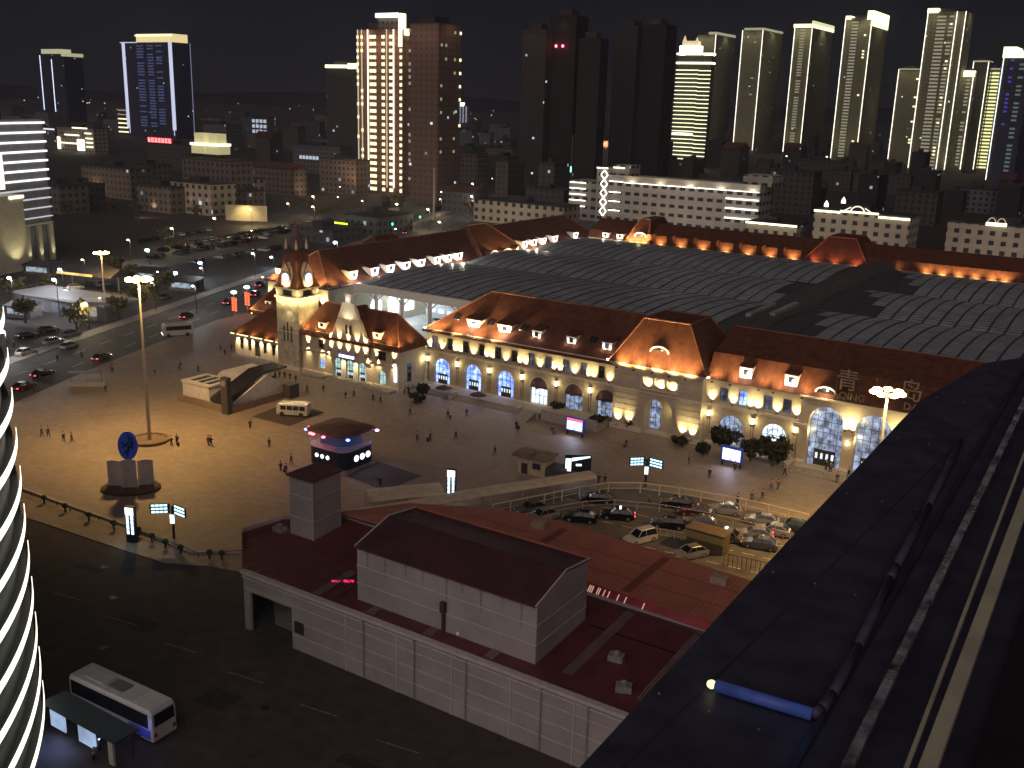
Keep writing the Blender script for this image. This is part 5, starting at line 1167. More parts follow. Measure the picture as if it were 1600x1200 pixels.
# low kerb steps along the plaza edge
kw = MB(w=True); P = gp([(28, 764), (200, 824), (300, 866), (380, 866)])
for a, c_ in zip(P, P[1:]):
    d = (Vector(c_)-Vector(a)).normalized(); n_ = Vector((-d.y, d.x))*.25
    kw.prism([(a[0]-n_.x, a[1]-n_.y), (c_[0]-n_.x, c_[1]-n_.y), (c_[0]+n_.x, c_[1]+n_.y), (a[0]+n_.x, a[1]+n_.y)], .09, .34)
kw.build('edge_kerb', m_kerb, label='low stone kerb along the near edge of the square', cat='kerb')

# ------------------------------------------------------------------ trees, shrubs
def leaf_mat(nm, c): return mat(nm, c, .85, var=.5, scale=1.2)
m_leaf = leaf_mat('leaf_dark', (.035, .036, .018)); m_leaf2 = leaf_mat('leaf_olive', (.10, .085, .03)); m_bark = mat('bark', (.09, .065, .045), .9, var=.3, scale=6)
def tree(x, y, h, r, label, group=None, leaf=None, dens=260, bare=False, z0=.1, seed=0, name='tree', cat='tree'):
    rnd = random.Random(seed*7+3); t = thing(name, label, cat, (x, y, z0), group=group)
    b = MB(); b.tube((0, 0, 0), (.1, 0, h*.45), r*.09, r*.06, n=7); tips = []
    for k in range(7 if not bare else 12):
        a = k*2.4+rnd.random(); e_ = Vector((math.cos(a)*r*.65, math.sin(a)*r*.65, h*(.62+.3*rnd.random()))); s_ = Vector((.1, 0, h*(.28+.17*rnd.random()))); b.tube(s_, e_, r*.04, r*.012, n=5); tips.append(e_)
        for j in range(3 if bare else 1): q = e_+Vector((rnd.uniform(-1, 1), rnd.uniform(-1, 1), rnd.uniform(.2, 1)))*r*.4; b.tube(s_.lerp(e_, .6), q, r*.02, r*.006, n=4); tips.append(q)
    b.build('trunk', m_bark, t)
    c_ = MB(); cl = [(Vector((0, 0, h*rnd.uniform(.35, .8)))+Vector((rnd.uniform(-.5, .5)*r, rnd.uniform(-.5, .5)*r, 0)), r*rnd.uniform(.4, .6)) for _ in range(6)]+[(rnd.choice(tips)*.8+Vector((rnd.uniform(-.35, .35)*r, rnd.uniform(-.35, .35)*r, h*.15*rnd.random())), r*rnd.uniform(.22, .45)) for _ in range(11)]
    for i in range(dens if not bare else dens//3):
        cc, cr_ = rnd.choice(cl); v = Vector((rnd.gauss(0, 1), rnd.gauss(0, 1), rnd.gauss(0, .8))); v = v.normalized()*cr_*rnd.random()**.4; o = cc+v
        s_ = r*rnd.uniform(.06, .13); n1 = Vector((rnd.uniform(-1, 1), rnd.uniform(-1, 1), rnd.uniform(-1, 1))).normalized()*s_; n2 = n1.cross(Vector((rnd.uniform(-1, 1), rnd.uniform(-1, 1), rnd.uniform(-1, 1)))).normalized()*s_
        c_.add([o-n1-n2, o+n1-n2*.7, o+n1*.8+n2, o-n1*.6+n2], [(0, 1, 2, 3)])
    c_.build('crown', leaf or m_leaf, t); return t
for i, (u, v, h, r, la) in enumerate(((1128, 712, 4.6, 2.4, 'dark bushy tree left of the blue-white video screen'), (1172, 722, 3.4, 1.9, 'dark bushy tree right of the blue-white video screen'), (1206, 730, 4.4, 2.5, 'large dark bushy tree below the second arch of the arrival hall'),
        (1098, 715, 2.0, 1.3, 'low dark shrub at the foot of the gate pavilion right pier'), (985, 672, 2.0, 1.0, 'small shrub between the uplights on the gate pavilion'), (1062, 698, 1.4, 1.3, 'flat shrub under the right uplights of the gate pavilion'),
        (870, 648, 2.2, 1.2, 'dark shrub beside the ramp terrace'), (935, 668, 2.0, 1.5, 'dark hedge bush right of the red-bannered screen'), (660, 622, 2.6, 1.4, 'dark shrub at the corner of the old main hall'), (652, 632, 1.8, 1.2, 'small dark shrub in front of the corner shrub'))):
    p = G(u, v); tree(p.x, p.y, h, r, la, leaf=m_leaf, dens=1100, seed=i, name='tree' if h > 3 else 'shrub', cat='tree' if h > 3 else 'shrub')
for i, (u, v, la) in enumerate(((693, 624, 'dark folded-back parasol left, near the terrace steps'), (747, 635, 'dark parasol right, near the terrace steps'))):
    p = G(u, v); t = thing('parasol', la, 'parasol', (p.x, p.y, .1), group='parasols by the terrace')
    b = MB(); b.tube((0, 0, 0), (0, 0, 2.5), .04, n=6); b.build('pole', m_pole, t); b = MB(); b.lathe([(1.6, 2.0), (.9, 2.35), (.05, 2.65)], n=8); b.build('canopy', mat('parasol_dark', (.05, .03, .035), .8, var=.2), t)
# ------------------------------------------------------------------ vehicles
m_tyre = mat('tyre', (.02, .02, .02), .9, var=.2); m_rim = mat('rim', (.35, .34, .33), .4, metal=.6, var=.1); m_cg = mat('car_glass', (.012, .013, .016), .1, var=.1, spec=.7)
g_head = glow('headlight_on', (1., .95, .85), 7.); g_tail = glow('taillight_on', (1., .06, .08), 4.); m_hl = mat('headlight_off', (.45, .44, .42), .2, var=.1); m_tl = mat('taillight_off', (.22, .02, .02), .3, var=.1)
PAINT = {'black': (.010, .010, .012), 'silver': (.26, .25, .23), 'white': (.60, .58, .53), 'grey': (.12, .115, .11), 'maroon': (.09, .018, .015), 'teal': (.025, .05, .05)}
def make_car(colr, head=False, tail=False, sign=None, suv=False, lite=False):
    pm = mat('paint_'+colr, PAINT[colr], .22, metal=.35, var=.06, scale=1, spec=.6)
    t = thing('car', 'car', 'car'); L = 4.5; hw = .88; rh = 1.48 if not suv else 1.72
    # lower body lofted along the length
    secs = [(-2.25, .40, .62, .74), (-2.15, .28, .86, .84), (-1.5, .22, .96, .88), (-.4, .20, .98, .90), (.9, .20, .94, .90), (1.6, .22, .84, .88), (2.1, .30, .70, .80), (2.25, .42, .58, .66)]
    R = []
    for x, zb, zt, w in secs: R.append([(x, -w, zb), (x, w, zb), (x, w*1.0, (zb+zt)/2+.05), (x, w*.93, zt), (x, -w*.93, zt), (x, -w, (zb+zt)/2+.05)])
    b = MB(); b.loft(R)
    gx0, gx1 = (-1.85, .95) if not suv else (-2.05, 1.0)
    rx0, rx1 = (-1.15, .25) if not suv else (-1.85, .3)
    b.loft([[(rx0-.05, -.60, rh-.06), (rx1+.05, -.60, rh-.06), (rx1+.05, .60, rh-.06), (rx0-.05, .60, rh-.06)], [(rx0+.1, -.54, rh), (rx1-.1, -.54, rh), (rx1-.1, .54, rh), (rx0+.1, .54, rh)]])
    for s in (-1, 1):                    # roof pillars
        for (xa, xb) in ((gx0, rx0), (gx1, rx1), (-.35, -.35)): b.tube((xa, s*.80, .95), (xb, s*.60, rh-.05), .045, n=4)
    b.build('body', pm, t, smooth=False)
    g = MB(); g.loft([[(gx0, -.80, .93), (gx1, -.80, .93), (gx1, .80, .93), (gx0, .80, .93)], [(rx0, -.59, rh-.07), (rx1, -.59, rh-.07), (rx1, .59, rh-.07), (rx0, .59, rh-.07)]]); g.build('windows', m_cg, t)
    if not lite:
        for x in (-1.38, 1.38):
            for s in (-1, 1):
                w = MB(); w.tube((x, s*.70, .32), (x, s*.90, .32), .32, n=12); wo_ = w.build('wheel', m_tyre, t); r = MB(); r.tube((x, s*.90, .32), (x, s*.915, .32), .19, n=8); r.build('rim', m_rim, wo_)
        for s in (-1, 1):
            m_ = MB(); m_.ball((.75, s*.98, .98), (.08, .1, .07), 6, 4); m_.build('mirror', pm, t)
        for x in (2.24, -2.24):
            m_ = MB(); m_.box(min(x, x*1.005), max(x, x*1.005)+.01, -.25, .25, .48, .58); m_.build('number_plate', m_hl, t)
    for s in (-1, 1):
        h = MB(); h.box(2.12, 2.265, s*.55-.17, s*.55+.17, .55, .68); h.build('headlight', g_head if head else m_hl, t)
        k = MB(); k.box(-2.27, -2.12, s*.60-.16, s*.60+.16, .62, .78); k.build('taillight', g_tail if tail else m_tl, t)
    if sign: k = MB(); k.box(-.42, -.18, -.3, .3, rh+.01, rh+.17); k.build('roof_sign', glow('taxi_sign_on', (.95, .97, 1.), 4.) if sign == 'on' else m_hl, t)
    return t
_protos = {}
def put_car(ua, va, ub, vb, colr, label, z=.12, group=None, **kw):
    """rear at pixel a, front at pixel b (both on the ground)"""
    a, c_ = G(ua, va, z), G(ub, vb, z); d = c_-a; rz = math.atan2(d.y, d.x); key = (colr, tuple(sorted(kw.items())))
    if key not in _protos: o = make_car(colr, **kw); _protos[key] = family(o); _protos[key]['root'] = o
    else: f = _protos[key]; o = copy_tree(f['root'], f)
    o.location = (a+c_)/2; o.rotation_euler = (0, 0, rz); o['label'] = label
    if group: o['group'] = group
    return o
TG = 'cars waiting in the taxi rank'
for r_ in (
    ((956, 786, 908, 783), 'black', 'black saloon with a lit plate at the left end of the upper row of taxis', dict(head=False, tail=False, sign='off')),
    ((990, 812, 940, 808), 'black', 'black taxi with a lit roof sign and red tail light in the rank', dict(tail=True, sign='on')),
    ((932, 817, 882, 811), 'black', 'black saloon just left of the taxi with the lit roof sign', dict()),
    ((846, 797, 812, 803), 'grey', 'grey saloon at the left tip of the taxi rank', dict()),
    ((862, 808, 832, 815), 'silver', 'silver saloon in front of the grey one at the left tip of the rank', dict()),
    ((1082, 795, 1033, 789), 'black', 'black saloon against the curved railing, upper middle of the rank', dict(sign='off')),
    ((1110, 808, 1062, 802), 'maroon', 'dark maroon saloon between the two railings', dict(sign='off')),
    ((1152, 804, 1114, 799), 'silver', 'silver saloon right of the dark maroon one', dict(sign='off')),
    ((1068, 826, 1020, 821), 'black', 'black saloon with a picket railing in front', dict()),
    ((1116, 824, 1072, 819), 'grey', 'grey saloon right of the black one by the picket railing', dict(sign='off')),
    ((1214, 822, 1168, 815), 'silver', 'silver saloon near the right end of the curved railing', dict()),
    ((1228, 838, 1186, 831), 'silver', 'silver saloon parked behind the other silver one near the ledge', dict(sign='off')),
    ((1202, 843, 1156, 838), 'silver', 'silver taxi with a red tail light near the ledge', dict(tail=True)),
    ((1148, 846, 1112, 838), 'grey', 'grey saloon half hidden behind the yellow-banded hut', dict(sign='on')),
    ((1208, 859, 1166, 852), 'grey', 'grey saloon nearest the ledge in the lowest row', dict(sign='off')),
    ((1252, 830, 1226, 825), 'teal', 'dark teal car cut off by the ledge', dict())):
    (ua, va, ub, vb), colr, la, kw = r_; put_car(ua, va, ub, vb, colr, la, group=TG, **kw)
put_car(1020, 841, 980, 851, 'white', 'white estate car parked apart at the foot of the taxi rank', group=TG, suv=True)
put_car(1098, 866, 1058, 874, 'silver', 'pale silver car parked below the yellow-banded hut', group=TG, suv=False)
for (ua, va, ub, vb, colr, la, kw) in ((52, 592, 82, 584, 'black', 'black car with two red tail lights on the street at far left', dict(tail=True)), (26, 612, 50, 604, 'maroon', 'dark red car with red tail lights nearest the round tower', dict(tail=True, head=False)),
    (148, 566, 170, 558, 'grey', 'grey car with a red tail light in the middle of the street', dict(tail=True, head=True)), (284, 500, 300, 494, 'maroon', 'maroon car with red tail lights farther up the street', dict(tail=True)),
    (352, 478, 362, 472, 'black', 'black car with tail lights passing the red lantern posts', dict(tail=True)), (394, 466, 404, 459, 'maroon', 'maroon car behind the lantern posts', dict(tail=True)),
    (402, 450, 411, 445, 'black', 'black car beside the west wing corner', dict(tail=True)), (604, 366, 612, 362, 'maroon', 'maroon car on the far street behind the west wing', dict(tail=True)), (630, 368, 637, 363, 'grey', 'grey car on the far street behind the west wing', dict(tail=True))):
    put_car(ua, va, ub, vb, colr, la, z=.02, group='cars driving on the streets', **kw)
# white van facing the camera's left on the street and the minibus in the fenced plot
def make_van(loc, rz, L_, W_, H_, colr, label, cat, name, lit=False, wins=4):
    t = thing(name, label, cat, loc, rz=rz); b = MB(); pm = mat('paint_'+colr, PAINT.get(colr, (.6, .58, .52)), .3, var=.06)
    R = []
    for x, zt, w in ((-L_/2, H_*.94, .92), (-L_/2+.15, H_, 1.), (L_/2-.5, H_, 1.), (L_/2-.1, H_*.86, .97), (L_/2, H_*.5, .93)):
        w *= W_/2; R.append([(x, -w, .35), (x, w, .35), (x, w, zt-.15), (x, w*.88, zt), (x, -w*.88, zt), (x, -w, zt-.15)])
    b.loft(R); b.build('body', pm, t)
    for s in (-1, 1):
        for i in range(wins): x0_ = -L_/2+.4+i*(L_-1.0)/wins; g = MB(); yy = s*W_/2; g.box(x0_, x0_+(L_-1.0)/wins-.15, min(yy, yy+s*.02), max(yy, yy+s*.02), H_*.52, H_*.83); g.build('side_window', m_cg, t)
        for x in (-L_*.3, L_*.32): w = MB(); w.tube((x, s*(W_/2-.25), .42), (x, s*(W_/2+.01), .42), .42, n=12); w.build('wheel', m_tyre, t)
        h = MB(); h.box(L_/2-.03, L_/2+.04, s*W_*.34-.14, s*W_*.34+.14, .6, .82); h.build('headlight', g_head if lit else m_hl, t)
        h = MB(); h.box(-L_/2-.04, -L_/2+.03, s*W_*.36-.1, s*W_*.36+.1, .7, 1.0); h.build('taillight', m_tl, t)
    g = MB(); g.add([(L_/2-.08, -W_*.4, H_*.5), (L_/2-.08, W_*.4, H_*.5), (L_/2-.42, W_*.4, H_*.86), (L_/2-.42, -W_*.4, H_*.86)], [(0, 1, 2, 3)]); g.v = [v+Vector((.12, 0, 0)) for v in g.v]; g.build('windscreen', m_cg, t)
    return t
p = G(441, 650); make_van((p.x+1.5, p.y+1.2, .12), math.radians(205), 5.4, 2.0, 2.3, 'white', 'small white minibus parked on the dark fenced plot', 'minibus', 'minibus')
p = G(266, 527); make_van((p.x, p.y+2, .02), math.radians(240), 6.5, 2.3, 2.9, 'white', 'pale box van with lit headlights on the street', 'van', 'van', lit=True, wins=1)
p = G(136, 604); t = thing('security_barrier', 'low pale barrier and canopy at the street entrance of the square', 'barrier', (p.x, p.y, .1), rz=.75)
b = MB(); b.box(-3.2, 3.2, -.35, .35, 0, .7); b.build('base', m_kerb, t); b = MB(); [b.tube((x, 0, .7), (x, 0, 2.6), .05, n=5) for x in (-2.6, 0, 2.6)]; b.box(-3, 3, -.8, .8, 2.6, 2.7); b.build('canopy', mat('shelter_grey', (.12, .11, .10), .5, var=.1), t)
# coach and its shelter, lower left
CO = thing('coach', 'white coach with a black roof hatch waiting behind the bus shelter', 'coach', (-68.6, 46.8, 0), rz=math.radians(2))
b = MB(); L_, W_, H_ = 10.6, 2.5, 3.15; R = []
for x, zt, w in ((-L_/2, 2.9, .93), (-L_/2+.2, H_, 1.), (L_/2-.35, H_, 1.), (L_/2-.06, 2.85, .98), (L_/2, 1.6, .95)):
    w *= W_/2; R.append([(x, -w, .35), (x, w, .35), (x, w, zt-.2), (x, w*.9, zt), (x, -w*.9, zt), (x, -w, zt-.2)])
b.loft(R); b.build('body', mat('coach_white', (.46, .44, .46), .35, var=.08, scale=1), CO)
for s in (-1, 1):
    b = MB(); yy = s*W_/2; b.box(-L_/2+.3, L_/2-.5, min(yy, yy+s*.02), max(yy, yy+s*.02), 1.45, 2.75); b.build('side_window', m_cg, CO)
    for x in (-3.0, 3.3): w = MB(); w.tube((x, s*.95, .5), (x, s*1.27, .5), .5, n=14); w.build('wheel', m_tyre, CO)
    b = MB(); b.box(L_/2-.02, L_/2+.05, s*.95-.14, s*.95+.14, .75, 1.05); b.build('taillight', m_tl, CO)
b = MB(); b.add([(L_/2+.02, -1.05, 1.65), (L_/2+.02, 1.05, 1.65), (L_/2-.02, 1.0, 2.75), (L_/2-.02, -1.0, 2.75)], [(0, 1, 2, 3)]); b.build('rear_window', m_cg, CO)
b = MB(); b.box(-.9, .9, -.6, .6, H_+.005, H_+.12); b.build('roof_hatch', mat('hatch_grey', (.12, .12, .14), .5, var=.1), CO)
b = MB(); b.box(-3.8, -1.2, -.7, .7, H_+.005, H_+.14); b.box(2.2, 2.5, -1, 1, H_+.005, H_+.05); b.build('roof_unit', mat('roof_unit', (.40, .40, .44), .5, var=.1), CO)
b = MB(); b.box(2.4, 5.0, -1.28, -1.252, .5, 1.35); b.build('blue_side_panel', mat('side_blue', (.08, .10, .45), .4, var=.1), CO)
BS = thing('bus_shelter', 'dark-roofed bus shelter with two pale blue light boxes, beside the coach', 'bus shelter', (-67.6, 43, 0))
b = MB(w=True); b.box(-72.6, -62.9, 41.9, 44.2, 2.5, 2.62); b.build('roof', mat('shelter_roof', (.035, .045, .06), .4, var=.15), BS)
for X in (-72.2, -70.2, -68.2, -66.2, -63.5): b = MB(w=True); b.tube((X, 43.9, 0), (X, 43.9, 2.5), .06, n=6); b.build('post', m_dark, BS)
for xa, xb in ((-72.0, -70.0), (-68.2, -66.0)): b = MB(w=True); b.box(xa, xb, 42.3, 42.42, .5, 2.1); b.build('light_box', glow('lightbox_ice', (.50, .68, 1.), .50, vary=.25, scale=.6, sample=True), BS)
b = MB(w=True); b.box(-63.9, -63.3, 42.0, 42.2, .3, 2.4); b.build('timetable', m_joint, BS)
lamp('SPOT', (-69.8, 41.6, 2.4), 420, (.35, .5, 1.), BS, aim=(-69.8, 39.5, 0), angle=140, r=.5); lamp('POINT', (-63.9, 45.0, 1.7), 14, (.25, .25, 1.), BS, r=.15)
p = G(150, 1180); t = thing('scooter', 'parked scooter with a lit headlamp in front of the bus shelter', 'scooter', (p.x, p.y, 0), rz=2.2)
b = MB(); b.ball((0, 0, .55), (.75, .2, .18), 8, 5); b.tube((.6, 0, .5), (.8, 0, 1.05), .04, n=5); b.tube((.8, -.3, 1.05), (.8, .3, 1.05), .025, n=5); b.build('body', mat('scooter_paint', (.2, .2, .25), .3, var=.1), t)
for x in (-.6, .7): b = MB(); b.tube((x, -.06, .25), (x, .06, .25), .25, n=10); b.build('wheel', m_tyre, t)
b = MB(); b.ball((.85, 0, .9), .09, 6, 4); b.build('headlamp', g_cy, t)
b = MB(); b.box(-.5, .1, -.16, .16, .7, .8); b.build('saddle', m_dark, t)
# cars in the far car park: rows seen as dark shapes, copied one by one
cars = []; prot = {}
for c_ in ('black', 'grey', 'silver', 'white', 'maroon'):
    o = make_car(c_, lite=True); o['category'] = 'car'; prot[c_] = (o, family(o))
A0, A1, A2 = G(250, 372), G(500, 352), G(235, 402)
rnd = random.Random(4); first = dict.fromkeys(prot, True)
rows = [((238, 404), (420, 372)), ((255, 392), (455, 362)), ((300, 381), (500, 350)), ((350, 372), (520, 345)), ((300, 412), (440, 388)), ((225, 378), (330, 360))]
for (a, c_) in rows:
    P, Q = G(*a, .02), G(*c_, .02); n = int((Q-P).length/3.1); d = (Q-P)/max(1, n); ang = math.atan2(d.y, d.x)+math.pi/2
    for i in range(n):
        if rnd.random() < .22: continue
        ck = rnd.choice(('black', 'black', 'grey', 'grey', 'silver', 'white', 'maroon')); o, fm = prot[ck]; q = P+d*i
        if first[ck]: first[ck] = False; x = o
        else: x = copy_tree(o, fm)
        x.location = q; x.rotation_euler = (0, 0, ang); x['group'] = 'cars standing in the far car park'; x['k'] = ck; cars.append(x)
for ck in prot:
    rank([c for c in cars if c['k'] == ck], ck+' car standing in the dark far car park, {n} '+ck+' one from the left')
for c in cars: del c['k']

# ------------------------------------------------------------------ people
def skin_mesh(name, V, E, Rr, mtl, sub=1):
    me = bpy.data.meshes.new('tmp'); me.from_pydata(V, E, []); o = bpy.data.objects.new('tmp', me); COL.objects.link(o)
    sm = o.modifiers.new('s', 'SKIN')
    if not me.skin_vertices: me.attributes.new('skin', 'FLOAT_VECTOR', 'POINT')
    sv = me.skin_vertices[0].data
    for i, r in enumerate(Rr): sv[i].radius = (r, r) if isinstance(r, float) else r; sv[i].use_root = (i == 0)
    s = o.modifiers.new('u', 'SUBSURF'); s.levels = s.render_levels = sub
    bpy.context.view_layer.update()
    m = bpy.data.meshes.new_from_object(o.evaluated_get(bpy.context.evaluated_depsgraph_get())); m.name = name
    bpy.data.objects.remove(o); m.materials.clear(); m.materials.append(mtl)
    for p in m.polygons: p.use_smooth = True
    return m
m_skin = mat('skin', (.42, .27, .18), .6, var=.06, scale=8); m_hair = mat('hair_black', (.015, .012, .010), .6, var=.2, scale=20)
CL = {'black': (.016, .015, .018), 'navy': (.02, .025, .06), 'brown': (.07, .045, .03), 'grey': (.11, .11, .115), 'red': (.22, .03, .03), 'beige': (.33, .28, .22)}
def figure(pose):
    """skeleton: vertices, body edges; pose = (stride, arm swing, lean, bent arm)"""
    st, sw, ln, be = pose; s = st*.26; h = .93-abs(st)*.02
    V = [(0, 0, h), (.0+ln*.3, 0, 1.15), (ln*.55, 0, 1.38), (ln*.62, 0, 1.47), (ln*.75, 0, 1.57), (ln*.8+.01, 0, 1.68)]       # pelvis..head
    for sd in (-1, 1):
        f = s*sd; V += [(0, sd*.09, h-.04), (f*.55+.04, sd*.10, .50), (f-.04, sd*.10, .085), (f+.13, sd*.115, .035)]           # hip knee ankle toe
    for sd in (-1, 1):
        f = -sw*.2*sd+ln*.5; b_ = be if sd == 1 else 0
        V += [(ln*.5, sd*.17, 1.36), (f*.5+.0, sd*.22, 1.10), (f+.06+b_*.2, sd*.22-sd*b_*.05, .86+b_*.22), (f+.09+b_*.25, sd*.22-sd*b_*.06, .79+b_*.24)]
    k = 22
    for sd in (-1, 1):                                                                                                    # fingers and thumb
        w = V[17] if sd == -1 else V[21]
        for j in range(4): V.append((w[0]-.028+j*.019+.01, w[1]+.004*sd, w[2]-.075-(.012 if j in (1, 2) else 0)))
        V.append((w[0]+.05, w[1]-sd*.01, w[2]-.03))
    E = [(0, 1), (1, 2), (2, 3), (3, 4), (4, 5), (0, 6), (6, 7), (7, 8), (8, 9), (0, 10), (10, 11), (11, 12), (12, 13), (2, 14), (14, 15), (15, 16), (16, 17), (2, 18), (18, 19), (19, 20), (20, 21)]
    for i in range(5): E += [(17, 22+i), (21, 27+i)]
    R = [.12, .125, .13, .055, .085, .075]+[.085, .058, .04, .035]*2+[.055, .042, .03, .03]*2+[.010]*10
    return V, E, R
POSES = [(1., 1., .06, 0), (-.8, -.8, .05, .8), (.15, .1, 0, .6), (.9, .7, .1, 1.), (0., .1, 0., 0), (-1., -.9, .08, 0)]
body_m, jack_m, trou_m, hair_m = [], [], {}, []
for pi, ps in enumerate(POSES):
    V, E, R = figure(ps); body_m.append(skin_mesh('body', V, E, R, m_skin))
    ju = [0, 1, 2, 14, 15, 16, 18, 19, 20]; ix = {a: i for i, a in enumerate(ju)}
    JE = [(ix[a], ix[b]) for a, b in E if a in ix and b in ix]; jack_m.append((([V[i] for i in ju]), JE, [(.165, .19), .155, .165, .08, .065, .05, .08, .065, .05]))
    tu = [0, 6, 7, 8, 10, 11, 12]; ix2 = {a: i for i, a in enumerate(tu)}
    TE = [(ix2[a], ix2[b]) for a, b in E if a in ix2 and b in ix2]; trou_m[pi] = ([V[i] for i in tu], TE, [.145, .105, .078, .06, .105, .078, .06])
    hd = V[5]; b = MB(); b.ball((hd[0]-.025, hd[1], hd[2]+.035), (.105, .095, .10), 10, 7)
    hair_m.append(b.mesh('hair', m_hair, smooth=True))
    # face: nose and ears joined to the body mesh are below what the picture shows; the head turns with the body
jk_cache, tr_cache = {}, {}
def person(u, v, pose, top, legs, heading, label, z=.1, bag=False, group='people walking in the square'):
    p = G(u, v, z)
    if (pose, top) not in jk_cache: a = jack_m[pose]; jk_cache[(pose, top)] = skin_mesh('jacket', a[0], a[1], a[2], mat('cloth_'+top, CL[top], .85, var=.15, scale=6))
    if (pose, legs) not in tr_cache: a = trou_m[pose]; tr_cache[(pose, legs)] = skin_mesh('trousers', a[0], a[1], a[2], mat('cloth_'+legs, CL[legs], .85, var=.15, scale=6))
    o = bpy.data.objects.new('person', body_m[pose]); COL.objects.link(o); o.location = (p.x, p.y, z); o.rotation_euler = (0, 0, heading)
    k = random.uniform(.95, 1.05); o.scale = (k, k, k)
    for nm, me in (('jacket', jk_cache[(pose, top)]), ('trousers', tr_cache[(pose, legs)]), ('hair', hair_m[pose])):
        c = bpy.data.objects.new(nm, me); COL.objects.link(c); c.parent = o
    tag(o, label, 'person', group)
    if bag:
        q = Vector((p.x, p.y, z))+Vector((-math.cos(heading)*.5+.2, -math.sin(heading)*.5, 0)); b = MB(w=True); b.rbox((q.x, q.y, z+.06), .45, .28, .62, heading); b.tube((q.x, q.y, z+.68), (q.x+math.cos(heading)*.3, q.y+math.sin(heading)*.3, z+.98), .02, n=4)
        bg = b.build('suitcase', mat('case_'+legs, CL[legs], .5, var=.1), label='suitcase of the '+label.replace('in a ', 'in ').replace(' walking', '').replace(' standing', ''), cat='suitcase', group='suitcases in the square')
    return o
rp = random.Random(21)
GROUPS = [
 ('left of the round planter', [(100, 692), (113, 692), (165, 614), (66, 682), (76, 683), (176, 583)]),
 ('right of the round planter', [(268, 697), (277, 695), (326, 697), (330, 698)]),
 ('left of the police kiosk', [(391, 670), (421, 700)]),
 ('behind the high mast', [(282, 578), (310, 582), (242, 588), (345, 548)]),
 ('behind the subway entrance', [(408, 588), (430, 592), (437, 590), (445, 592), (453, 594), (462, 598)]),
 ('before the main hall doors', [(480, 614), (505, 614), (540, 624), (553, 621), (583, 628), (595, 631)]),
 ('between the two halls', [(632, 617), (638, 616), (641, 650)]),
 ('before the blue arches', [(652, 690), (672, 690), (712, 687), (700, 655), (729, 652), (773, 713)]),
 ('before the ramp terrace', [(807, 672), (863, 680)]),
 ('near the gate pavilion', [(978, 700), (1076, 726), (1108, 748), (935, 757), (945, 758), (1014, 790)]),
 ('near the dark trees', [(1148, 738), (1205, 768), (1215, 766), (1226, 744), (1174, 785), (1190, 783), (1152, 790)]),
 ('on the steps of the arches', [(1290, 736), (1297, 739), (1307, 756), (1325, 748)]),
 ('beside the vent tower', [(594, 760), (439, 737), (447, 742), (455, 727)]),
 ('beside the west annex', [(362, 548), (352, 556)]),
]
for where, L_ in GROUPS:
    used = {}
    L_ = sorted(L_)
    for i, (u, v) in enumerate(L_):
        top = rp.choice(('black', 'black', 'navy', 'brown', 'grey', 'black')); ps = rp.randrange(6)
        if u == 327 or u == 326: top = 'red'
        person(u, v, ps, top, rp.choice(('black', 'navy', 'black', 'grey')), rp.uniform(0, 6.28), 'person in a %s jacket %s %s, %s from left' % (top, 'walking' if ps in (0, 1, 3, 5) else 'standing', where, ordn(i)),
               bag=(rp.random() < .18), z=.1 if 'steps' not in where else .5)
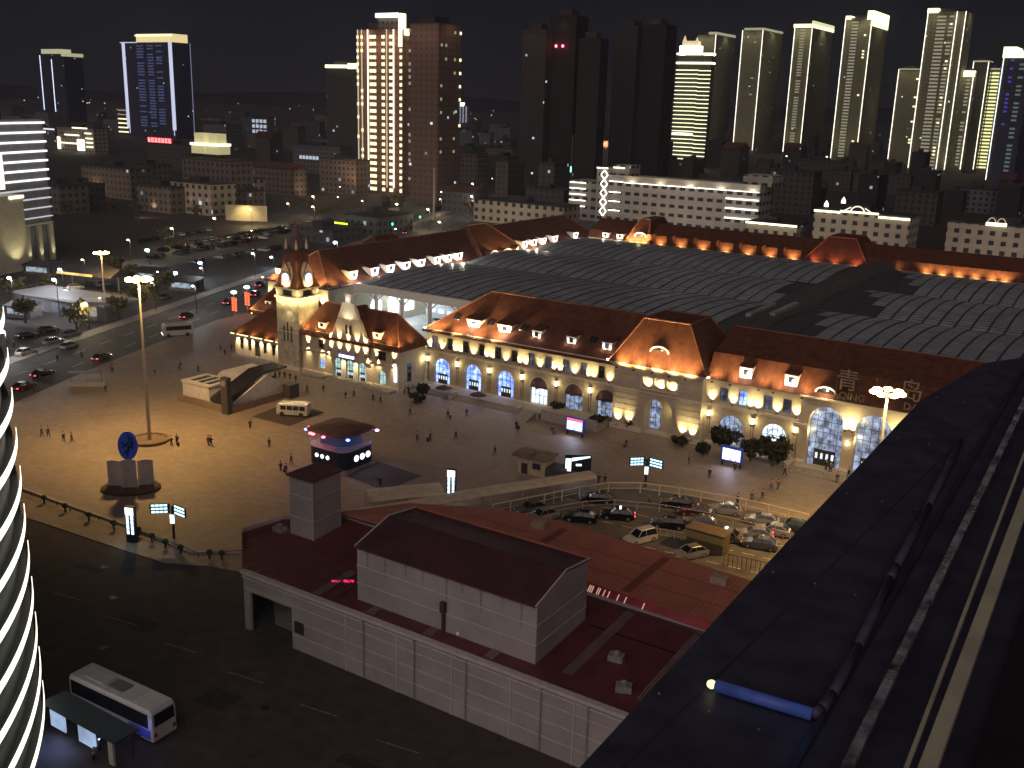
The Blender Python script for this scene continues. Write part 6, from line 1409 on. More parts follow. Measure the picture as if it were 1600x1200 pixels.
# ------------------------------------------------------------------ street lamps and traffic lights in the town
def street_lamp(u, v, h=8.5, col=(1., .80, .50), s=6., r=.34, pw=0, ck='warm'):
    p = G(u, v, h); t = thing('street_lamp', 'x', 'street lamp', (p.x, p.y, 0)); b = MB(); b.tube((0, 0, 0), (0, 0, h), .12, .07, n=6); b.tube((0, 0, h), (-.6, -.3, h+.1), .05, n=4); b.build('post', m_dark, t)
    b = MB(); b.ball((-.6, -.3, h), (r, r, r*.6), 8, 5); b.build('lamp_head', glow('sl_'+ck, col, s), t)
    if pw: lamp('POINT', (-.6, -.3, h-.5), pw*(2 if ck in ('white', 'ice') else 2), col, t, r=.4, w=False)
    return t
sl = []
for (u, v, h, ck, r, pw) in [(452, 318, 9, 'warm', .42, 900), (491, 307, 9, 'warm', .55, 1200), (491, 323, 9, 'warm', .55, 1200), (530, 308, 8, 'warm', .35, 0), (533, 292, 8, 'warm', .3, 0), (568, 314, 8, 'warm', .4, 500), (622, 319, 9, 'warm', .6, 1500), (692, 300, 9, 'warm', .55, 1500),
        (690, 311, 8, 'warm', .35, 600), (671, 327, 9, 'warm', .55, 1300), (740, 287, 9, 'warm', .55, 1800), (739, 307, 9, 'white', .55, 900), (689, 347, 9, 'warm', .5, 1200), (621, 358, 7, 'white', .35, 0), (797, 272, 9, 'white', .45, 0), (771, 279, 9, 'warm', .35, 0), (337, 341, 8, 'warm', .45, 1200),
        (271, 357, 7, 'yellow', .55, 900), (393, 327, 7, 'yellow', .45, 1800), (203, 375, 7, 'warm', .4, 500), (132, 406, 7, 'warm', .35, 400), (88, 437, 9, 'white', .5, 1400), (18, 434, 9, 'white', .5, 1800), (97, 421, 9, 'white', .45, 900), (1230, 244, 10, 'warm', .8, 0), (1105, 244, 10, 'warm', .7, 0), (1152, 244, 10, 'warm', .6, 0), (1293, 245, 10, 'warm', .9, 0),
        (233, 391, 5, 'ice', .8, 900), (316, 411, 5, 'ice', .7, 900), (317, 419, 6, 'white', .35, 400), (398, 396, 7, 'white', .4, 600), (527, 379, 8, 'ice', .75, 1700), (427, 402, 3.5, 'ice', .55, 300), (305, 447, 7, 'white', .35, 500), (241, 442, 7, 'warm', .32, 300), (137, 474, 6, 'warm', .4, 900), (8, 518, 6, 'white', .5, 900), (160, 466, 5, 'warm', .3, 0), (250, 425, 8, 'white', .3, 0)]:
    colr, s = {'warm': ((1., .80, .50), 6.), 'white': ((.95, .97, 1.), 6.), 'yellow': ((1., .82, .35), 5.), 'ice': ((.55, .78, 1.), 5.)}[ck]
    t = street_lamp(u, v, h, colr, s, r, pw, ck); t['k'] = ck; sl.append(t)
for ck, nm in (('warm', 'warm white street lamp on a thin post in the town'), ('white', 'cool white street lamp in the town'), ('yellow', 'yellow street lamp beside the far street'), ('ice', 'icy blue-white lamp by the car park')):
    q = [o for o in sl if o['k'] == ck]; rank(q, nm+', {n} from the left'); [o.__setitem__('group', nm.split(' lamp')[0]+' lamps') for o in q]
for o in sl: del o['k']
for i, (u, v, c_) in enumerate(((614, 350, 'left'), (657, 339, 'right'))):
    p = G(u, v, 6); t = thing('traffic_light', 'green traffic light on the far street, '+c_+' one of the two', 'traffic light', (p.x, p.y, 0), group='green traffic lights'); b = MB(); b.tube((0, 0, 0), (0, 0, 6.4), .09, n=5); b.build('post', m_pole, t)
    b = MB(); b.box(-.3, .3, -.2, .2, 5.4, 6.5); b.build('housing', m_dark, t); b = MB(); b.ball((0, -.3, 6), (.5, .2, .5), 8, 5); b.build('green_light', glow('go_green', (.05, 1., .45), 3.5), t)
for i, (u, v) in enumerate(((367, 497), (387, 488))):
    p = G(u, v); t = thing('lantern_post', 'post hung with red lantern strings behind the annex, '+('left' if i == 0 else 'right')+' one of the pair', 'lantern post', (p.x, p.y, 0), group='red lantern posts')
    b = MB(); b.tube((0, 0, 0), (0, 0, 6.2), .09, n=6); b.box(-.9, .9, -.05, .05, 5.0, 5.1); b.build('post', m_pole, t)
    for s in (-.5, .5):
        b = MB(); [b.ball((s, 0, 4.7-.55*k), (.3, .3, .22), 8, 5) for k in range(6)]; b.build('lantern_string', glow('lantern_red', (1., .12, .04), 2.2), t)
    b = MB(); b.ball((0, 0, 6.3), (.75, .75, .4), 10, 6); b.build('lamp_head', glow('sl_ice2', (.75, .9, 1.), 4.), t); lamp('POINT', (0, -1, 4), 60, (1., .15, .05), t, r=.3, w=False)
# tall plain mast behind the far wing
p = G(678, 345); t = thing('flag_mast', 'tall pale unlit mast beyond the west wing', 'mast', (p.x, p.y, 0)); b = MB(); b.tube((0, 0, 0), (0, 0, HZ(680, 262, p.x, p.y)), .6, .35, n=8); b.build('pole', m_pole, t)

# ------------------------------------------------------------------ buildings of the town
LITW = ((1., .72, .42), (.72, .86, 1.))
fm = {'night': facade_mat('fac_shaded', (.032, .027, .026), prob=.015, s=.3), 'dark': facade_mat('fac_dark', (.075, .065, .06), prob=.022, s=.35), 'brown': facade_mat('fac_brown', (.15, .12, .10), prob=.02, s=.35), 'cream': facade_mat('fac_cream', (.34, .29, .23), prob=.012, dx=4.0, dz=3.4, s=.5),
      'grey': facade_mat('fac_grey', (.13, .125, .13), prob=.03, s=.35), 'office': facade_mat('fac_office', (.36, .33, .29), prob=.006, dx=4.4, dz=3.9, win=(.2, .8, .35, .72), s=.9)}
m_rt = mat('flat_roof', (.045, .042, .045), .9, var=.3, scale=.2)
m_rr2 = mat('town_red_roof', (.08, .035, .025), .8, var=.3, scale=.5)
g_cream = glow('cornice_light', (1., .93, .62), 2.0); g_cream2 = glow('cornice_light_soft', (1., .95, .72), 1.1); g_bar = glow('bar_white', (1., .96, .84), 2.6)
def block(u0, u1, vt, vb, dep, m, label, name='building', cat='building', roof=None, rz=0, gable=False, group=None):
    """a building whose front foot spans u0..u1 at row vb and whose top reaches row vt"""
    P, Q = G(u0, vb), G(u1, vb); c_ = (P+Q)/2; w = abs(Q.x-P.x) if not rz else (Q-P).length
    if not rz: Q = GY((u1), vb, P.y); w = abs(Q.x-P.x); c_ = Vector(((P.x+Q.x)/2, P.y, 0))
    h = max(3., HZ((u0+u1)/2, vt, c_.x, c_.y)); t = thing(name, label, cat, (c_.x, c_.y, 0), rz=rz, group=group)
    b = MB(); b.box(-w/2, w/2, 0, dep, 0, h); b.build('wall', fm[m] if isinstance(m, str) else m, t)
    b = MB()
    if gable: b.prismX([(-.6, h), (dep/2, h+dep*.22), (dep+.6, h)], -w/2-.6, w/2+.6); b.build('roof', m_rr2, t)
    else: b.box(-w/2-.25, w/2+.25, -.25, dep+.25, h+.002, h+.5); b.box(-w*.2, w*.05, dep*.3, dep*.7, h+.51, h+2.6); b.build('roof', roof or m_rt, t)
    return t, w, h
# white office block with the row of lit diamonds
t = thing('office_block', 'long pale office block with a vertical row of white diamonds and lit ledges', 'building', (-195, 420, 0)); Y = 420.
xl, xs0, xs1, xe = -241.2, -226.0, -220.3, -148.5; h = 21.3
b = MB(w=True); b.box(xl, xs0, Y+1, Y+16, 0, 17.9); b.box(xs0+.01, xs1, Y-.5, Y+18, 0, 24.6); b.box(xs1+.01, xe, Y+1, Y+16, 0, h); b.box(xs1+.01, xs1+9, Y+3, Y+14, h+.01, 26); b.box(xe-10, xe+3, Y+6, Y+20, h-.5, h+4); b.build('wall', fm['office'], t)
b = MB(w=True); b.box(xs1+.02, xe-.01, Y+.2, Y+.98, h-2.4, h+.4); b.build('parapet', mat('office_parapet', (.5, .46, .38), .7, var=.08, scale=.5), t)
n = 9
for i in range(n):
    xa = xs1+8+i*(xe-xs1-8)/n*1.0; b = MB(w=True); b.box(xa+.1, xa+(xe-xs1-8)/n-.3, Y-.1, Y+.15, h-2.8, h-2.5); b.build('ledge_light', g_bar, t)
    if i % 2 == 0: lamp('SPOT', (xa+4, Y-1.2, h-3.2), 420, (1., .92, .7), t, aim=(xa+4, Y+.3, h), angle=130, r=.4)
b = MB(w=True); b.box(xs1+.5, xs1+7.6, Y-.1, Y+.15, h-2.6, h-2.3); b.build('ledge_light', g_bar, t)
for k, z in enumerate((16.9, 14.2, 11.5, 8.8, 6.1)): b = MB(w=True); b.box(xl+.5, xl+9, Y+.6, Y+.95, z, z+.4); b.build('ledge_light', g_bar, t)
for k, z in enumerate((13.8, 9.7, 5.6)):
    b = MB(w=True); b.box(xs1+.3, xs1+6.2, Y+.6, Y+.95, z, z+.4); b.build('ledge_light', g_bar, t)
    b = MB(w=True); b.box(xe-15, xe-.5, Y+.5, Y+.95, z+1.2, z+1.65); b.build('ledge_light', g_bar, t)
b = MB(w=True); b.box(xs0, xs1, Y-.9, Y-.55, 24.3, 24.8); b.build('ledge_light', g_bar, t); b = MB(w=True); b.box(xs1+1, xs1+6.6, Y+2.5, Y+2.95, 24.6, 25.2); b.build('ledge_light', g_cream, t)
xc_ = xs1-1.6; dz = 4.1
for k in range(5):
    zc = 23.6-dz/2-k*dz; b = MB(w=True); P = [(xc_, Y-.8, zc+dz*.5), (xc_+1.75, Y-.8, zc), (xc_, Y-.8, zc-dz*.5), (xc_-1.75, Y-.8, zc), (xc_, Y-.8, zc+dz*.5)]; b.path(P, .24, n=4); b.build('diamond_light', g_bar, t)
lamp('SPOT', (-185, Y-30, 3), 9000, (1., .86, .66), t, aim=(-185, Y, 12), angle=150, r=3)
# pale hotels behind the north wing
def crown_block(u0, u1, vt, vb, dep, lights, label, extra=None):
    t, w, h = block(u0, u1, vt, vb, dep, 'cream', label)
    for a, c_, dz_ in lights: b = MB(); b.box(-w/2+w*a, -w/2+w*c_, -.8, -.3, h-.4+dz_, h+.35+dz_); b.build('cornice_light', g_cream, t)
    lamp('SPOT', (0, -22, 2), 4200, (1., .88, .66), t, aim=(0, 0, h*.7), angle=150, r=2, w=False)
    if extra: extra(t, w, h)
    return t
def ex1(t, w, h):
    b = MB(); P = [(-w*.04+2.6*math.cos(math.pi*i/8), -.5, h+.3+2.4*math.sin(math.pi*i/8)) for i in range(9)]; b.path(P, .25, n=5); b.path([(-w*.04-6, -.5, h+.2), (-w*.04-2.6, -.5, h+2.2)], .2, n=4); b.path([(-w*.04+6, -.5, h+.2), (-w*.04+2.6, -.5, h+2.2)], .2, n=4); b.build('gable_light', g_cream2, t)
    for X, z in ((-w*.42, 1.2), (-w*.24, 3.)): b = MB(); b.lathe([(.9, 0), (.8, 1.2), (.1, 2.4)], (X, 5), 6, z=h+z); b.build('roof_cap_light', g_cream, t)
crown_block(1266, 1416, 334, 392, 16, [(.0, .28, 0), (.28, .68, .5), (.68, 1., -.6)], 'pale hotel with a glowing cornice and an arched lit gable behind the north wing', ex1)
def ex2(t, w, h):
    for X in (-w*.12, w*.40):
        b = MB(); b.box(X-3.4, X+3.4, -.9, -.3, h-.2, h+1.0); b.build('cornice_light', g_cream, t)
        for s in (-1.6, 1.6): b = MB(); b.path([(X+s+1.3*math.cos(math.pi*i/8), -.5, h+1.1+1.5*math.sin(math.pi*i/8)) for i in range(9)], .16, n=4); b.build('scroll_light', mat('scroll', (.5, .45, .35), .7, emit=(1., .9, .6), es=.25, sample=False), t)
crown_block(1472, 1680, 354, 410, 16, [], 'pale hotel with two scrolled lit crests at the right edge behind the north wing', ex2)
crown_block(1163, 1243, 350, 380, 12, [(0, 1., 0)], 'small low pale block with a lit cornice right of the long office block')
crown_block(740, 880, 318, 345, 14, [], 'dim cream terrace with round gables left of the office block', None)
# hotel slab at the far left with white ledge lights
th_ = math.atan2(SD.y, SD.x); hp_ = G(86, 404)
HS = thing('slab_hotel', 'big slab hotel with rows of white ledge lights and uplit columns at the left edge', 'building', (hp_.x, hp_.y, 0), rz=th_)
hh = HZ(62, 186, hp_.x, hp_.y); wd = 70
b = MB(); b.box(-wd, 0, 0, 30, 0, hh); b.build('wall', mat('slab_wall', (.13, .12, .115), .7, var=.15, scale=.5), HS)
nf = 12; fh = (hh-12)/(nf-1)
for i in range(nf-1):
    z = 12+fh*i+fh*.55
    for j in range(6):
        b = MB(); xa = -wd*.62+j*wd*.62/6; b.box(xa+.25, xa+wd*.62/6-.25, -.9, -.1, z, z+.55*(0.5+.5*min(1, i/5))); b.build('ledge_light', glow('ledge_white', (.93, .93, 1.), 1.5) if i > 3 else glow('ledge_dimmer', (.9, .9, 1.), .5), HS)
b = MB(); b.box(-wd*.62, 0, -.6, -.01, 11.4, 11.9); b.build('band', m_trim, HS)
for j in range(6):
    xa = -1.6-j*5.6; b = MB(); b.box(xa-.9, xa+.9, -1.0, -.02, 0, 11.3); b.build('column', m_wall2, HS); lamp('SPOT', (xa, -2.4, .6), 900, (1., .95, .62), HS, aim=(xa, -.9, 8), angle=60, r=.2, w=False)
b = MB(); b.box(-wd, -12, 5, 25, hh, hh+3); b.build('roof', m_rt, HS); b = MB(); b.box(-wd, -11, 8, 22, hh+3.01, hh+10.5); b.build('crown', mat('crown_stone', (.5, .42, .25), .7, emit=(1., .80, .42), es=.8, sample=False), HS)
b = MB(); b.box(-wd, -20, -6, -.1, 0, 22); b.build('bay', m_wall2, HS); b = MB(); b.box(-26, -20, -6.4, -6.01, 21, 21.8); b.build('ledge_light', g_cream, HS); b = MB(); b.box(-30, -27.5, -6.4, -6.01, 24, 34); b.build('sign_light', g_cream, HS)
lamp('SPOT', (-25, -10, 1), 3000, (1., .95, .6), HS, aim=(-25, -6, 12), angle=80, r=.4, w=False)
# listed blocks of the middle distance
bl = []
for (u0, u1, vt, vb, dep, m, la, gb_) in [
    (130, 205, 262, 304, 14, 'brown', 'brown three-storey block with a dark roof below the red sign', False), (205, 240, 258, 300, 12, 'brown', 'narrow brown block attached to the three-storey one', False), (268, 332, 286, 330, 14, 'cream', 'cream corner building with uplit columns left of centre', False),
    (288, 362, 250, 320, 14, 'brown', 'stepped brown hotel under the glowing twin crown', False), (362, 386, 280, 322, 12, 'cream', 'narrow cream wing right of the stepped hotel', False), (370, 388, 300, 330, 10, 'brown', 'low brown annex by the yellow-lit wall', False),
    (458, 532, 228, 268, 12, 'grey', 'grey block with a row of cool lit windows left of the bright tower', False), (395, 455, 262, 300, 12, 'brown', 'low brown block with a reddish roof in the left middle distance', True), (500, 556, 250, 300, 12, 'brown', 'brown five-storey block just left of the bright tower', False),
    (60, 96, 290, 330, 14, 'brown', 'pale low block beside the slab hotel', False), (96, 130, 288, 322, 12, 'dark', 'dark low block beyond the slab hotel', False), (215, 268, 292, 328, 12, 'brown', 'long low brown block in front of the red sign building', False), (541, 590, 338, 364, 22, 'grey', 'low dark hall with a blank grey side behind the clock tower', False),
    (585, 600, 325, 356, 10, 'office', 'small pale cube house above the low dark hall', False), (455, 520, 358, 374, 16, 'dark', 'dark canopy building above the car park', False), (745, 800, 232, 262, 12, 'brown', 'brown block with scattered lights right of the dark towers', False), (720, 745, 240, 285, 12, 'brown', 'tall brown block at the foot of the dark towers', False),
    (876, 892, 210, 300, 10, 'brown', 'narrow pale block between the dark towers', False), (932, 952, 218, 262, 12, 'brown', 'block with a glowing orange shopfront left of the dark slab', False), (1190, 1266, 268, 330, 14, 'dark', 'dark apartment block right of the office block', False), (1395, 1460, 300, 348, 14, 'dark', 'dark apartment block between the two pale hotels', False),
    (1490, 1560, 296, 330, 12, 'grey', 'dark grey block with a few white windows at right', False), (1240, 1330, 252, 280, 12, 'dark', 'long dark block at the foot of the right towers', False), (1330, 1420, 272, 300, 12, 'dark', 'second long dark block at the foot of the right towers', False), (1010, 1080, 250, 285, 12, 'dark', 'dark block below the banded gold tower', False),
    (375, 420, 184, 214, 14, 'grey', 'distant grey block with a grid of white windows', False), (30, 88, 200, 230, 14, 'grey', 'grey block with a bright roof edge behind the slab hotel', False), (690, 740, 300, 330, 12, 'dark', 'dark house by the far crossing', True), (820, 880, 296, 330, 12, 'dark', 'dark block in front of the dark towers', False), (640, 690, 268, 300, 12, 'brown', 'brown block between the bright tower and the crossing', False)]:
    t, w, h = block(u0, u1, vt, vb, dep, m, la, gable=gb_); bl.append((la, t, w, h))
for la, t, w, h in bl:
    if 'cream corner' in la:
        for k in range(5): lamp('SPOT', (-w/2+w*(.1+.2*k), -1.0, h*.32), 160, (1., .88, .6), t, aim=(-w/2+w*(.1+.2*k), 0, h*.8), angle=60, r=.2, w=False)
        lamp('SPOT', (0, -30, 2), 3500, (1., .75, .5), t, aim=(0, 0, h*.6), angle=120, r=2, w=False)
    if 'three-storey' in la or 'stepped' in la or 'five-storey' in la: lamp('SPOT', (0, -30, 2), 4200, (1., .72, .48), t, aim=(0, 0, h*.6), angle=130, r=2, w=False)
    if 'twin crown' in la:
        for X in (-w*.22, w*.08):
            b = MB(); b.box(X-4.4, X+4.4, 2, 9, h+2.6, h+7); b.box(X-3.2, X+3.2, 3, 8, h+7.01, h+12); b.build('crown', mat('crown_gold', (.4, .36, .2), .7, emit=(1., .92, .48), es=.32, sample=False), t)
            b = MB(); b.box(X-4.6, X+4.6, 1.4, 9.5, h+6.4, h+7.5); b.build('crown_light', g_cream, t)
    if 'grid of white' in la:
        for i in range(4):
            for j in range(3): b = MB(); X = -w*.05+i*w*.13; b.box(X, X+w*.09, -.3, -.02, h*.25+j*h*.26, h*.25+j*h*.26+h*.16); b.build('window', glow('win_cool', (.75, .85, 1.), .55), t)
    if 'cool lit windows' in la:
        for i in range(6): b = MB(); X = -w*.35+i*w*.07; b.box(X, X+w*.05, -.3, -.02, h*.5, h*.62); b.build('window', glow('win_cool', (.75, .85, 1.), .55), t)
    if 'bright roof edge' in la: b = MB(); b.box(-w*.1, w/2, -.6, -.26, h-.8, h+.5); b.build('cornice_light', glow('cool_edge', (.9, .9, 1.), .9), t)
    if 'orange shopfront' in la: b = MB(); b.box(-w*.3, w*.3, -.5, -.05, h*.75, h*.95); b.build('shop_sign', glow('shop_orange', (1., .35, .12), 1.8, vary=.6, scale=.6), t)
    if 'narrow pale block between' in la: b = MB(); b.box(-w*.35, w*.45, -.5, -.05, h*.36, h*.46); b.build('shop_sign', glow('shop_teal', (.25, .95, .85), 2.2, vary=.5, scale=.4), t)
    if 'office' == la: pass
# building with the red sign, yellow strip sign and the lit pavilion
t, w, h = block(232, 300, 226, 262, 14, 'dark', 'dark building carrying a long glowing red rooftop sign')
b = MB(); X0_ = -w*.46; b.box(X0_, X0_+w*.56, -.5, -.3, h+.6, h+4.6); sg = b.build('sign_panel', mat('sign_red_back', (.12, .005, .01), .6, emit=(1., .01, .04), es=.30, sample=False), t)
for i in range(7):
    x_ = X0_+.5+i*(w*.56-.6)/7; b = MB(); cw = (w*.56-.6)/7*.7; b.box(x_, x_+cw*.22, -.7, -.51, h+1.1, h+4.1); b.box(x_, x_+cw, -.7, -.51, h+1.1, h+1.7); b.box(x_+cw*.4, x_+cw, -.7, -.51, h+(3.2 if i % 2 else 2.6), h+(3.8 if i % 2 else 3.1)); b.box(x_+cw*.6, x_+cw*.8, -.7, -.51, h+1.7, h+4.0); b.build('character', glow('char_red', (1., .16, .16), 4.), sg)
p = G(520, 349, 5); t = thing('petrol_canopy', 'low roof edged with a bright yellow-green strip above the car park', 'canopy', (p.x, p.y, 0)); b = MB(); b.box(-9, 9, 0, 8, 4.6, 5.0); b.build('roof', m_rt, t); b = MB(); b.box(-7.6, 7.6, -.3, -.01, 4.4, 5.7); b.build('light_strip', glow('strip_lime', (.80, 1., .06), 2.), t)
for X in (-7, 7): b = MB(); b.tube((X, 4, 0), (X, 4, 4.6), .3, n=6); b.build('post', m_pole, t)
t, w, h = block(92, 148, 200, 236, 14, 'cream', 'stepped pavilion outlined in bright yellow light, upper left')
for a, c_, z in ((.0, .72, .38), (.22, .62, .72), (.45, .85, 1.02), (.78, .95, .82), (.8, .98, .62), (.8, .98, .45), (.8, .98, .28)): b = MB(); b.box(-w/2+w*a, -w/2+w*c_, -.9, -.3, h*z-.7, h*z+.3); b.build('cornice_light', g_cream, t)
b = MB(); b.box(w*.06, w*.24, -.8, -.31, h*.1, h*.55); b.build('entrance_light', glow('entrance_yellow', (1., .97, .7), 3.), t); b = MB(); b.box(-w/2, -w*.42, -.8, -.31, h*.1, h*.6); b.build('column_light', g_cream, t)
p = G(385, 345); t = thing('yellow_wall', 'low wall washed in yellow light beside the far street', 'wall', (p.x, p.y, 0), rz=.5); b = MB(); b.box(-9, 9, 0, .6, 0, 6.5); b.build('panel', m_wall2, t)
lamp('SPOT', (0, -5, 5), 2400, (1., .80, .35), t, aim=(0, 0, 2), angle=120, r=.5, w=False)
# across the street, left: the long white-fasciaed market, kiosks
p = G(100, 492); t = thing('market_hall', 'long low building with a pale fascia across the street at left', 'building', (p.x, p.y, 0), rz=.10); b = MB(); b.box(-17, 14, 0, 10, 0, 3.4); b.build('wall', mat('market_wall', (.14, .14, .16), .8, var=.3, scale=.4), t)
b = MB(); b.box(-17.2, 14.2, -.5, 10.2, 3.41, 4.0); b.build('fascia', mat('market_fascia', (.26, .26, .27), .6, var=.1), t)
for i in range(5): b = MB(); b.box(-15+i*5.6, -12.4+i*5.6, -.08, -.01, .4, 2.6); b.build('shopfront', glow('shop_dim', (.6, .7, .85), .12, vary=.6, scale=.5), t)
p = G(150, 492); t = thing('glass_kiosk', 'pale lit cube kiosk on the far pavement', 'kiosk', (p.x+3, p.y-3, 0), rz=.9); b = MB(); b.box(-3, 3, -2.5, 2.5, 0, 4.2); b.build('wall', mat('kiosk_pale', (.35, .32, .28), .5, var=.3, scale=.6), t); b = MB(); b.box(-3.3, 3.3, -2.8, 2.8, 4.21, 4.5); b.build('roof', m_joint, t)
b = MB(); b.box(-2.5, 2.5, -2.56, -2.51, 1, 3.2); b.build('window', glow('kiosk_win', (1., .9, .75), .25, vary=.4), t)
p = G(130, 425, 5); t = thing('gold_canopy', 'dark pitched canopy with a golden lit edge across the street', 'canopy', (p.x, p.y, 0), rz=.2); b = MB(); b.prismX([(0, 4), (4, 6), (8, 4)], -9, 9); b.build('roof', m_rt, t); b = MB(); b.box(-9, 3, -.3, -.01, 3.9, 4.5); b.build('edge_light', glow('edge_gold', (1., .68, .22), .9, vary=.4, scale=.3), t)
for X in (-8, 8): b = MB(); b.tube((X, 4, 0), (X, 4, 5.8), .2, n=5); b.build('post', m_pole, t)
# random dark fabric of the town, each block on its own
rnd = random.Random(5); fab = []
spec = []
for v0, us in ((212, range(0, 1600, 46)), (226, range(14, 1560, 52)), (244, range(340, 1600, 56)), (262, range(420, 1600, 60)), (284, range(640, 1600, 66)), (312, range(700, 1600, 72))):
    for u in us:
        u_ = u+rnd.uniform(-12, 12); v_ = v0+(u_-800)*.03+rnd.uniform(-5, 5)
        if u_ < 90 and v0 > 240: continue
        if 540 < u_ < 660 and v0 > 235: continue
        if v0 >= 284 and (880 < u_ < 1200): continue
        if rnd.random() < .12: continue
        spec.append((u_, v_, rnd.uniform(26, 60)*.62, rnd.uniform(9, 22), rnd.choice(('dark', 'dark', 'brown', 'grey', 'dark') if u_ < 820 else ('night', 'night', 'dark')), rnd.random() < .3))  # right-hand blocks take darker walls: lack of light painted into the colour
for u_, v_, wpx, dep, m_, gb_ in spec:
    P = G(u_, v_); dist = P.length; hgt = rnd.uniform(11, 24); vt = PX((P.x, P.y, hgt))[1]
    t, w, h = block(u_-wpx/2, u_+wpx/2, vt, v_, dep, m_, 'x', gable=gb_, name='town_house' if gb_ else 'apartment_block', cat='house' if gb_ else 'building', group='dark buildings of the far town'); fab.append(t)
rank([o for o in fab if o['category'] == 'house'], 'dark pitched-roof house in the far town, {n} such house from the left')
rank([o for o in fab if o['category'] == 'building'], 'dark flat-roofed block in the far town, {n} such block from the left')

# far points of light near the horizon
pts = MB()
for i in range(230):
    u = rnd.uniform(0, 1600); hz0 = 160+(u-800)*.0305; v = hz0+abs(rnd.gauss(0, 1))*16+4
    if rnd.random() < .35: u = rnd.uniform(730, 820); v = 160+(u-800)*.0305+10+rnd.gauss(0, .8)
    p = G(u, v, 8); s = p.length/1590*rnd.uniform(.35, .9)
    if p.length > 15000: continue
    pts.ball((p.x, p.y, 8), s*.8, 5, 4)
pts.build('far_town_lights', glow('far_light', (1., .84, .5), 1.6), label='countless tiny far town lights under the horizon', cat='town lights', kind='stuff')
# trees of the middle distance, bare and dim
for i, (u, v, h_) in enumerate(((742, 304, 9), (692, 318, 9), (622, 334, 9), (600, 330, 8), (730, 338, 8), (722, 332, 8), (300, 346, 7), (500, 345, 8), (545, 300, 9), (480, 330, 8), (128, 330, 9), (170, 335, 8), (210, 345, 8), (250, 380, 6), (845, 330, 9), (100, 345, 9))):
    p = G(u, v); tree(p.x, p.y+2, h_, 3.4, 'dim winter tree in the middle distance, %s listed from the bright tower crossing' % ordn(i), leaf=m_leaf2, dens=160, seed=30+i, z0=0, group='dim trees of the middle distance')
tr_list = [o for o in COL.objects if o.get('group') == 'dim trees of the middle distance']; rank(tr_list, 'dim winter tree in the middle distance, {n} of these trees from the left')

# ------------------------------------------------------------------ towers of the skyline
g_line = glow('edge_line', (1., .92, .74), 2.3); g_linew = glow('edge_line_white', (.72, .76, 1.), .8); g_crown = glow('crown_yellow', (1., .95, .52), 1.8); g_cell = glow('cell_yellow', (1., .86, .50), 1.6); g_cell2 = glow('cell_dim', (.80, .74, .52), .30); g_cell3 = glow('cell_lime', (.95, .95, .42), 1.1); g_band = glow('band_gold', (1., .96, .60), 1.9)
def tower(u0, u1, u2, vt, vb, label, wall, lines=(), cells=(), crown=(), side=(), glowwall=0, fh=3.0, dist=None, prob=.008, gcol=(.85, .80, .50)):
    """front from u0 to u1, side face to u2 (all at the top row vt), foot at row vb"""
    um = (u0+u1)/2; base = G(um, vb)
    base = Vector((base.x, base.y, 0))
    if dist: base = base.normalized()*dist
    dd = base.length; h = HZ(um, vt, base.x, base.y)
    # place the foot so that the top projects at um
    r_ = ray(um, vt); s_ = dd/math.hypot(r_.x, r_.y); base = Vector((r_.x*s_, r_.y*s_, 0))
    m_px = dd*math.sqrt(1+((um-800)/FPX)**2)/FPX*1.0
    ca = abs(base.y)/dd; sa = abs(base.x)/dd
    w = (u1-u0)*m_px/max(ca, .3); dp = max(8, (u2-u1)*m_px/max(sa, .35))
    t = thing('tower_block', label, 'tower', base, 0)
    wm = facade_mat('tw_'+wall[0], wall[1], glass=tuple(c*.55 for c in wall[1]), prob=prob, dx=3.4, dz=fh, win=(.3, .72, .35, .75), s=.7)
    b = MB(); b.box(-w/2, w/2, 0, dp, 0, h); b.build('shaft', wm, t); b = MB(); b.box(-w*.30, w*.22, dp*.2, dp*.8, h+.01, h+3.5); b.build('roof_plant', mat('plant_dark', (.05, .045, .04), .8, var=.2), t)
    lw = max(.35, m_px*.68)
    for f, hh_, g_ in lines:
        X = -w/2+w*f; b = MB(); b.box(X-lw/2, X+lw/2, -.6, -.05, 4, h*hh_); b.build('edge_light', g_, t)
    for f, hh_, g_ in side: b = MB(); b.box(w/2+.05, w/2+.6, dp*f-lw/2, dp*f+lw/2, 4, h*hh_); b.build('edge_light', g_, t)
    cnt = 0; rest = MB()
    for f0, f1, g_, frac, pr in cells:
        z = h*.985-fh; 
        while z > h*frac:
            if rnd.random() < pr:
                if cnt < 98: b = MB()
                else: b = rest
                b.box(-w/2+w*f0, -w/2+w*f1, -.5, -.03, z, z+fh*.52)
                if cnt < 98: b.build('lit_balcony', g_, t)
                cnt += 1
            z -= fh*1.06
    if cnt > 98: rest.build('lit_balconies', g_cell, t, kind='stuff')
    for f0, f1, z0_, z1_, g_ in crown: b = MB(); b.box(-w/2+w*min(f0, .95), -w/2+w*min(f1, 1.03), -1.0, dp*(.5 if f1 <= 1.02 else 1.), h+z0_, h+z1_); b.build('crown', g_, t)
    if glowwall:
        for k in range(2): lamp('SPOT', (-w*.3+k*w*.6, -9, h+4), glowwall*.5, gcol, t, aim=(-w*.2+k*w*.4, 0, h*.45), angle=110, r=3, w=False)
        lamp('SPOT', (w/2+8, dp/2, h+5), glowwall*.5, gcol, t, aim=(w/2, dp/2, h*.5), angle=110, r=3, w=False)
        lamp('SPOT', (0, -30, 6), glowwall*.35, gcol, t, aim=(0, 0, h*.5), angle=130, r=4, w=False)
    return t, w, dp, h
olive = ('olive', (.20, .19, .12)); brn = ('brown', (.22, .13, .09)); drk = ('dark', (.022, .018, .019)); nvy = ('navy', (.04, .042, .075)); dbr = ('darkbrown', (.14, .095, .075))
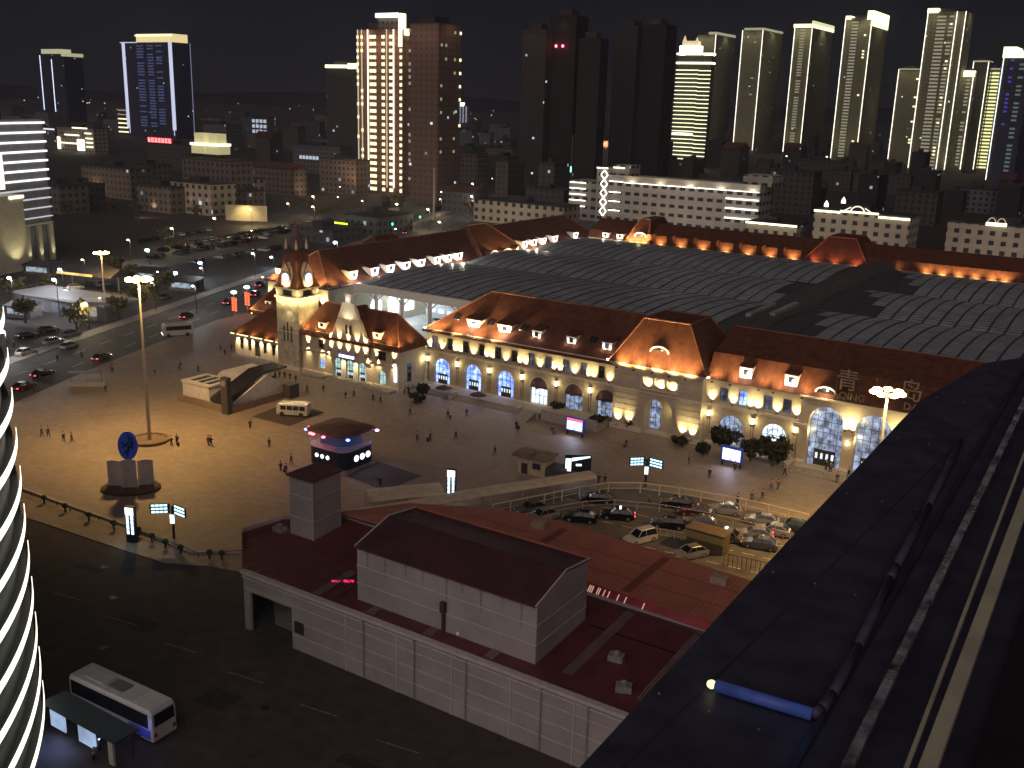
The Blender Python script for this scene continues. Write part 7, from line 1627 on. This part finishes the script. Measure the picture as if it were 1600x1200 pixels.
# the bright residential tower
t, w, dp, h = tower(560, 626, 637, 46, 303, 'tallest bright tower with columns of glowing balconies and a lit top bar, left of centre', brn, lines=((.02, 1., glow('dim_line', (1., .85, .6), .55)), (.11, 1., glow('dim_line', (1., .85, .6), .55)), (.245, 1., g_line), (.66, 1.0, glow('dim_line', (1., .85, .6), .55)), (.81, 1.0, g_line)),
    cells=((.285, .42, g_cell, .01, 1), (.555, .61, g_cell, .01, 1), (.72, .79, g_cell, .01, 1), (.0, .03, g_cell, .01, .7), (.09, .125, g_cell, .01, .5), (.945, .985, g_cell, .01, 1)), glowwall=20000, fh=3.35, gcol=(1., .6, .35), side=((.95, 1., g_bar),))
b = MB(); b.box(-w*.07, w*.43, 1, dp*.8, h+.02, h+7.2); b.build('top_storey', fm['brown'], t); b = MB(); b.box(-w*.06, w*.42, -1.2, -.2, h+6.0, h+8.2); b.build('top_bar', g_bar, t); b = MB(); b.box(w*.43, w*.49, -1, dp*.4, h-9, h+8); b.build('lit_fin', g_crown, t); b = MB(); b.box(w*.50, w*.62, 1, dp*.7, h-3, h+.2); b.build('top_bar', g_crown, t)
t, w, dp, h = tower(641, 684, 718, 36, 318, 'brown unlit tower right beside the tallest bright tower', dbr, cells=((.0, .05, g_cell2, .1, .5),), glowwall=5500, gcol=(1., .6, .4), prob=.012)
for f in (.15, .35, .75, 1.):
    z = h*.95
    while z > h*.25:
        if rnd.random() < .45: b = MB(); b.box(w/2+.02, w/2+.5, dp*f-1.1, dp*f-.1, z, z+1.4); b.build('lit_window', g_cell2 if f < .9 else g_cell, t)
        z -= 6.5
tower(511, 556, 560, 104, 268, 'dark slab tower with a bright roof line behind the tallest tower', ('grey2', (.06, .056, .052)), crown=((0, .72, -1.0, 1.2, g_crown), (.72, 1., -1.5, 2.2, g_crown)), prob=.02)
# blue-white tower upper left
t, w, dp, h = tower(199, 259, 284, 66, 215, 'tower with pale blue edge strips and a golden crown, upper left', nvy, lines=((.03, 1., g_linew), (.97, 1., g_linew)), side=((.95, 1., glow('dim_white', (.6, .65, 1.), .3)),), cells=((.28, .42, glow('cell_blue', (.28, .32, .75), .16), .1, .9), (.5, .62, glow('cell_blue', (.28, .32, .75), .16), .1, .9), (.68, .8, glow('cell_blue', (.28, .32, .75), .16), .1, .6)), prob=.02, glowwall=0)
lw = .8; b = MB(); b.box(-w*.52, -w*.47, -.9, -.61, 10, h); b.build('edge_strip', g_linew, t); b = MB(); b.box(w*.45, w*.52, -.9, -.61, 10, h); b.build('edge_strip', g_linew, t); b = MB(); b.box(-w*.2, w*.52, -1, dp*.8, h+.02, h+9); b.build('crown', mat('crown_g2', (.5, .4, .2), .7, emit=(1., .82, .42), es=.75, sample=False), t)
b = MB(); b.box(-w*.22, w*.54, -1.5, -1.01, h+6.6, h+8.0); b.build('top_bar', g_crown, t); b = MB(); b.box(-w*.56, -w*.2, -.8, dp, h-.6, h+.3); b.build('roof_edge', g_linew, t)
for i in range(6): b = MB(); b.box(-w*.72+i*.0, -w*.51, -.6, .2, 4+i*5.0, 5.4+i*5.0); b.build('ledge_light', g_cell2 if i > 3 else g_cell, t)
t, w, dp, h = tower(58, 92, 114, 84, 205, 'dim tower with two bright blue-white strips and a pale crown at far left', ('dim_navy', (.028, .03, .045)), lines=((.22, .98, glow('strip_bw', (.70, .76, 1.), 1.8)), (.6, .93, glow('strip_bw', (.70, .76, 1.), 1.8))), crown=((.3, .95, 0, 5.5, mat('crown_pale', (.3, .3, .2), .7, emit=(.85, .85, .55), es=.45, sample=False)), (1.0, 1.45, -3, 1, mat('crown_pale', (.3, .3, .2)))), prob=.02)
# dark towers of the centre
tower(817, 853, 868, 46, 298, 'dark grey-brown tower with two faint lit windows, centre', ('dgb', (.05, .042, .043)), prob=.012, glowwall=1400, gcol=(1., .7, .6))
tower(862, 900, 918, 24, 300, 'very dark tower with two red obstruction lights, centre', drk, prob=.003)
tower(906, 938, 950, 60, 310, 'very dark slim tower between the two dark towers', drk, prob=.004)
tower(962, 996, 1014, 40, 290, 'dark slab tower right of centre with one lit window high up', ('dgb2', (.035, .03, .032)), prob=.003, glowwall=700, gcol=(1., .7, .6))
tower(1002, 1040, 1056, 38, 292, 'nearly black tower left of the gold-banded one', drk, prob=.003)
p = COL.objects
rt = [o for o in COL.objects if o.get('label', '').startswith('very dark tower with two red')][0]
for X in (-3.2, 1.4): b = MB(); b.ball((X, -2.2, HZ(897, 70, rt.location.x, rt.location.y)-1), .9, 6, 4); b.build('obstruction_light', g_red, rt)
# the gold-banded tower
t, w, dp, h = tower(1061, 1110, 1112, 88, 262, 'tower ringed with closely spaced bright gold bands and a blazing crown', ('gold', (.07, .065, .05)), prob=0.)
z = 3.5; k = 0
while z < h-9: b = MB(); b.box(-w/2-.3, w*.14, -1.1, -.05, z, z+.62); b.box(w*.145, w/2, -.7, -.05, z-.4, z+.22); b.build('band', g_band, t); z += (h-12)/24; k += 1
for z_ in (h-6.5, h+1.2): b = MB(); b.box(-w/2-.5, w/2+.2, -1.2, dp, z_, z_+1.6); b.build('band', glow('crown_hot', (1., .98, .66), 3.), t)
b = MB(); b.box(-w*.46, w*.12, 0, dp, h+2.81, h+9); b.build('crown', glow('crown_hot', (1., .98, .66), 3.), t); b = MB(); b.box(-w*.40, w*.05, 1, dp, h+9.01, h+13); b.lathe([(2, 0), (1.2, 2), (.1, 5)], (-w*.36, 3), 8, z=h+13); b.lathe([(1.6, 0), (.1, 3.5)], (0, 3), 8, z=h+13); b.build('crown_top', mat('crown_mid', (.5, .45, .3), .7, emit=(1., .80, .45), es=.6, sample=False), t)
b = MB(); b.box(-w/2+.02, w*.1, -1.1, -.05, h*.30, h*.30+1.4); b.build('band', glow('crown_hot', (1., .98, .66), 3.), t)
# outlined olive towers of the right
CE = g_cell2
tower(1092, 1118, 1146, 54, 236, 'olive tower with a lit edge right behind the gold-banded one', olive, lines=((.98, 1., g_line),), crown=((.6, 1.5, 0, 3, glow('crown_dim', (.9, .9, .6), .35)),), glowwall=16000)
tower(1162, 1191, 1219, 47, 240, 'olive tower with two thin edge lines, first of the outlined row', olive, lines=((.02, 1., g_line), (.98, 1., g_line)), cells=((.6, .72, CE, .2, .12),), crown=((.1, 1.9, 0, 2.5, glow('crown_dim', (.9, .9, .6), .35)),), glowwall=13000)
tower(1244, 1268, 1302, 41, 244, 'outlined tower with a bright yellow roof line, second of the outlined row', olive, lines=((.02, 1., g_line), (.98, 1., g_line)), cells=((.35, .6, CE, .05, .9),), crown=((-.05, 1.7, -1.5, 2.5, g_crown), (1.0, 2.3, 2, 6, glow('crown_mid2', (1., .95, .5), .8))), glowwall=26000)
tower(1325, 1360, 1388, 28, 255, 'outlined tower with two separate bright caps, third of the outlined row', olive, lines=((.02, 1., g_line), (.97, 1., g_line)), cells=((.28, .5, CE, .02, .97), (.75, .82, g_cell, .1, .15)), crown=((.02, .22, -1.5, 2.2, g_crown), (.8, 1.5, -2, 7, g_crown), (1.5, 1.8, -8, 3, g_crown)), glowwall=22000)
tower(1408, 1437, 1444, 108, 256, 'lower outlined tower framed by a thin rectangle of light', olive, lines=((.02, 1., g_line), (.98, 1., g_line)), cells=((.8, .92, g_cell, .1, .2),), crown=((.02, .98, -.6, .6, glow('crown_dim', (.9, .9, .6), .35)),), glowwall=6000)
tower(1457, 1503, 1520, 18, 272, 'tallest outlined tower with grey lit balconies at right', olive, lines=((.02, 1., g_line), (.76, 1., g_line), (.98, 1., g_line)), cells=((.28, .5, CE, .01, .97), (.58, .7, CE, .01, .9), (.62, .68, g_cell, .1, .2)), crown=((0, .28, -1, 3, g_crown),), glowwall=12000)
tower(1507, 1521, 1526, 113, 272, 'slim tower with a bright yellow cap near the right edge', olive, lines=((.0, 1., g_line), (.92, 1., g_line)), cells=((.4, .7, CE, .05, .9),), crown=((0, 1., -4, 1.5, g_crown),), glowwall=9000)
tower(1524, 1543, 1562, 96, 272, 'dark slim tower outlined beside a bright balcony face', ('dolive', (.06, .055, .04)), lines=((.05, 1., g_line), (.95, 1., g_line)), crown=((0, 1., -.5, .8, glow('crown_dim', (.9, .9, .6), .35)),), glowwall=0)
tower(1542, 1561, 1566, 108, 272, 'tower face filled with bright lime balconies near the right edge', olive, cells=((.05, .42, g_cell3, .02, 1), (.5, .95, g_cell3, .02, 1)), crown=((0, 1.2, -.5, .8, glow('crown_dim', (.9, .9, .6), .35)),), glowwall=4000)
t, w, dp, h = tower(1574, 1606, 1640, 86, 292, 'tower with a bright cap and blue and green lights at the right edge', ('bluetw', (.05, .055, .08)), lines=((.05, 1., g_line), (.6, .0, g_line)), cells=((.3, .42, glow('cell_violet', (.16, .10, .9), .3), .45, .5), (-.02, .1, glow('cell_azure', (.18, .45, 1.), .25), .15, .55), (.62, .8, glow('cell_grn', (.4, .6, .55), .16), .05, .8)), crown=((.0, 1.6, -2, 3, g_crown), (.0, .45, 3.01, 6, g_crown)), glowwall=0)
p = G(724, 200, 0); t, w, dp, h = tower(718, 731, 734, 166, 196, 'small distant white-lit tower right of the brown tower', ('wht', (.2, .2, .2)), lines=((.1, 1., g_linew), (.45, 1., g_linew), (.8, 1., g_linew)), crown=((0, .5, 0, 8, g_bar),))
# hills under the sky, far off
b = MB(); rh = random.Random(2); P = []
for i in range(60): a = -1.35+i*.045; R_ = 7800; P.append((R_*math.sin(a), R_*math.cos(a), 35+70*abs(math.sin(i*.33))*rh.uniform(.5, 1)))
for p_, q_ in zip(P, P[1:]):
    k_ = .72
    b.add([(p_[0]*k_, p_[1]*k_, -1), (q_[0]*k_, q_[1]*k_, -1), q_, p_, (p_[0]*1.2, p_[1]*1.2, -1), (q_[0]*1.2, q_[1]*1.2, -1)], [(0, 1, 2, 3), (3, 2, 5, 4)])
b.build('hills', mat('hill_dark', (.006, .006, .007), .95, var=.2, scale=.01), kind='structure')
# ------------------------------------------------------------------ yard across the street: coaches, cars, stalls
yard = [((20, 560, 60, 548), 'white'), ((70, 540, 96, 534), 'silver'), ((100, 528, 126, 522), 'grey'), ((30, 530, 56, 526), 'black'), ((64, 520, 88, 517), 'maroon'), ((96, 548, 120, 540), 'silver'), ((40, 456, 64, 454), 'grey'), ((150, 448, 172, 446), 'silver'), ((108, 452, 128, 451), 'white'), ((250, 470, 268, 464), 'grey')]
yc_ = []
for (a, b_, c_, d_), k in yard:
    o = put_car(a, b_, c_, d_, k, 'x', z=.02, group='cars parked in the yard across the street'); yc_.append(o)
rank(yc_, 'car parked in the yard across the street, {n} from the left')
for i, (u, v, h_, r_) in enumerate(((40, 505, 6, 3), (120, 515, 6.5, 3), (186, 500, 6, 3), (215, 482, 7, 3.4), (240, 470, 6, 3), (262, 458, 6, 3), (200, 445, 6, 3), (20, 470, 6, 3.2), (180, 430, 6, 3), (75, 460, 5, 2.6))):
    p = G(u, v); t = tree(p.x, p.y, h_, r_, 'x', leaf=m_leaf2, dens=420, seed=70+i, z0=0, group='trees along the street and yard'); t['kk'] = 1
tl_ = [o for o in COL.objects if o.get('kk')]; rank(tl_, 'dim winter tree across the street at left, {n} from the left'); [o.__delitem__('kk') for o in tl_]
for i, (u, v, w_, la) in enumerate(((28, 497, 7, 'dark stall with a sloping roof left of the glowing totem'), (230, 440, 9, 'low dark kitchen building beyond the street trees'), (285, 455, 8, 'low shop with a pale lit front near the lantern posts'), (60, 430, 10, 'long dark low shed in front of the slab hotel'))):
    p = G(u, v); t = thing('stall', la, 'stall', (p.x, p.y, 0), rz=.3); b = MB(); b.box(-w_/2, w_/2, 0, 4, 0, 2.8); b.build('wall', fm['brown'] if i else mat('stall_wall', (.2, .18, .17), .8, var=.3), t)
    b = MB(); b.prismX([(-.6, 2.6), (4.4, 3.4), (4.4, 3.6), (-.6, 2.82)], -w_/2-.3, w_/2+.3); b.build('roof', m_rt, t); b = MB(); b.box(-w_*.4, w_*.3, -.06, -.01, .9, 2.3); b.build('shopfront', glow('shop_cool', (.7, .85, 1.), .35, vary=.6, scale=.7), t)
for i, (u, v) in enumerate(((22, 545), (35, 552), (12, 538), (58, 556), (110, 505), (128, 560), (90, 566))):
    person(u, v, i % 6, ('black', 'navy', 'grey')[i % 3], 'black', i*1.3, 'person in dark clothes in the yard across the street, %s listed' % ordn(i), z=.02, group='people across the street')
pl_ = [o for o in COL.objects if o.get('group') == 'people across the street']; rank(pl_, 'person in dark clothes in the yard across the street, {n} from left')
# ------------------------------------------------------------------ thin night air
hb = MB(w=True); hb.box(-1900, 700, -150, 2300, -1, 215)
hz_m = bpy.data.materials.new('haze_air'); hz_m.use_nodes = True; _nt = hz_m.node_tree; _nt.nodes.clear()
_o = _nt.nodes.new('ShaderNodeOutputMaterial'); _p = _nt.nodes.new('ShaderNodeVolumePrincipled'); _p.inputs['Color'].default_value = (.75, .82, 1., 1); _p.inputs['Density'].default_value = .00015; _p.inputs['Anisotropy'].default_value = .55
_nt.links.new(_p.outputs[0], _o.inputs['Volume'])
hb.build('haze', hz_m, kind='stuff', label='thin night haze over the whole square and town', cat='haze')
